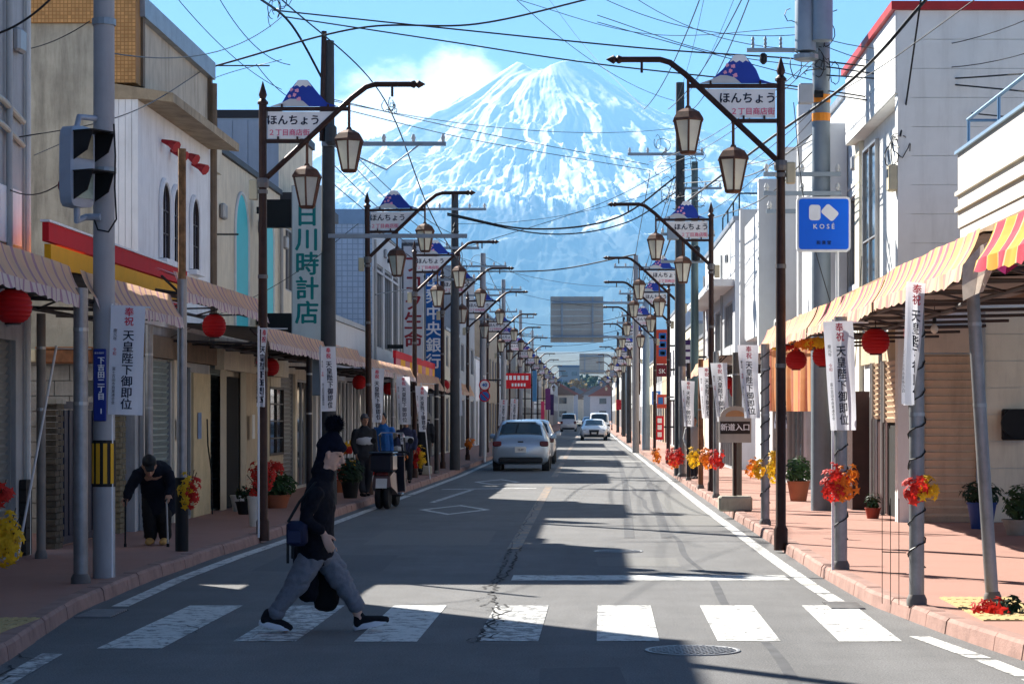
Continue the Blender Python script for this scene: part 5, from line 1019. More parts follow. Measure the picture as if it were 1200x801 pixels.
MB().prism([(3.58 + x * math.cos(an) - z * math.sin(an), y, 4.665 + x * math.sin(an) + z * math.cos(an)) for x, y, z in pr], (0, .008, 0)).build('emblem_block', EWHT, ks)
text('K O S É', .098, EWHT, ks, (3.49, 32.94, 4.455), weight=.0015); text('和 貴 堂', .062, mat('sign_dark_blue', (.002, .03, .16), .4), ks, (3.49, 32.94, 4.215), weight=.002)
MB().tube([(3.70, 33.05, SWZ), (3.70, 33.05, 4.2)], .025, 8).build('pole', WHITEP, ks)
# tall shop signs on the left
TEAL = mat('teal_letter', (.01, .22, .22), .5); DKRED = mat('dark_red_letter', (.30, .02, .03), .5)
def vsign(name, label, x0, x1, y, z0, z1, m, chars, tm, size, sp, brk=-6.0, d=.22, wt=.006, zc=None, edge=ALU):
    t = thing(name, label, 'sign', ((x0 + x1) / 2, y, z0)); MB().box((x0, y + .012, z0), (x1, y + d, z1)).build('case', edge, t); MB().box((x0 + .015, y, z0 + .015), (x1 - .015, y + .011, z1 - .015)).build('face', m, t)
    text(chars, size, tm, t, ((x0 + x1) / 2, y - .002, zc or (z0 + z1) / 2), sp=sp, weight=wt, ext=.004)
    for z in (z0 + .35, z1 - .5): MB().box((brk, y + .06, z), (x0 - .001, y + .14, z + .12)).build('bracket', BLK, t)
    return t
ws = vsign('watch_shop_sign', 'tall white vertical sign with teal characters for a watch shop', -5.36, -4.80, 40, 2.95, 5.80, mat('aged_white_acrylic', (.66, .70, .70), .4, var=.06, streak=.3, dcol=(.3, .3, .27)), '日\n川\n時\n計\n店', TEAL, .44, 1.0, zc=4.36, wt=.011)
for yy in (4.9,): MB().box((-5.95, 40.02, 5.05), (-5.37, 40.24, 5.55)).build('black_box', BLK, ws)
MB().box((-5.95, 40.02, 2.95), (-5.37, 40.24, 3.5)).build('black_box', BLK, ws)
vsign('insurance_sign', 'white vertical sign with dark red characters beside the third left lamp', -5.52, -4.92, 66, 3.3, 6.7, mat('white_acrylic', (.70, .72, .75), .4, var=.05, streak=.2), 'フ\nコ\nク\n生\n命', DKRED, .56, 1.0, wt=.014)
vsign('bank_sign', 'blue vertical bank sign with white characters on the left', -5.3, -4.78, 72, 2.8, 6.6, mat('bank_blue', (.01, .11, .38), .4, var=.06), '山\n梨\n中\n央\n銀\n行', EWHT, .5, 1.05, wt=.012)
ck = thing('checkered_fascia', 'red topped fascia with yellow and crimson squares below the insurance sign', 'sign', (-5.0, 57.5, 2.85)); 
for k in range(11): MB().box((-5.06, 57.5 + k * 1.5, 2.80), (-5.0, 57.5 + k * 1.5 + 1.49, 3.15)).build('yellow_square' if k % 2 else 'crimson_square', YELP if k % 2 else mat('crimson', (.42, .01, .05), .45), ck)
MB().box((-5.07, 57.4, 3.152), (-4.99, 74.05, 3.34)).build('red_top', REDP, ck); MB().box((-6.05, 60, 2.9), (-5.07, 60.1, 3.0)).build('bracket', BLK, ck)
# more signs along the street
def plate_sign(label, u0, u1, v0, v1, Y, m, name='shop_sign', d=.2, inner=None, brk=None):
    a = P(u0, v1, Y); b = P(u1, v0, Y); t = thing(name, label, 'sign', (a.x, Y, a.z)); MB().box((a.x, Y, a.z), (b.x, Y + d, b.z)).build('panel', m, t); w_ = b.x - a.x; h_ = b.z - a.z
    if inner:
        for fx, fz, fw, fh, mm in inner: MB().box((a.x + w_ * fx, Y - .012, a.z + h_ * fz), (a.x + w_ * (fx + fw), Y - .001, a.z + h_ * (fz + fh))).build('printed_block', mm, t)
    bx = brk if brk is not None else (4.3 if a.x > 0 else -6.0)
    MB().box((min(bx, a.x), Y + .05, (a.z + b.z) / 2), (max(bx, b.x), Y + .12, (a.z + b.z) / 2 + .08)).build('bracket', BLK, t); return t
PURP = mat('purple_sign', (.06, .02, .12), .5); SBL = mat('sign_mid_blue', (.03, .16, .5), .5); ORR = mat('orange_red_sign', (.62, .08, .04), .5)
plate_sign('dark purple vertical sign past the fin shop on the right', 799, 812, 398, 441, 78, PURP, inner=[(.25, .74, .5, .12, EWHT), (.25, .55, .5, .12, EWHT), (.3, .36, .4, .1, EWHT), (.3, .16, .4, .1, EWHT)])
plate_sign('orange vertical sign with blue squares above a maroon box on the right', 769, 784, 386, 426, 92, ORR, inner=[(.2, .70, .6, .2, SBL), (.2, .46, .6, .2, SBL), (.2, .22, .6, .2, SBL), (.32, .74, .36, .1, EWHT), (.32, .5, .36, .1, EWHT), (.32, .26, .36, .1, EWHT)])
mb_ = plate_sign('maroon box sign with pale letters under the orange sign', 769, 784, 427, 441, 91.5, mat('maroon_sign', (.16, .008, .02), .5)); text('SK', .26, EWHT, mb_, ((776 - U0) * 91.5 / FPX, 91.49, CH - (435 - V0) * 91.5 / FPX), weight=.004)
plate_sign('red upright board with white characters on the right pavement', 768, 778, 487, 515, 105, REDP, inner=[(.25, .7, .5, .2, EWHT), (.25, .42, .5, .2, EWHT), (.25, .12, .5, .2, EWHT)])
plate_sign('bright red board with white lettering across the left row of shops', 590, 622, 437, 455, 118, REDP, inner=[(.06 + .15 * k, .56, .10, .28, EWHT) for k in range(6)] + [(.3 + .11 * k, .14, .07, .2, EWHT) for k in range(5)], brk=-5.6)
plate_sign('pink hanging banner far along the left shops', 634, 638, 470, 500, 176, mat('pink_banner', (.62, .05, .14), .7), d=.05); plate_sign('purple hanging banner far along the left shops', 639, 645, 455, 480, 170, mat('violet_banner', (.22, .05, .22), .7), d=.05); plate_sign('light blue vertical sign far along the left shops', 624, 629, 434, 470, 140, mat('sky_sign', (.10, .32, .6), .5), d=.15)
plate_sign('small violet sign far along the left street', 645, 649, 462, 486, 215, PURP, d=.1); plate_sign('small red sign far along the right street', 722, 728, 468, 480, 190, REDP, d=.1); plate_sign('blue and white flag hung beyond the gantry on the right', 764, 774, 458, 474, 112, SBL, inner=[(.4, .1, .3, .8, EWHT)], d=.04)
plate_sign('red and blue price flag hung under the right shops', 770, 784, 462, 478, 101, ORR, inner=[(.1, .3, .4, .5, SBL), (.6, .3, .3, .5, EWHT)], d=.04)
# road sign gantries seen from behind
SBACK = mat('sign_back_grey', (.38, .41, .39), .5, .35, var=.06, streak=.12); GPOLE = mat('gantry_blue_grey', (.30, .40, .48), .5, .3, var=.08, streak=.15)
def gantry(up, Y, vt, u0, u1, v0, v1, label):
    x = (up - U0) * Y / FPX; zt = CH - (vt - V0) * Y / FPX; t = thing('road_sign_gantry', label, 'road sign', (x, Y, SWZ)); MB().tube([(x, Y, SWZ - .01), (x, Y, zt)], [.19, .14], 14).build('pole', GPOLE, t, 50)
    a = P(u0, v1, Y); b = P(u1, v0, Y); hz_ = b.z - a.z
    for f in (.12, .86): MB().tube([(a.x + .05, Y + .1, a.z + hz_ * f), (x, Y, a.z + hz_ * f)], .06, 10).build('arm', GPOLE, t, 50)
    n = 7
    for k in range(n): MB().box((a.x, Y + .22 + .004 * (k % 2), a.z + hz_ * k / n + .008), (b.x, Y + .25, a.z + hz_ * (k + 1) / n)).build('panel_strip', SBACK, t)
    for f in (.22, .80): MB().box((a.x + (b.x - a.x) * f - .04, Y + .165, a.z + .02), (a.x + (b.x - a.x) * f + .04, Y + .218, b.z - .02)).build('upright', GPOLE, t)
gantry(757, 99, 345, 645, 707, 347, 401, 'overhead road sign seen from behind on a blue-grey gantry pole'); gantry(735, 190, 412, 679, 708, 414, 438, 'farther overhead road sign seen from behind down the street')
# speed limit and parking signs
tsn = thing('traffic_sign', 'round speed limit sign above a no parking sign on the left', 'traffic sign', (-3.55, 74, SWZ)); xx = (568 - U0) * 74 / FPX; MB().tube([(xx, 74, SWZ - .01), (xx, 74, 3.0)], .04, 8).build('pole', WHITEP, tsn, 50)
def disc(x, y, z, r, m, name, par, d=.012): return MB().lathe((x, y, z), [(r, 0), (r, d)], 24, 'Y').build(name, m, par)
z1_ = CH - (451 - V0) * 74 / FPX; z2_ = CH - (464 - V0) * 74 / FPX
d1 = disc(xx, 73.94, z1_, .19, REDP, 'speed_disc', tsn); disc(xx, 73.93, z1_, .15, EWHT, 'white_face', d1); text('40', .17, SBL, d1, (xx, 73.925, z1_), weight=.008); d2 = disc(xx, 73.94, z2_, .19, REDP, 'no_parking_disc', tsn); disc(xx, 73.93, z2_, .15, SBL, 'blue_face', d2)
MB().obox((xx, 73.926, z2_), (.10, 0, -.10), (0, .002, 0), (.014, 0, .014)).build('red_bar', REDP, d2)
# bus stop boards
def busstop(x, y, label, txt):
    t = thing('bus_stop_board', label, 'bus stop', (x, y, SWZ)); MB().cbox((x - .27, y - .17, SWZ - .005), (x + .27, y + .17, SWZ + .24), .03).build('concrete_base', CONC, t); MB().tube([(x, y, SWZ + .2), (x, y, 1.3)], .03, 8).build('pole', BRN, t, 50)
    pts = [(x - .26, y - .04, 1.22), (x + .26, y - .04, 1.22), (x + .26, y - .04, 1.64)] + [(x + .24 * math.cos(PI * i / 10), y - .04, 1.64 + .17 * math.sin(PI * i / 10)) for i in range(11)] + [(x - .26, y - .04, 1.64)]
    MB().prism(pts, (0, .06, 0)).build('board', mat('aged_board', (.42, .40, .36), .6, var=.1, streak=.3), t); MB().box((x - .24, y - .048, 1.36), (x + .24, y - .041, 1.56)).build('name_band', DBRN, t); text(txt, .12, EWHT, t, (x, y - .05, 1.46), weight=.003); MB().prism([(x + .16 * math.cos(PI * i / 8), y - .046, 1.64 + .1 * math.sin(PI * i / 8)) for i in range(9)], (0, .004, 0)).build('emblem', mat('tan_emblem', (.45, .25, .12), .6), t)
busstop(2.36, 35.8, 'small arched bus stop board on a concrete base at the right kerb', '新道入口'); busstop(-4.35, 57.6, 'small arched bus stop board by the people on the left', '新道入口')

# ---------------------------------------------------------------- overhead wires
def wire(pts, label, r=.014, sag=None, name='overhead_wire', n=14, grp=None):
    """pts: (u, v, depth) supports; sag in metres between each two"""
    W = [P(*p) for p in pts]; out = []
    if len(W) > 2:      # one smooth run over its supports
        Q = [W[0] * 2 - W[1]] + W + [W[-1] * 2 - W[-2]]
        for i in range(1, len(Q) - 2):
            a, b, c, d = Q[i - 1:i + 3]
            for k in range(n): t = k / n; out.append(.5 * (2 * b + (c - a) * t + (2 * a - 5 * b + 4 * c - d) * t * t + (3 * b - a - 3 * c + d) * t ** 3))
    for i in range(len(W) - 1 if len(W) == 2 else 0):
        a, b = W[i], W[i + 1]; s = (sag if sag is not None else .02 * (b - a).length)
        for k in range(n): t = k / n; q = a.lerp(b, t); q.z -= s * 4 * t * (1 - t); out.append(q)
    out.append(W[-1]); o = MB().tube(out, r * .62, 5).build(name, TAPE, None, 60, W[0]); return tag(o, label, 'wire', grp)
wire([(-5, 40, 22), (62, -4, 22)], 'thick wavy cable crossing the top left corner', .02, .05)
wire([(245, 77, 37), (316, 77, 37)], 'short straight rod with hooked cable end left of the first lamp sign', .02, 0)
wire([(250, 78, 37), (420, 33, 38), (560, 28, 38), (710, -6, 38)], 'thick cable rising from the left roof across the top of the sky', .028, .05)
wire([(320, 12, 38), (520, 33, 37), (760, 57, 36), (965, 72, 36), (1210, 104, 33)], 'long cable spanning the sky from the left mast to the right house, upper one', .022, .08)
wire([(335, 20, 38), (520, 48, 37), (700, 75, 36), (960, 105, 36), (1210, 148, 33)], 'long cable spanning the sky from the left mast to the right house, lower one', .02, .12)
wire([(300, -5, 36), (342, 30, 38), (388, 112, 38.5)], 'heavy twisted cable running down to the dark pole on the left', .035, .12)
wire([(255, -5, 37), (340, 76, 38.5)], 'thin wire crossing the sky above the first left lamp sign', .012, .25); wire([(325, -5, 34), (445, 108, 40), (505, 250, 44), (545, 318, 60)], 'black service wire falling from the top left past the lamp arm', .02, .1)
wire([(0, 165, 24), (150, 133, 26), (245, 78, 36)], 'service wire along the fronts of the left houses', .012, .1); wire([(40, 182, 26), (250, 92, 37), (330, 70, 38)], 'thin wire from the concrete pole to the short rod', .01, .25); wire([(150, 420, 30), (330, 330, 38), (420, 262, 40)], 'slack wire from the left awning up to the dark pole', .01, .3)
wire([(388, 116, 38.5), (560, 155, 48), (760, 193, 57)], 'thin wire crossing in front of the mountain, upper one', .014, .1); wire([(390, 125, 38.5), (560, 165, 48), (762, 200, 57)], 'thin wire crossing in front of the mountain, lower one', .014, .1)
wire([(524, 250, 58), (620, 268, 58), (720, 256, 57), (795, 205, 57)], 'thick drooping cable below the snow line, upper strand', .04, .22); wire([(524, 252, 58), (640, 274, 58), (730, 262, 57), (797, 222, 57)], 'thick drooping cable below the snow line, lower strand', .03, .25)
wire([(545, 318, 62), (650, 316, 70), (745, 298, 66)], 'cable hanging over the road above the road sign', .035, .2); wire([(545, 290, 62), (700, 240, 60), (797, 190, 57)], 'thin diagonal wire over the middle of the street', .014, .1)
wire([(430, 262, 43), (480, 300, 55), (533, 330, 63)], 'cable following the left lamps, upper one', .02, .15); wire([(440, 345, 43), (490, 336, 58), (533, 322, 63)], 'cable following the left lamps, lower one', .02, .2)
for i, (ua, ub, vb) in enumerate(((822, 755, 128), (872, 783, 128), (880, 812, 128))): wire([(ua, -6, 36), (ub, vb, 57)], f'power line running down from the top to the dark right pole, {ORD[i]} from the left', .016, .25)
for i, (ua, ub, vb) in enumerate(((862, 800, 118), (826, 792, 120))): wire([(ua, -6, 40), (ub, vb, 57)], ('faint inner' if i else 'faint outer') + ' power line above the second right lamp', .008, .2)
wire([(1090, -6, 30), (1000, 92, 33), (895, 168, 40), (800, 240, 57)], 'heavy twisted cable slanting down from the top right over the house', .04, .1)
wire([(1080, -6, 30), (1062, 120, 32), (1055, 160, 32)], 'service cable hanging down the corner of the siding house', .022, .03); wire([(1150, -6, 28), (1030, 80, 32), (960, 120, 36)], 'thin service wire from the top right to the transformer pole', .012, .1)
wire([(965, 78, 36), (1080, 92, 33), (1210, 86, 30)], 'black cable across the siding house, upper one', .02, .04); wire([(965, 88, 36), (1080, 96, 33), (1210, 108, 30)], 'black cable across the siding house, middle one', .02, .04); wire([(900, 100, 38), (1070, 125, 34), (1210, 140, 30)], 'black cable across the siding house, lower one', .018, .05)
wire([(700, 18, 40), (830, 60, 38), (960, 80, 36)], 'pale thin wire in the sky left of the transformers, upper one', .012, .1); wire([(700, 26, 40), (830, 62, 38), (960, 96, 36)], 'pale thin wire in the sky left of the transformers, lower one', .012, .1); wire([(590, -5, 42), (760, 40, 40), (960, 30, 36)], 'thin wire from the top middle to the transformers', .01, .15)
wire([(960, 170, 36), (890, 235, 48), (815, 262, 66)], 'slack cable behind the second right lamp sign', .02, .2); wire([(962, 150, 36), (880, 205, 45), (800, 215, 57)], 'slack cable between the two right utility poles', .02, .35); wire([(962, 160, 36), (890, 190, 45), (799, 200, 57)], 'taut cable between the two right utility poles', .016, .1)
wire([(799, 235, 57), (770, 320, 75), (745, 340, 92)], 'cable following the right poles into the distance', .025, .15); wire([(762, 200, 57), (740, 330, 92), (735, 390, 125)], 'power line following the right poles, higher one', .018, .2); wire([(790, 205, 57), (752, 330, 92), (740, 385, 125)], 'power line following the right poles, lower one', .018, .25)
for i, (v, Y) in enumerate(((372, 95), (388, 110), (398, 125), (408, 150), (418, 170))): wire([(600 + i * 5, v + 4, Y), (745 - i * 4, v - 6, Y)], f'wire crossing the far street, {ORD[i]} below the road sign', .02, .35)
for i, (ua, va, ub, vb) in enumerate(((566, 300, 590, 345), (590, 345, 610, 380), (610, 385, 624, 410), (560, 318, 590, 360))): wire([(ua, va, 84 + 30 * (i % 3)), (ub, vb, 110 + 36 * (i % 3))], f'cable between the far left poles, {ORD[i]} in line', .02, .3)
wire([(930, 120, 34.5), (945, 250, 34.5), (985, 395, 34.5)], 'loose cable hanging beside the blue sign', .012, .15, n=10); wire([(1010, 300, 36), (1002, 430, 36)], 'cable dropping down the right house front', .012, .02)
for i, (a_, b_, lb) in enumerate((((962, 60, 36), (760, 190, 57), 'upper left'), ((962, 66, 36), (770, 196, 57), 'upper right'), ((962, 120, 36), (790, 232, 57), 'lower left'), ((962, 128, 36), (812, 255, 66), 'lower right'))): wire([a_, b_], f'thin line slanting between the transformers and the farther right poles, {lb} one', .012, .3)
for i, (a_, b_, lb) in enumerate((((388, 150, 38.5), (533, 275, 63), 'top'), ((388, 165, 38.5), (533, 290, 63), 'second'), ((388, 190, 38.5), (533, 300, 63), 'third'), ((390, 215, 38.5), (566, 335, 84), 'lowest'))): wire([a_, b_], f'line running from the dark left pole down the street, {lb} one', .014, .25)
for i, (a_, b_, lb) in enumerate((((797, 190, 57), (745, 345, 92), 'outer'), ((805, 215, 57), (750, 352, 92), 'inner'), ((797, 250, 57), (737, 378, 125), 'lower'), ((745, 330, 92), (724, 425, 205), 'far upper'), ((748, 350, 92), (726, 432, 205), 'far lower'))): wire([a_, b_], f'sagging line along the right row of poles, {lb} one', .016, .5)
wire([(205, -5, 30), (330, 105, 38)], 'thin line crossing the sky left of the first lamp, upper one', .010, .15); wire([(-5, 60, 26), (105, 25, 24)], 'thin line in front of the tan tiled corner', .01, .1); wire([(755, 128, 57), (690, 60, 60), (640, -5, 62)], 'faint line rising left from the dark right pole', .008, .1); wire([(545, 318, 62), (566, 300, 84), (620, 330, 120)], 'short line over the left lamps in the middle distance', .014, .1)
for a_, b_, lb in [((300, 75, 37), (388, 118, 38.5), 'from the short rod to the dark left pole'), ((388, 118, 38.5), (795, 150, 57), 'high across the snowfield'), ((533, 262, 63), (797, 215, 57), 'between the left and right poles, above the drooping cables'), ((533, 300, 63), (745, 335, 92), 'slanting from the left poles to the gantry'), ((566, 330, 84), (745, 360, 92), 'low over the road behind the first road sign'), ((962, 44, 36), (1210, 20, 30), 'from the transformers to the top right corner'), ((962, 52, 36), (1210, 60, 30), 'from the transformers over the siding house'), ((700, -5, 40), (962, 38, 36), 'from the top middle down to the transformers'), ((740, -5, 40), (962, 56, 36), 'from the top edge down to the transformer pole'), ((0, 215, 24), (118, 160, 21.2), 'from the left edge to the signal pole'), ((118, 60, 21.2), (330, 20, 38), 'from the concrete pole to the left mast'), ((600, -5, 42), (790, 118, 57), 'diagonally right of the summit')]: wire([a_, b_], 'fine wire ' + lb, .011, .3)
# tangled loops of cable on the right poles
def tangle(u, v, Y, rad, k, label, seed):
    rd = random.Random(seed); t = thing('cable_coils', label, 'cable', P(u, v, Y)); c = P(u, v, Y)
    for i in range(k):
        cc = c + Vector((rd.uniform(-rad, rad), rd.uniform(-.1, .1), rd.uniform(-rad * 1.6, rad * 1.6))); a = rd.uniform(.04, .16) * (1 + rad * .6); b = rd.uniform(.05, .2) * (1 + rad * .6); ph = rd.uniform(0, 6)
        MB().tube([cc + Vector((a * math.cos(ph + j * .45), rd.uniform(-.05, .05), b * math.sin(ph + j * .45) + rd.uniform(-.03, .03))) for j in range(rd.randint(8, 14))], .008, 4).build('loop', TAPE, t)
tangle(795, 205, 56.8, .55, 26, 'tangle of cables around the dark pole behind the third right lamp', 3); tangle(955, 50, 35.8, .35, 14, 'loops of cable beside the transformers', 4); tangle(1053, 175, 32, .06, 5, 'small coil of cable on the corner of the siding house', 5); tangle(458, 128, 40, .05, 4, 'small coil of wire hanging by the first left lamp arm', 6); tangle(735, 370, 124, .8, 14, 'tangle of cables on the far right poles', 7); tangle(752, 330, 92, .6, 14, 'tangle of cables left of the gantry pole', 8); tangle(545, 318, 62, .3, 8, 'loops of cable on the pole past the bank sign', 9); tangle(322, 10, 38, .2, 6, 'knot of cables at the top of the left mast', 10)
# ---------------------------------------------------------------- vehicles
def carpaint(name, col, metal=.4): return mat(name, col, .28, metal, var=.04, coat=.7, spec=.5)
CGLASS = mat('car_glass', (.012, .018, .024), .05, var=.2, spec=.7); RUB = mat('tyre_rubber', (.014, .014, .015), .8); RIM = mat('wheel_rim', (.45, .45, .46), .35, .8); TAIL = mat('tail_lamp', (.12, .012, .014), .2, var=.2, coat=.5); HEADL = mat('head_lamp', (.55, .58, .6), .1, .2, coat=.8); PLATE = mat('number_plate', (.72, .73, .70), .5); TRIM = mat('black_plastic', (.018, .018, .02), .6)
STYLES = {
 'hatch': [(0, .34, .70, .62, .64, .78), (.05, .25, .80, .84, .74, .97), (.15, .22, .845, .95, .70, 1.06), (.58, .2, .85, .97, .575, 1.46), (1.4, .2, .855, .96, .60, 1.53), (2.3, .2, .855, .94, .58, 1.48), (3.1, .2, .85, .92, .68, 1.02), (3.8, .22, .83, .80, .70, .90), (4.12, .27, .76, .66, .62, .74), (4.2, .35, .66, .55, .55, .62)],
 'sedan': [(0, .34, .72, .62, .64, .80), (.06, .25, .84, .88, .76, 1.0), (.7, .2, .89, .96, .74, 1.05), (1.45, .2, .90, .97, .60, 1.40), (2.3, .2, .90, .96, .62, 1.44), (2.8, .2, .90, .95, .60, 1.38), (3.7, .2, .89, .92, .72, 1.00), (4.45, .22, .86, .80, .74, .88), (4.78, .27, .78, .66, .64, .72), (4.86, .35, .68, .55, .55, .6)],
 'van': [(0, .36, .72, .7, .66, .9), (.05, .26, .83, .98, .76, 1.1), (.12, .22, .85, 1.05, .72, 1.25), (.35, .2, .85, 1.08, .66, 1.84), (1.6, .2, .85, 1.06, .68, 1.90), (3.0, .2, .85, 1.02, .66, 1.82), (3.75, .2, .84, .98, .70, 1.12), (4.15, .24, .80, .84, .70, .92), (4.35, .3, .72, .64, .6, .72), (4.4, .38, .62, .55, .5, .6)]}
def make_car(style, paintm, label, X, Y, front, name='parked_car', cat='car', plate=None):
    S = STYLES[style]; Lc = S[-1][0]; t = thing(name, label, cat, (0, 0, 0)); rings = []
    def ring(s):
        y, zb, w_, zbt, wr, zt = s; half = [(.80 * w_, zb), (.95 * w_, zb + .09), (w_, zb + .35 * (zbt - zb)), (.995 * w_, zb + .75 * (zbt - zb)), (.965 * w_, zbt), (wr + (.965 * w_ - wr) * .12, zt - .07), (wr * .86, zt - .015), (wr * .4, zt + .005)]
        return [(x, y, z) for x, z in half] + [(-x, y, z) for x, z in reversed(half)]
    for s in S: rings.append(ring(s))
    body = MB().rings([r[::-1] for r in rings]).build('body', paintm, t, 38)
    n = len(rings[0])
    cab = [i for i in range(len(S)) if S[i][5] - S[i][3] > .25]; a, b = cab[0], cab[-1]
    def lerp(p, q, f): return tuple(p[k] + (q[k] - p[k]) * f for k in range(3))
    # side windows
    for side in (1, -1):
        for i in range(a, b):
            r0, r1 = rings[i], rings[i + 1]; lo, hi = 4, 5
            p = [lerp(r0[lo], r0[hi], .10), lerp(r1[lo], r1[hi], .10), lerp(r1[lo], r1[hi], .92), lerp(r0[lo], r0[hi], .92)]
            c = [sum(q[k] for q in p) / 4 for k in range(3)]; p = [lerp(c, q, .93) for q in p]; p = [(side * (x + .008), y, z + .002) for x, y, z in p]
            MB().add(p, [(0, 1, 2, 3)] if side > 0 else [(3, 2, 1, 0)]).build('side_window', CGLASS, body)
    def screen(i, j, nm, f0, f1):
        r0, r1 = rings[i], rings[j]; A = r0[5:n - 5]; B = r1[5:n - 5]; mb = MB(); pts0 = [lerp(p, q, f0) for p, q in zip(A, B)]; pts1 = [lerp(p, q, f1) for p, q in zip(A, B)]
        sgn = 1 if S[j][0] > S[i][0] else -1
        P0 = [(x * .93, y + sgn * .010, z + .016) for x, y, z in pts0]; P1 = [(x * .93, y + sgn * .010, z + .016) for x, y, z in pts1]
        for k in range(len(P0) - 1): mb.quad(P0[k], P0[k + 1], P1[k + 1], P1[k])
        return mb.build(nm, CGLASS, body, 60)
    screen(a, a - 1, 'rear_window', .10, .90); screen(b, b + 1, 'windscreen', .08, .92)
    for wx in (-1, 1):
        for wy in (.80, Lc - .92):
            x = wx * (S[3][2] - .10); wh = MB().lathe((x, wy, .31), [(.19, -.10), (.29, -.10), (.315, -.07), (.315, .07), (.29, .10), (.19, .10)], 22, 'X').build('wheel', RUB, t, 40); MB().lathe((x + wx * .055, wy, .31), [(.20, -.01), (.19, .04), (.05, .035)], 14, 'X').build('rim', RIM, wh)
            MB().lathe((x - wx * .02, wy, .33), [(.36, -.105), (.36, .122)], 22, 'X').build('wheel_arch', TRIM, body)
    for sx in (-1, 1):
        MB().cbox((sx * .70 - .13, -.025, .74 if style != 'van' else .80), (sx * .70 + .13, .16, .90 if style != 'van' else 1.1), .03).build('tail_light', TAIL, t); MB().cbox((sx * .62 - .15, Lc - .30, .60), (sx * .62 + .15, Lc - .08, .74), .04).build('headlight', HEADL, t)
        MB().cbox((sx * (S[3][2] + .09) - .09, S[b][0] + .25, .95), (sx * (S[3][2] + .09) + .09, S[b][0] + .38, 1.09), .03).build('mirror', paintm if style != 'sedan' else TRIM, t)
    MB().cbox((-.66, -.055, .25), (.66, .2, .42), .04).build('rear_bumper_lower', TRIM, t); MB().cbox((-.68, Lc - .2, .24), (.68, Lc + .03, .40), .04).build('front_bumper_lower', TRIM, t)
    MB().cbox((-.17, -.03, .56), (.17, .02, .73), .008).build('rear_plate', PLATE, t); MB().cbox((-.17, Lc + .01, .42), (.17, Lc + .05, .56), .008).build('front_plate', PLATE, t)
    if style == 'sedan': MB().prism([(-.34, Lc - .02, .72), (.34, Lc - .02, .72), (.28, Lc + .02, .40), (-.28, Lc + .02, .40)], (0, .035, 0)).build('grille', TRIM, t)
    else: MB().cbox((-.42, Lc - .06, .52), (.42, Lc + .012, .62), .02).build('grille', TRIM, t)
    MB().cbox((-.085, .0, .86), (.085, .045, .90), .008).build('badge', TRIM, t)
    if style == 'hatch': MB().tube([(0, .75, 1.5), (0, .62, 1.66)], .006, 5).build('aerial', TRIM, t); MB().box((-.45, .52, 1.455), (.45, .66, 1.485)).build('spoiler', paintm, t)
    if plate: text(plate, .075, NAVY, t, (0, -.034, .64), weight=.002)
    zz = float(gz(Y)); t.location = (X, Y + (Lc if front else 0), zz); t.rotation_euler = (0, 0, PI if front else 0)
    return t
make_car('hatch', carpaint('silver_blue_paint', (.36, .45, .54), .5), 'silver hatchback stopped in the left lane with its rear to the camera', (610 - U0) * 66 / FPX, 66, False, plate='12-07')
make_car('hatch', carpaint('pale_silver_paint', (.62, .63, .64), .2), 'pale car half hidden just ahead of the silver hatchback', (621 - U0) * 76 / FPX, 76, False)
make_car('sedan', carpaint('white_car_paint', (.78, .79, .80), 0), 'white sedan coming towards the camera down the right lane', (693.5 - U0) * 148 / FPX + .15, 148, True, name='oncoming_car')
make_car('van', carpaint('white_van_paint', (.74, .75, .76), 0), 'white minivan following behind the oncoming white sedan', (701 - U0) * 172 / FPX + .1, 172, True, name='oncoming_car')
make_car('van', carpaint('grey_white_paint', (.62, .63, .65), .2), 'white minivan driving away in the far left lane', (666 - U0) * 232 / FPX, 232, False, name='distant_van', cat='van')
make_car('sedan', carpaint('blue_car_paint', (.03, .08, .30), .3), 'small blue car far down the street', (689 - U0) * 330 / FPX, 330, True, name='distant_car'); make_car('hatch', carpaint('white_car_paint', (.78, .79, .80), 0), 'small white car farthest down the right lane', (702 - U0) * 300 / FPX, 300, True, name='distant_car'); make_car('hatch', carpaint('teal_car_paint', (.05, .2, .25), .3), 'small dark teal car between the distant white cars', (706 - U0) * 390 / FPX, 390, True, name='distant_car')
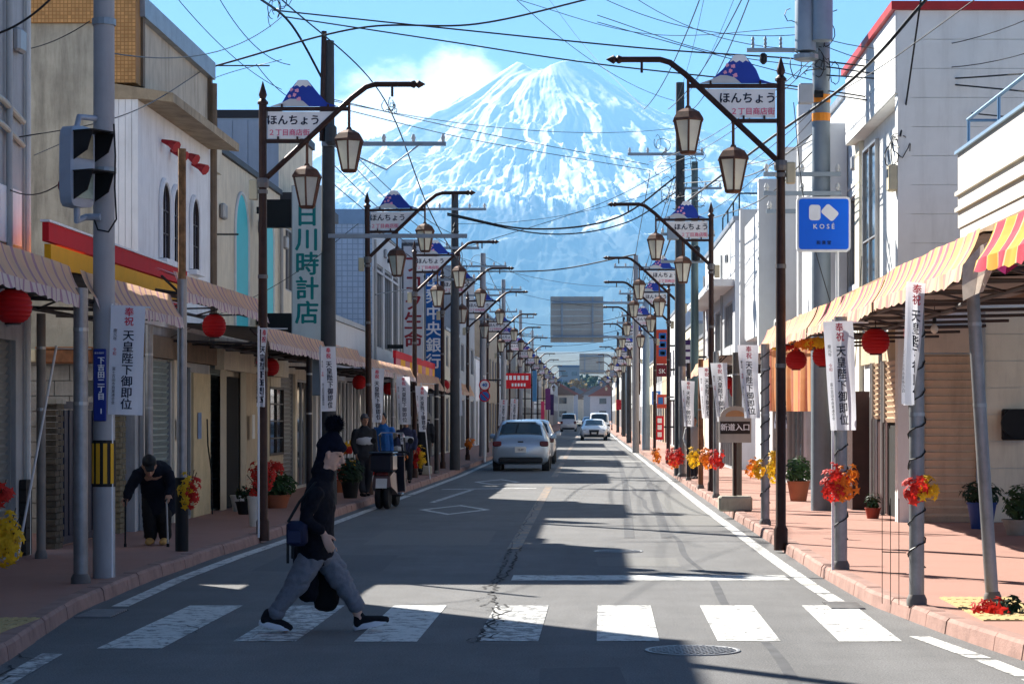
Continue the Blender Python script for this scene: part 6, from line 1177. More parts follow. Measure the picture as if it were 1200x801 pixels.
# delivery scooter
def scooter(X, Y):
    t = thing('delivery_scooter', 'dark delivery scooter with clear windscreen parked at the left kerb', 'scooter', (X, Y, 0)); DK = mat('scooter_navy', (.014, .016, .028), .35, .1, coat=.4); RD = mat('scooter_red_grey', (.16, .10, .10), .35, .1, coat=.3)
    def q(x, y, z): return (X + x, Y + y, z)
    for x, y in ((-.07, .15), (.07, .15), (0, 1.28)):
        w_ = MB().lathe(q(x, y, .215), [(.12, -.05), (.19, -.05), (.215, -.02), (.215, .02), (.19, .05), (.12, .05)], 20, 'X').build('wheel', RUB, t, 40); MB().lathe(q(x, y, .215), [(.125, -.03), (.05, -.04), (.05, .04), (.125, .03)], 14, 'X').build('rim', RIM, w_)
    MB().rings([[q(-.17, .0, .40), q(.17, .0, .40), q(.15, .0, .58), q(-.15, .0, .58)], [q(-.20, .25, .32), q(.20, .25, .32), q(.17, .25, .66), q(-.17, .25, .66)], [q(-.17, .65, .24), q(.17, .65, .24), q(.14, .65, .62), q(-.14, .65, .62)], [q(-.14, .85, .22), q(.14, .85, .22), q(.12, .85, .30), q(-.12, .85, .30)]]).build('body', RD, t, 45)
    MB().cbox(q(-.2, .75, .20), q(.2, 1.1, .27), .03).build('footboard', DK, t); MB().cbox(q(-.14, .25, .66), q(.14, .85, .76), .05).build('seat', BLK, t, 50)
    MB().cbox(q(-.215, -.10, .66), q(.215, .36, .98), .04).build('cargo_box', DK, t); MB().cbox(q(-.225, -.11, .982), q(.225, .37, 1.012), .012).build('box_lid', DK, t)
    MB().cbox(q(-.12, -.04, .59), q(.12, .02, .66), .02).build('tail_light', TAIL, t); MB().obox(q(0, -.03, .46), (.10, 0, 0), (0, .006, .0), (0, .02, .085)).build('number_plate', PLATE, t)
    MB().rings([[q(-.22, 1.05, .28), q(.22, 1.05, .28), q(.22, 1.10, .28), q(-.22, 1.10, .28)], [q(-.21, 1.0, .92), q(.21, 1.0, .92), q(.21, 1.06, .92), q(-.21, 1.06, .92)]]).build('leg_shield', DK, t); MB().tube([q(-.33, .92, .98), q(-.2, 1.0, 1.0), q(.2, 1.0, 1.0), q(.33, .92, .98)], .016, 8).build('handlebar', BLK, t)
    g = bpy.data.materials.new('scooter_windscreen'); g.use_nodes = True; bn = g.node_tree.nodes['Principled BSDF']; bn.inputs['Roughness'].default_value = .08; bn.inputs['Transmission Weight'].default_value = 1; bn.inputs['IOR'].default_value = 1.05; bn.inputs['Base Color'].default_value = (.8, .85, .88, 1)
    mb = MB(); cols = 8; rows = [[q(.27 * math.sin(-1.1 + 2.2 * i / cols), 1.0 + .18 * math.cos(-1.1 + 2.2 * i / cols) - k * .035, .92 + .085 * k - (.05 if k == 5 and i in (0, cols) else 0)) for i in range(cols + 1)] for k in range(6)]
    for k in range(5):
        for i in range(cols): mb.quad(rows[k][i], rows[k][i + 1], rows[k + 1][i + 1], rows[k + 1][i])
    mb.build('windscreen', g, t, 60); MB().tube(rows[5] , .008, 5).build('windscreen_rim', ALU, t)
    for s in (-1, 1): MB().tube([q(s * .28, .96, 1.0), q(s * .34, .95, 1.18)], .007, 5).build('mirror_stalk', BLK, t); MB().lathe(q(s * .34, .94, 1.2), [(.055, 0), (.055, .02)], 12, 'Y').build('mirror', BLK, t)
    t.rotation_euler = (0, 0, R(-6))
scooter(-3.66, 39.2)

# ---------------------------------------------------------------- people
SKIN = mat('skin', (.60, .37, .27), .55, var=.1, scale=20); SKIN2 = mat('skin_warm', (.44, .24, .16), .55, var=.1, scale=20); HAIR = mat('black_hair', (.008, .007, .007), .5, var=.3, scale=40)
class LB(MB):
    def limb(s, pts, rad, fwd=(1, 0, 0), n=14):
        """tapering elliptical sweep; rad (a, b): a across, b along fwd"""
        pts = [Vector(p) for p in pts]; rs = []; m = len(pts); fw = Vector(fwd)
        for i, p in enumerate(pts):
            t = (pts[min(i + 1, m - 1)] - pts[max(i - 1, 0)]).normalized(); f = fw - t * fw.dot(t)
            if f.length < .25: f = Vector((0, 0, 1)) - t * t.z
            f.normalize(); sd = t.cross(f); a, b = rad[i] if isinstance(rad[i], tuple) else (rad[i], rad[i])
            rs.append([p + sd * a * math.cos(2 * PI * j / n) + f * b * math.sin(2 * PI * j / n) for j in range(n)])
        # rounded ends
        def cap(p, ring, d): return [p + (q - p) * .55 + d for q in ring]
        t0 = (pts[0] - pts[1]).normalized(); t1 = (pts[-1] - pts[-2]).normalized(); r0 = rad[0] if not isinstance(rad[0], tuple) else min(rad[0]); r1 = rad[-1] if not isinstance(rad[-1], tuple) else min(rad[-1])
        rs = [cap(pts[0], rs[0], t0 * r0 * .55)] + rs + [cap(pts[-1], rs[-1], t1 * r1 * .55)]
        return s.rings(rs)
def solid(lb, name, m, parent, voxel=.02, smooth=4, sub=0, wr=None):
    o = lb.build(name, m, parent); mods = [('REMESH', dict(mode='VOXEL', voxel_size=voxel)), ('SMOOTH', dict(iterations=smooth, factor=.5))]; bake(o, mods)
    if wr:
        amp, f, sd = wr; co = np.empty(len(o.data.vertices) * 3, np.float32); o.data.vertices.foreach_get('co', co); co = co.reshape(-1, 3).astype(float); nr = np.empty(len(o.data.vertices) * 3, np.float32); o.data.vertices.foreach_get('normal', nr); nr = nr.reshape(-1, 3)
        k = fbm(co[:, 0] * f + co[:, 1] * f * .6 + co[:, 2] * f * .5 + 11, co[:, 2] * f * 1.1 - co[:, 0] * f * .7 + 5, 3, sd) - .5; k = np.abs(k) * 2 - .3
        co += nr * (k * amp)[:, None]; o.data.vertices.foreach_set('co', co.astype(np.float32).ravel())
    o.data.shade_smooth(); o.data.materials.clear(); o.data.materials.append(m); return o
def hand_chain(lb, wrist, d, side, curl, L=.165, thumb=1, palm_n=None):
    """palm and five bent fingers; d pointing direction, side across the palm, curl direction the fingers bend to"""
    w_ = Vector(wrist); d = Vector(d).normalized(); sd = Vector(side).normalized(); cu = Vector(curl).normalized(); k = L / .165
    lb.limb([w_ - d * .02, w_ + d * .03 * k, w_ + d * .085 * k], [(.021 * k, .016 * k), (.034 * k, .015 * k), (.038 * k, .012 * k)], cu, 10)
    for i, (o, ln) in enumerate(((-.029, .066), (-.0095, .076), (.0095, .071), (.029, .056))):
        b = w_ + d * .08 * k + sd * o * k; p1 = b + (d * .92 + cu * .25) * ln * .42 * k; p2 = p1 + (d * .75 + cu * .6) * ln * .33 * k; p3 = p2 + (d * .5 + cu * .85) * ln * .28 * k
        lb.limb([b, p1, p2, p3], [.0088 * k, .0083 * k, .0076 * k, .0062 * k], cu, 8)
    b = w_ + d * .025 * k + sd * -.03 * k * thumb; p1 = b + (d * .65 - sd * .6 * thumb + cu * .35) * .035 * k; p2 = p1 + (d * .85 - sd * .25 * thumb + cu * .4) * .03 * k
    lb.limb([b, p1, p2], [.0125 * k, .0105 * k, .008 * k], cu, 8)
def head_parts(lb, c, f, up, s=1.0):
    """head with brow, nose, lips, chin, ears; f facing, up crown direction"""
    c = Vector(c); f = Vector(f).normalized(); up = Vector(up).normalized(); sd = f.cross(up).normalized()
    def pt(a, b, d=0): return c + f * a * s + up * b * s + sd * d * s
    lb.limb([pt(-.005, -.085), pt(-.01, -.03), pt(-.012, .03), pt(-.015, .085)], [(.055 * s, .075 * s), (.070 * s, .092 * s), (.075 * s, .098 * s), (.062 * s, .082 * s)], f, 18)
    lb.limb([pt(.055, -.098), pt(.045, -.07), pt(.03, -.04)], [(.028 * s, .026 * s), (.045 * s, .035 * s), (.055 * s, .05 * s)], f, 12)       # jaw and chin
    lb.limb([pt(.082, .028), pt(.098, .0), pt(.112, -.022), pt(.09, -.032)], [.008 * s, .012 * s, .017 * s, .014 * s], f, 8)                  # nose
    lb.limb([pt(.083, -.055, -.018), pt(.092, -.053), pt(.083, -.055, .018)], [.007 * s, .009 * s, .007 * s], f, 8); lb.limb([pt(.080, -.068, -.015), pt(.088, -.068), pt(.080, -.068, .015)], [.007 * s, .009 * s, .007 * s], f, 8)
    for q in (-1, 1):
        lb.limb([pt(-.005, .02, q * .072), pt(-.012, .0, q * .08), pt(0, -.03, q * .072)], [.010 * s, .014 * s, .008 * s], f, 8); lb.limb([pt(.08, .035, q * .012), pt(.078, .038, q * .035), pt(.055, .03, q * .058)], [.009 * s, .010 * s, .008 * s], f, 8)
    return pt
EYE = mat('eye_dark', (.01, .008, .008), .2); LIP = mat('lips', (.42, .15, .13), .45)
def face_marks(pt, parent, s=1.0):
    for q in (-1, 1): MB().ball(pt(.078, .012, q * .033), .012 * s, .012 * s, .0065 * s, 8, 6).build('eye', EYE, parent)
    mb = LB(); mb.limb([pt(.090, -.061, -.018), pt(.0985, -.0605, 0), pt(.090, -.061, .018)], [.0035 * s, .005 * s, .0035 * s], (0, 0, 1), 6); mb.build('lips', LIP, parent)
# woman striding over the crossing
WX, WY = -2.03, 17.0
def W(x, y, z): return (WX + x, WY + y, z)
wo = thing('person', 'person in black coat and bobble hat striding over the crossing with bags', 'person', (WX, WY, 0))
hf, hu = Vector((.93, -.10, -.34)), Vector((.34, 0, .94))
lb = LB(); pt = head_parts(lb, W(.055, 0, 1.355), hf, hu, 1.0)
lb.limb([W(-.035, 0, 1.08), W(-.01, 0, 1.18), W(.02, 0, 1.27)], [(.07, .07), (.052, .055), (.055, .06)], (1, 0, 0))
lb.limb([W(-.06, 0, .58), W(-.06, 0, .75), W(-.05, 0, .95), W(-.03, 0, 1.08)], [(.12, .085), (.12, .085), (.14, .095), (.135, .07)], (1, 0, 0))
for s_, ang in ((-1, [(-.03, -.16, 1.07), (-.11, -.215, .85), (.025, -.235, .765)]), (1, [(-.03, .16, 1.07), (-.04, .215, .85), (.0, .225, .68)])): lb.limb([W(*p) for p in ang], [.045, .036, .026], (1, 0, 0))
hand_chain(lb, W(.030, -.237, .755), (.42, -.05, -.9), (.86, -.1, .42), (.1, .95, -.2), .165, -1); hand_chain(lb, W(.005, .225, .665), (.2, 0, -1), (.95, 0, .2), (0, -.9, -.1), .165, -1)
RL = [(-.05, -.075, .60), (-.20, -.085, .355), (-.385, -.09, .10)]; FL = [(-.04, .075, .60), (.125, .085, .385), (.265, .09, .10)]
for L_ in (RL, FL): lb.limb([W(*p) for p in L_], [.085, .055, .034], (1, 0, 0))
lb.limb([W(-.385, -.09, .10), W(-.36, -.09, .06), W(-.27, -.09, .03)], [.034, .035, .03], (0, 0, 1)); lb.limb([W(.265, .09, .10), W(.29, .09, .06), W(.40, .09, .065)], [.034, .035, .03], (0, 0, 1))
body = solid(lb, 'body', SKIN, wo, .0062, 3); face_marks(pt, wo)
COAT = mat('black_wool', (.0075, .0085, .014), .92, var=.5, scale=25, spec=.15, bump=.25, bscale=180); KNIT = mat('navy_knit', (.008, .010, .022), .95, var=.5, scale=30, bump=.4, bscale=220, spec=.1); DENIM = mat('grey_denim', (.165, .175, .20), .85, var=.16, scale=90, bump=.2, bscale=240); BAGM = mat('navy_bag', (.008, .012, .04), .55, var=.3)
lb = LB(); lb.limb([W(*p) for p in ((-.068, 0, .575), (-.068, 0, .70), (-.055, 0, .82), (-.045, 0, .95), (-.035, 0, 1.05), (-.025, 0, 1.115), (-.012, 0, 1.17), (-.002, 0, 1.205))], [(.185, .14), (.18, .145), (.172, .138), (.178, .132), (.18, .118), (.155, .098), (.08, .082), (.066, .072)], (1, 0, 0), 22)
lb.limb([W(-.03, -.165, 1.075), W(-.085, -.22, .95), W(-.115, -.235, .86), W(-.04, -.245, .81), W(.018, -.24, .782)], [.060, .056, .054, .047, .041], (1, 0, 0)); lb.limb([W(-.03, .165, 1.075), W(-.04, .22, .95), W(-.04, .225, .85), W(-.005, .225, .71)], [.068, .064, .058, .048], (1, 0, 0))
lb.limb([W(-.15, .06, .64), W(-.15, .06, .45), W(-.13, .08, .27)], [(.12, .10), (.11, .10), (.09, .085)], (1, 0, 0))
solid(lb, 'coat', COAT, wo, .012, 4, wr=(.016, 13, 3))
lb = LB(); lb.limb([W(-.055, 0, 1.21), W(-.03, 0, 1.27), W(-.01, 0, 1.33)], [(.068, .05), (.07, .052), (.066, .05)], (1, 0, 0)); lb.limb([W(-.02, 0, 1.16), W(.012, 0, 1.205), W(.03, 0, 1.232)], [(.085, .09), (.075, .085), (.062, .07)], (1, 0, 0)); solid(lb, 'scarf', COAT, wo, .01, 3, wr=(.01, 22, 8))
lb = LB(); hc = Vector(W(.055, 0, 1.355))
lb.limb([hc - hf * .035 + hu * .02, hc - hf * .03 + hu * .075, hc - hf * .035 + hu * .13, hc - hf * .05 + hu * .165], [(.082, .102), (.085, .100), (.070, .078), (.036, .04)], hf, 20); lb.limb([hc - hf * .055 - hu * .10, hc - hf * .05 - hu * .04, hc - hf * .045 + hu * .03], [(.068, .042), (.078, .056), (.083, .08)], hf, 16); lb.limb([hc + hf * .0 + hu * .048, hc - hf * .005 + hu * .075], [(.086, .104), (.088, .107)], hf, 20)
hat = solid(lb, 'bobble_hat', KNIT, wo, .009, 3, wr=(.005, 60, 4)); pm = MB(); pc = hc - hf * .055 + hu * .225; rd = random.Random(5)
for i in range(900):
    v = Vector((rd.gauss(0, 1), rd.gauss(0, 1), rd.gauss(0, 1))).normalized(); e = v.cross(Vector((rd.random(), rd.random(), rd.random()))).normalized() * .006; b = pc + v * .045; tp = pc + v * rd.uniform(.072, .092); pm.add([b - e, b + e, tp], [(0, 1, 2)])
pm.ball(pc, .060, n=14, m=10); pm.build('pompom', KNIT, hat)
lb = LB()
lb.limb([W(-.06, 0, .74), W(-.06, 0, .66), W(-.062, 0, .56)], [(.155, .115), (.16, .128), (.15, .128)], (1, 0, 0), 20)
lb.limb([W(-.07, -.075, .60), W(-.14, -.085, .47), W(-.215, -.09, .345), (WX - .30, WY - .09, .235), W(-.35, -.09, .155)], [(.095, .112), (.095, .102), (.088, .086), (.076, .07), (.072, .062)], (1, 0, 0), 18); lb.limb([W(-.03, .075, .60), W(.06, .08, .48), W(.14, .085, .355), W(.20, .09, .255), W(.238, .09, .195)], [(.095, .112), (.095, .10), (.086, .082), (.076, .068), (.074, .064)], (1, 0, 0), 18)
pn = solid(lb, 'trousers', DENIM, wo, .010, 3, wr=(.030, 9, 6))
for c0, d0 in ((Vector(W(-.352, -.09, .150)), Vector((-.55, 0, -.83))), (Vector(W(.241, .09, .188)), Vector((.5, 0, -.86)))):
    q = LB(); q.limb([c0 - d0 * .025, c0 + d0 * .012], [(.077, .067), (.076, .066)], (1, 0, 0), 18); q.build('cuff', DENIM, pn, 50)
SOLE = mat('white_sole', (.72, .73, .76), .6, var=.06); SHOE = mat('black_shoe', (.010, .010, .013), .8, var=.4, scale=30)
def shoe(heel, toe, y, parent):
    h = Vector(heel); t2 = Vector(toe); d = (t2 - h).normalized(); up = Vector((-d.z, 0, d.x)); lb = LB(); mb = LB(); L_ = (t2 - h).length
    def q(a, b, c=0): return h + d * a * L_ + up * b + Vector((0, c, 0))
    lb.limb([q(.06, .045), q(.25, .055), q(.5, .05), q(.78, .042), q(.95, .032)], [(.036, .042), (.038, .05), (.042, .04), (.045, .032), (.033, .024)], up, 14); lb.limb([q(.14, .06), q(.17, .10), q(.20, .118)], [(.034, .045), (.034, .042), (.033, .04)], d, 12)
    sh = solid(lb, 'shoe', SHOE, parent, .008, 3)
    rs = []
    for zz, k in ((0, .94), (.010, 1.01), (.032, 1.0), (.040, .94)):
        rs.append([q(.47 + .53 * k * math.cos(a) * (1.0), zz + (.018 * max(0, math.cos(a)) ** 3 if zz < .02 else .006 * abs(math.cos(a))), .048 * k * math.sin(a) * (.86 + .14 * math.cos(a + .6))) for a in [2 * PI * i / 24 for i in range(24)]])
    MB().rings(rs).build('sole', SOLE, sh, 50)
shoe((WX - .475, WY - .09, .055), (WX - .235, WY - .09, .0), 0, wo); shoe((WX + .235, WY + .09, .0), (WX + .50, WY + .09, .055), 0, wo)
hb = thing('shoulder_bag', 'small navy shoulder bag at the hip of the crossing person', 'bag', W(-.17, -.25, .7)); MB().cbox(W(-.25, -.31, .67), W(-.09, -.215, .86), .03).build('pouch', BAGM, hb, 50); MB().cbox(W(-.24, -.325, .69), W(-.13, -.312, .79), .01).build('pocket', mat('navy_bag_pocket', (.015, .02, .06), .45), hb)
MB().tube([W(-.24, -.26, .85), W(-.16, -.21, 1.0), W(-.05, -.12, 1.14), W(.02, -.02, 1.15)], .011, 6).build('strap', BLK, hb)
for dx in (-.27, -.235): MB().box(W(dx + .02, -.27, .54 + (dx + .27)), W(dx + .04, -.262, .70)).build('strap_end', BLK, hb)
tb = thing('tote_bag', 'round black tote bag hanging beside the far leg of the crossing person', 'bag', W(.0, .2, .3)); lb = LB(); lb.limb([W(.0, .215, .47), W(-.005, .215, .38), W(-.01, .215, .26), W(-.01, .215, .16)], [(.045, .085), (.06, .105), (.065, .115), (.05, .085)], (1, 0, 0), 18); solid(lb, 'sack', mat('black_bag', (.006, .006, .007), .8, var=.3), tb, .012, 4, wr=(.012, 12, 9))
MB().tube([W(-.06, .21, .48), W(.0, .215, .56), W(.03, .225, .56), W(.05, .23, .48)], .009, 6).build('handle', BLK, tb)
# stooping person with two sticks
OX, OY = -5.13, 26.4
def O(x, y, z): return (OX + x, OY + y, z)
G = SWZ; op = thing('person', 'stooping person in black with cap and yellow shoes leaning on sticks', 'person', (OX, OY, G)); lb = LB()
f2, u2 = Vector((.22, -.80, -.55)), Vector((.1, -.5, .86)); pt = head_parts(lb, O(-.02, -.40, 1.06), f2, u2, 1.0)
lb.limb([O(-.01, -.27, 1.02), O(-.02, -.36, 1.04)], [.05, .055], (0, -1, 0)); lb.limb([O(.02, 0, .76), O(.01, -.10, .90), O(0, -.25, .99)], [(.15, .11), (.16, .12), (.17, .09)], (0, -1, 0))
LA = [(-.17, -.25, .98), (-.27, -.30, .80), (-.29, -.36, .68)]; RA = [(.17, -.25, .98), (.22, -.26, .82), (.19, -.36, .72)]
for A in (LA, RA): lb.limb([O(*p) for p in A], [.045, .038, .028], (0, -1, 0))
hand_chain(lb, O(-.29, -.36, .69), (-.1, -.75, -.55), (-.95, 0, .2), (0, .2, -1), .15, -1); hand_chain(lb, O(.19, -.36, .73), (.1, -.75, -.55), (.95, 0, .2), (0, .2, -1), .15, -1)
for s_ in (-1, 1): lb.limb([O(s_ * .08, 0, .76), O(s_ * .085, -.05, .48), O(s_ * .08, .02, .17)], [.085, .058, .04], (0, -1, 0)); lb.limb([O(s_ * .08, .04, .17), O(s_ * .08, -.12, .15)], [.04, .035], (0, 0, 1))
solid(lb, 'body', SKIN2, op, .009, 3); face_marks(pt, op); lb = LB()
lb.limb([O(.02, .02, .50), O(.02, .0, .70), O(.01, -.08, .90), O(0, -.22, 1.02), O(0, -.30, 1.05)], [(.20, .15), (.21, .16), (.215, .16), (.20, .13), (.10, .09)], (0, -1, 0), 18)
for A in (LA, RA): lb.limb([O(*p) for p in A], [.075, .066, .052], (0, -1, 0))
solid(lb, 'coat', mat('old_navy_coat', (.008, .010, .018), .9, var=.4), op, .016, 4, wr=(.018, 11, 12)); lb = LB()
for s_ in (-1, 1): lb.limb([O(s_ * .085, 0, .72), O(s_ * .09, -.05, .48), O(s_ * .085, .02, .20)], [.11, .09, .075], (0, -1, 0))
solid(lb, 'trousers', BLK, op, .014, 3, wr=(.012, 14, 13)); lb = LB()
for s_ in (-1, 1): lb.limb([O(s_ * .085, .06, .165), O(s_ * .085, -.06, .165), O(s_ * .085, -.15, .15)], [(.045, .045), (.05, .042), (.042, .028)], (0, 0, 1)); 
solid(lb, 'shoes', mat('ochre_shoe', (.52, .30, .10), .7), op, .012, 2); lb = LB(); hc = Vector(O(-.02, -.40, 1.06)); lb.limb([hc + u2.normalized() * .03 - f2 * .02, hc + u2.normalized() * .085 - f2 * .02, hc + u2.normalized() * .115 - f2 * .02], [(.085, .105), (.08, .10), (.045, .06)], f2, 18); lb.limb([hc + u2.normalized() * .035 + f2 * .07, hc + u2.normalized() * .03 + f2 * .15], [(.065, .012), (.05, .01)], u2, 12); solid(lb, 'cap', BLK, op, .01, 2)
for A, lb_, dx in ((LA, 'dark walking stick in the outer hand of the stooping person', -.0), (RA, 'grey walking stick in the inner hand of the stooping person', .02)):
    st = thing('walking_stick', lb_, 'stick', O(A[2][0] + dx, A[2][1] - .08, G)); MB().tube([O(A[2][0] + dx, A[2][1] - .10, G + .001), O(A[2][0], A[2][1] - .085, .665)], .011, 8).build('shaft', BLK if dx == 0 else ALU, st); MB().tube([O(A[2][0], A[2][1] - .16, .66), O(A[2][0], A[2][1] - .085, .675), O(A[2][0], A[2][1] - .02, .66)], .014, 8).build('handle', DBRN, st); MB().lathe(O(A[2][0] + dx, A[2][1] - .10, G), [(.018, 0), (.016, .04)], 8).build('rubber_tip', RUB, st)
# bystanders on the left pavement
def bystander(u, Y, h, face, label, jac, tro, hairm, capm=None, walk=.12, jac2=None):
    X = (u - U0) * Y / FPX; k = h / 1.72; g = SWZ; t = thing('person', label, 'person', (0, 0, 0)); lb = LB()
    def q(x, y, z): return (x * k, y * k, z * k)
    pt = head_parts(lb, q(0, -.02, 1.60), (0, -1, -.08), (0, -.08, 1), k); lb.limb([q(0, 0, 1.38), q(0, -.01, 1.5)], [.055 * k, .055 * k], (0, -1, 0)); lb.limb([q(0, 0, .92), q(0, 0, 1.15), q(0, 0, 1.38)], [(.15 * k, .10 * k), (.145 * k, .10 * k), (.17 * k, .09 * k)], (0, -1, 0))
    arms = [[(s * .19, 0, 1.38), (s * .25, .03, 1.12), (s * .23, -.10, .90)] for s in (-1, 1)]; legs = [[(s * .09, 0, .92), (s * .095, -s * walk * .3 - .02, .50), (s * .09, s * walk, .09)] for s in (-1, 1)]
    for A in arms: lb.limb([q(*p) for p in A], [.045 * k, .038 * k, .027 * k], (0, -1, 0))
    for i, A in enumerate(arms): hand_chain(lb, q(*A[2]), (0, -.35, -.95), (0, -.95, .3), ((1, -1)[i], 0, -.1), .165 * k, 1)
    for A in legs: lb.limb([q(*p) for p in A], [.085 * k, .058 * k, .038 * k], (0, -1, 0)); p = A[2]; lb.limb([q(p[0], p[1] + .04, .05), q(p[0], p[1] - .13, .045)], [.038 * k, .034 * k], (0, 0, 1))
    solid(lb, 'body', SKIN2, t, .011, 3); face_marks(pt, t, k); lb = LB(); lb.limb([q(0, 0, .80), q(0, 0, .98), q(0, 0, 1.18), q(0, 0, 1.36), q(0, 0, 1.47)], [(.19 * k, .135 * k), (.185 * k, .13 * k), (.195 * k, .135 * k), (.20 * k, .12 * k), (.085 * k, .08 * k)], (0, -1, 0), 16)
    for A in arms: lb.limb([q(*p) for p in A], [.078 * k, .066 * k, .05 * k], (0, -1, 0))
    j = solid(lb, 'jacket', jac, t, .02, 3, wr=(.016, 11, int(u))); 
    if jac2: lb = LB(); lb.limb([q(0, -.02, 1.12), q(0, -.02, 1.2)], [(.205 * k, .14 * k), (.205 * k, .145 * k)], (0, -1, 0)); lb.build('chest_band', jac2, j, 50)
    lb = LB()
    for A in legs: lb.limb([q(*p) for p in A[:2]] + [q(A[2][0], A[2][1], .11)], [.11 * k, .085 * k, .07 * k], (0, -1, 0))
    solid(lb, 'trousers', tro, t, .018, 3); lb = LB()
    for A in legs: p = A[2]; lb.limb([q(p[0], p[1] + .06, .045), q(p[0], p[1] - .06, .045), q(p[0], p[1] - .16, .035)], [(.045 * k, .045 * k), (.048 * k, .042 * k), (.04 * k, .03 * k)], (0, 0, 1))
    solid(lb, 'shoes', SHOE, t, .014, 2); lb = LB(); hc = Vector(q(0, -.02, 1.60)); lb.limb([hc + Vector((0, .03, -.02)) * k, hc + Vector((0, .02, .05)) * k, hc + Vector((0, .01, .10)) * k], [(.082 * k, .088 * k), (.088 * k, .10 * k), (.07 * k, .08 * k)], (0, -1, 0)); 
    if capm: lb.limb([hc + Vector((0, -.08, .06)) * k, hc + Vector((0, -.17, .05)) * k], [(.07 * k, .012), (.05 * k, .01)], (0, 0, 1))
    solid(lb, 'cap' if capm else 'hair', capm or hairm, t, .013, 2); t.location = (X, Y, g - .003); t.rotation_euler = (0, 0, face); return t
JB = mat('bright_blue_jacket', (.02, .13, .42), .5, var=.25, scale=8); JD = mat('dark_jacket', (.02, .022, .028), .8, var=.3); JG = mat('grey_white_sleeve', (.45, .47, .5), .7); JN = mat('navy_jumper', (.03, .035, .08), .85, var=.4, scale=20); TB = mat('dark_trousers', (.02, .022, .03), .85)
bystander(449, 45.5, 1.58, -.2, 'person in a bright blue jacket behind the scooter', JB, TB, HAIR); bystander(427, 42.3, 1.56, .5, 'person in dark jacket and cap standing beside the second left lamp', JD, TB, HAIR, mat('grey_cap', (.10, .10, .11), .8), jac2=JG); bystander(476, 50.5, 1.48, .05, 'person in a patterned navy jumper walking up the left pavement', JN, TB, HAIR, jac2=JG); bystander(497, 57.5, 1.62, PI, 'person in black walking away on the left pavement', JD, BLK, HAIR)
bystander(813, 54.0, 1.5, .3, 'person in a white top behind the banners on the right', mat('white_top', (.42, .42, .42), .8), TB, HAIR)

# ---------------------------------------------------------------- leaves, pots and plants
LRED = mat('red_leaf', (.60, .03, .02), .6, var=.35, scale=14, trans=.35); LYEL = mat('yellow_leaf', (.80, .48, .02), .6, var=.25, scale=14, trans=.35); LORG = mat('orange_leaf', (.78, .22, .02), .6, var=.3, scale=14, trans=.35); LGRN = mat('green_leaf', (.045, .10, .03), .6, var=.5, scale=14, trans=.25); LDGR = mat('dark_green_leaf', (.02, .05, .02), .55, var=.5, scale=14, trans=.2); STEM = mat('stem_brown', (.06, .04, .02), .8); TERRA = mat('terracotta', (.36, .12, .06), .8, var=.15, dirt=.2)
def maple(mb, c, nrm, r, rd):
    n = Vector(nrm).normalized(); a = n.cross(Vector((rd.random(), rd.random(), rd.random() + .1))).normalized(); b = n.cross(a); ph = rd.uniform(0, 6); pts = []
    for i in range(10): an = ph + i * PI / 5; rr = r * (1.0 if i % 2 == 0 else .42); pts.append(Vector(c) + a * rr * math.cos(an) + b * rr * math.sin(an) + n * (-.25 * rr if i % 2 == 0 else 0))
    k = len(mb.v); mb.v += [tuple(Vector(c) + n * .004)] + [tuple(p) for p in pts]; mb.f += [(k, k + 1 + i, k + 1 + (i + 1) % 10) for i in range(10)]
def bunch(u, v, Y, rx, rz, cols, n, label, seed, leaf=.045, split=0, name='maple_leaf_spray', stem_to=None):
    rd = random.Random(seed); c = P(u, v, Y); t = thing(name, label, 'leaves', c, 'artificial maple leaf sprays')
    for ci, m in enumerate(cols):
        mb = MB(); off = Vector(((ci - (len(cols) - 1) / 2) * rx * .8 * (1 if split == 0 else 0), 0, (ci - (len(cols) - 1) / 2) * -rz * .9 * split))
        for i in range(int(n * .62)):
            d = Vector((rd.gauss(0, 1), rd.gauss(0, 1), rd.gauss(0, 1))).normalized() * rd.random() ** .55; p = c + off + Vector((d.x * rx * .95, d.y * rx * .9, d.z * rz * (.95 if not split else .75)))
            maple(mb, p, d + Vector((0, -.6, .3)), leaf * rd.uniform(.7, 1.45), rd)
        mb.build({'red_leaf': 'red_leaves', 'yellow_leaf': 'yellow_leaves', 'orange_leaf': 'orange_leaves', 'green_leaf': 'green_leaves', 'dark_green_leaf': 'green_leaves'}[m.name], m, t)
    mb = MB()
    for i in range(7): d = Vector((rd.uniform(-1, 1) * rx, rd.uniform(-.5, .5) * rx, rd.uniform(-.9, 1) * rz)); mb.tube([c + Vector((0, .02, -rz * .6)), c + d * .5, c + d], .004, 4)
    mb.build('twigs', STEM, t); return t
bunch(8, 632, 18.2, .14, .26, [LYEL], 150, 'big yellow leaf spray at the left edge', 1, .05); bunch(2, 578, 18.4, .10, .12, [LRED], 50, 'small red leaf spray at the left edge above the yellow one', 2, .05)
bunch(222, 575, 24.9, .10, .24, [LYEL, LRED], 70, 'red and yellow leaf spray on the black-sleeved mast beside the stooping person', 3, .042, 0); bunch(306, 560, 33.0, .22, .34, [LRED], 170, 'bushy red leaves behind the first left lamp post', 4, .055); bunch(322, 548, 35.0, .16, .16, [LRED], 60, 'red leaves above the green shrub on the left', 41, .055)
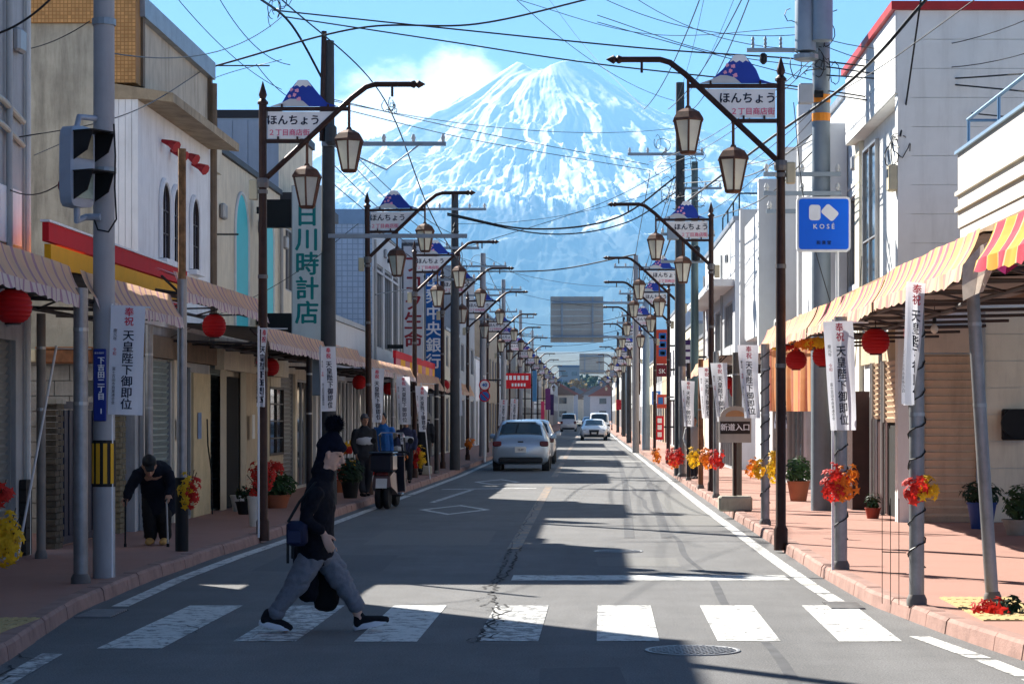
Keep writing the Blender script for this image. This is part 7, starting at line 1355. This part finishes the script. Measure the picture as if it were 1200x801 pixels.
bunch(407, 527, 44, .1, .1, [LORG, LRED], 40, 'orange leaves by the yellow railing on the left', 5, .05); bunch(437, 540, 42.4, .12, .28, [LORG, LRED], 60, 'orange and red leaves beside the scooter box', 6, .05, 1); bunch(470, 534, 49.0, .16, .16, [LORG], 60, 'orange leaf spray on the post right of the scooter', 7, .055); bunch(491, 534, 51.8, .14, .3, [LRED, LYEL], 70, 'red and yellow leaf spray by the walking people', 8, .055); bunch(550, 519, 66, .2, .2, [LORG], 60, 'orange leaf spray on a post past the left awnings', 9, .07)
bunch(985, 565, 22.0, .155, .21, [LRED, LORG], 110, 'red and orange leaf spray on the second cable-wound right post', 10, .046); bunch(1080, 572, 17.85, .115, .125, [LRED, LYEL], 75, 'red and yellow leaf spray on the nearest cable-wound post', 11, .040); bunch(907, 545, 28.5, .10, .24, [LYEL], 110, 'yellow leaf spray left of the first right lamp post', 12, .048); bunch(885, 547, 31.0, .12, .18, [LORG, LYEL], 50, 'small orange leaf spray on the post by the bus stop', 13, .045)
for i, (u, Y, cs, nm) in enumerate(((769, 58, [LORG], 'orange'), (787, 52.4, [LRED], 'red'), (795, 50.5, [LRED], 'deep red'), (813, 46.6, [LYEL], 'yellow'), (828, 43.5, [LORG], 'orange and tall'), (840, 41.3, [LRED], 'bright red'))): bunch(u, 534 + i * .6, Y, .17, .25, cs, 80, f'{nm} leaf spray, {ORD[i]} from the left in the right row of posts', 20 + i, .055)
bunch(790, 542, 55, .2, .2, [LORG], 60, 'low orange leaf spray in the middle of the right row of posts', 29, .055)
bunch(1172, 714, 17.2, .18, .11, [LRED, LDGR], 55, 'low red-leaved plant at the foot of the near right kerb', 14, .055, 0)
def pot_plant(X, Y, r, h, potm, label, leafm, n, prx, prz, leaf, seed, z0=SWZ, shape='round', pl_name='potted_plant'):
    rd = random.Random(seed); t = thing(pl_name, label, 'plant', (X, Y, z0)); MB().lathe((X, Y, z0 - .003), [(r * .72, 0), (r, h * .92), (r * 1.06, h * .93), (r * 1.06, h), (r * .9, h), (r * .85, h * .9)], 16).build('pot', potm, t, 40); MB().lathe((X, Y, z0 + h * .88), [(r * .9, 0), (r * .9, .004)], 14).build('soil', STEM, t)
    mb = MB(); st = MB(); c = Vector((X, Y, z0 + h + prz * .75))
    for i in range(9): d = Vector((rd.uniform(-1, 1) * prx, rd.uniform(-1, 1) * prx, rd.uniform(-.2, 1) * prz)); st.tube([(X, Y, z0 + h * .9), c + d * .4, c + d * .95], .006, 4)
    for i in range(n):
        d = Vector((rd.gauss(0, 1), rd.gauss(0, 1), rd.gauss(0, 1))).normalized() * rd.random() ** .4; p = c + Vector((d.x * prx, d.y * prx, d.z * prz)); nn = (d + Vector((rd.uniform(-.5, .5), rd.uniform(-.5, .5), .5))).normalized(); a = nn.cross(Vector((0.3, rd.random(), rd.random()))).normalized(); b = nn.cross(a); l = leaf * rd.uniform(.6, 1.3)
        mb.add([p - a * l, p + b * l * .4 + nn * l * .1, p + a * l, p - b * l * .4 + nn * l * .1], [(0, 1, 2, 3)])
    mb.build('foliage', leafm, t); st.build('stems', STEM, t); return t
pot_plant(3.78, 40, .2, .36, TERRA, 'green bush in an orange pot behind the first right lamp post', LGRN, 420, .26, .26, .06, 1); pot_plant(4.25, 33.2, .12, .16, mat('small_red_pot', (.28, .05, .03), .7), 'small plant in a red pot beside the dark doorway', LDGR, 90, .13, .13, .045, 2); pot_plant(5.35, 30.2, .2, .36, mat('blue_bucket', (.015, .05, .22), .5), 'dark plant in a blue tub in front of the tan shutter', LDGR, 200, .3, .16, .07, 3); pot_plant(5.55, 28.6, .22, .2, CONC, 'green shrub in a concrete box at the right edge', LGRN, 420, .22, .26, .05, 4)
pot_plant(-4.62, 30.8, .12, .42, mat('white_planter', (.60, .58, .52), .7, dirt=.2), 'tall white planter at the foot of the first left lamp', LRED, 60, .14, .18, .05, 5); pot_plant(-5.2, 37.0, .22, .22, TERRA, 'leafy green shrub in a pot by the beige shopfront', LGRN, 520, .34, .22, .06, 6); pot_plant(-4.45, 41.4, .17, .30, BLK, 'dark leafed plant in a black pot beside the second left lamp', LDGR, 420, .28, .26, .06, 7); pot_plant(-5.0, 44.5, .16, .25, TERRA, 'red flowering pot plant behind the crossing person', LRED, 120, .2, .2, .05, 8); pot_plant(-5.35, 34.6, .16, .2, BLK, 'small dark pot plant by the accordion shutter', LDGR, 100, .16, .15, .05, 9); pot_plant(-5.6, 35.6, .15, .26, mat('pale_crate', (.55, .55, .53), .7), 'pale tub standing at the dark doorway on the left', LDGR, 20, .1, .05, .04, 10)
# yellow leaf garlands on a low rail
yr = thing('garland_rail', 'low rail wound with yellow leaf garlands behind the crossing person', 'railing', (-5.1, 46, SWZ)); rd = random.Random(8)
for y in (45.2, 48.2): MB().tube([(-4.9, y, SWZ), (-4.9, y, 1.15)], .02, 6).build('rail_post', WHITEP, yr)
for z in (.62, 1.05):
    MB().tube([(-4.9, 45.2, z), (-4.9, 48.2, z)], .014, 6).build('rail', WHITEP, yr); mb = MB()
    for i in range(260): maple(mb, (-4.9 + rd.gauss(0, .04), rd.uniform(45.1, 48.3), z + rd.gauss(0, .04)), (rd.uniform(-1, 1), -1, .4), .05, rd)
    mb.build('yellow_garland', LYEL, yr)
# bare bulbs, cage and small fittings
for i, (u, v, Y, lb_) in enumerate(((1095, 385, 24, 'bare light bulb hanging beside the largest red lantern'), (1015, 383, 27, 'bare light bulb under the torn awning on the right'))):
    p = P(u, v, Y); t = thing('light_bulb', lb_, 'bulb', p, 'bare bulbs'); MB().lathe(p, [(.012, .06), (.03, .03), (.045, 0), (.035, -.035), (.008, -.055)], 12).build('globe', BULB, t, 60); MB().lathe(p, [(.022, .055), (.022, .12), (.01, .13)], 10).build('socket', BLK, t); MB().tube([p + Vector((0, 0, .12)), p + Vector((0, 0, .32))], .004, 4).build('flex', TAPE, t)
fc = thing('wire_frame', 'thin black wire frame beside the nearest cable-wound post', 'frame', (2.42, 18.1, SWZ))
for dx in (0, .06, .12): MB().tube([(2.40 + dx, 18.15 - dx, SWZ - .004), (2.40 + dx, 18.15 - dx, SWZ + .86)], .0032, 5).build('rod', BLK, fc)
for z in (.35, .52): MB().tube([(2.40, 18.15, z + SWZ - .1), (2.46, 18.09, z + SWZ - .1), (2.58, 18.03, z + SWZ - .1)], .005, 5).build('ring', BLK, fc)

# cloth hung at the end of the right awning and garlands below it
sc_ = thing('side_curtain', 'peach striped curtain hanging at the end of the right awning', 'curtain', (2.9, 34.5, 1.7)); mb = MB(); cols = 14
for k in range(6):
    for i in range(cols):
        def cp(i, k): f = i / cols; return (2.72 + .72 * f, 34.45 + .05 * math.sin(f * 18) * (.3 + k / 6), 2.74 - .17 * k)
        mb.quad(cp(i, k), cp(i + 1, k), cp(i + 1, k + 1), cp(i, k + 1))
mb.build('cloth', stripes('peach_curtain', [(.80, .40, .20), (.60, .22, .16), (.82, .48, .26)], [.06, .03, .02], 'X', trans=.35), sc_, 60)
bunch(950, 402, 29.5, .22, .10, [LORG, LYEL], 60, 'orange and yellow garland hanging under the right awning', 71, .05); bunch(918, 404, 33.0, .2, .10, [LYEL, LRED], 50, 'small yellow and red garland behind the first right lamp post', 72, .05)
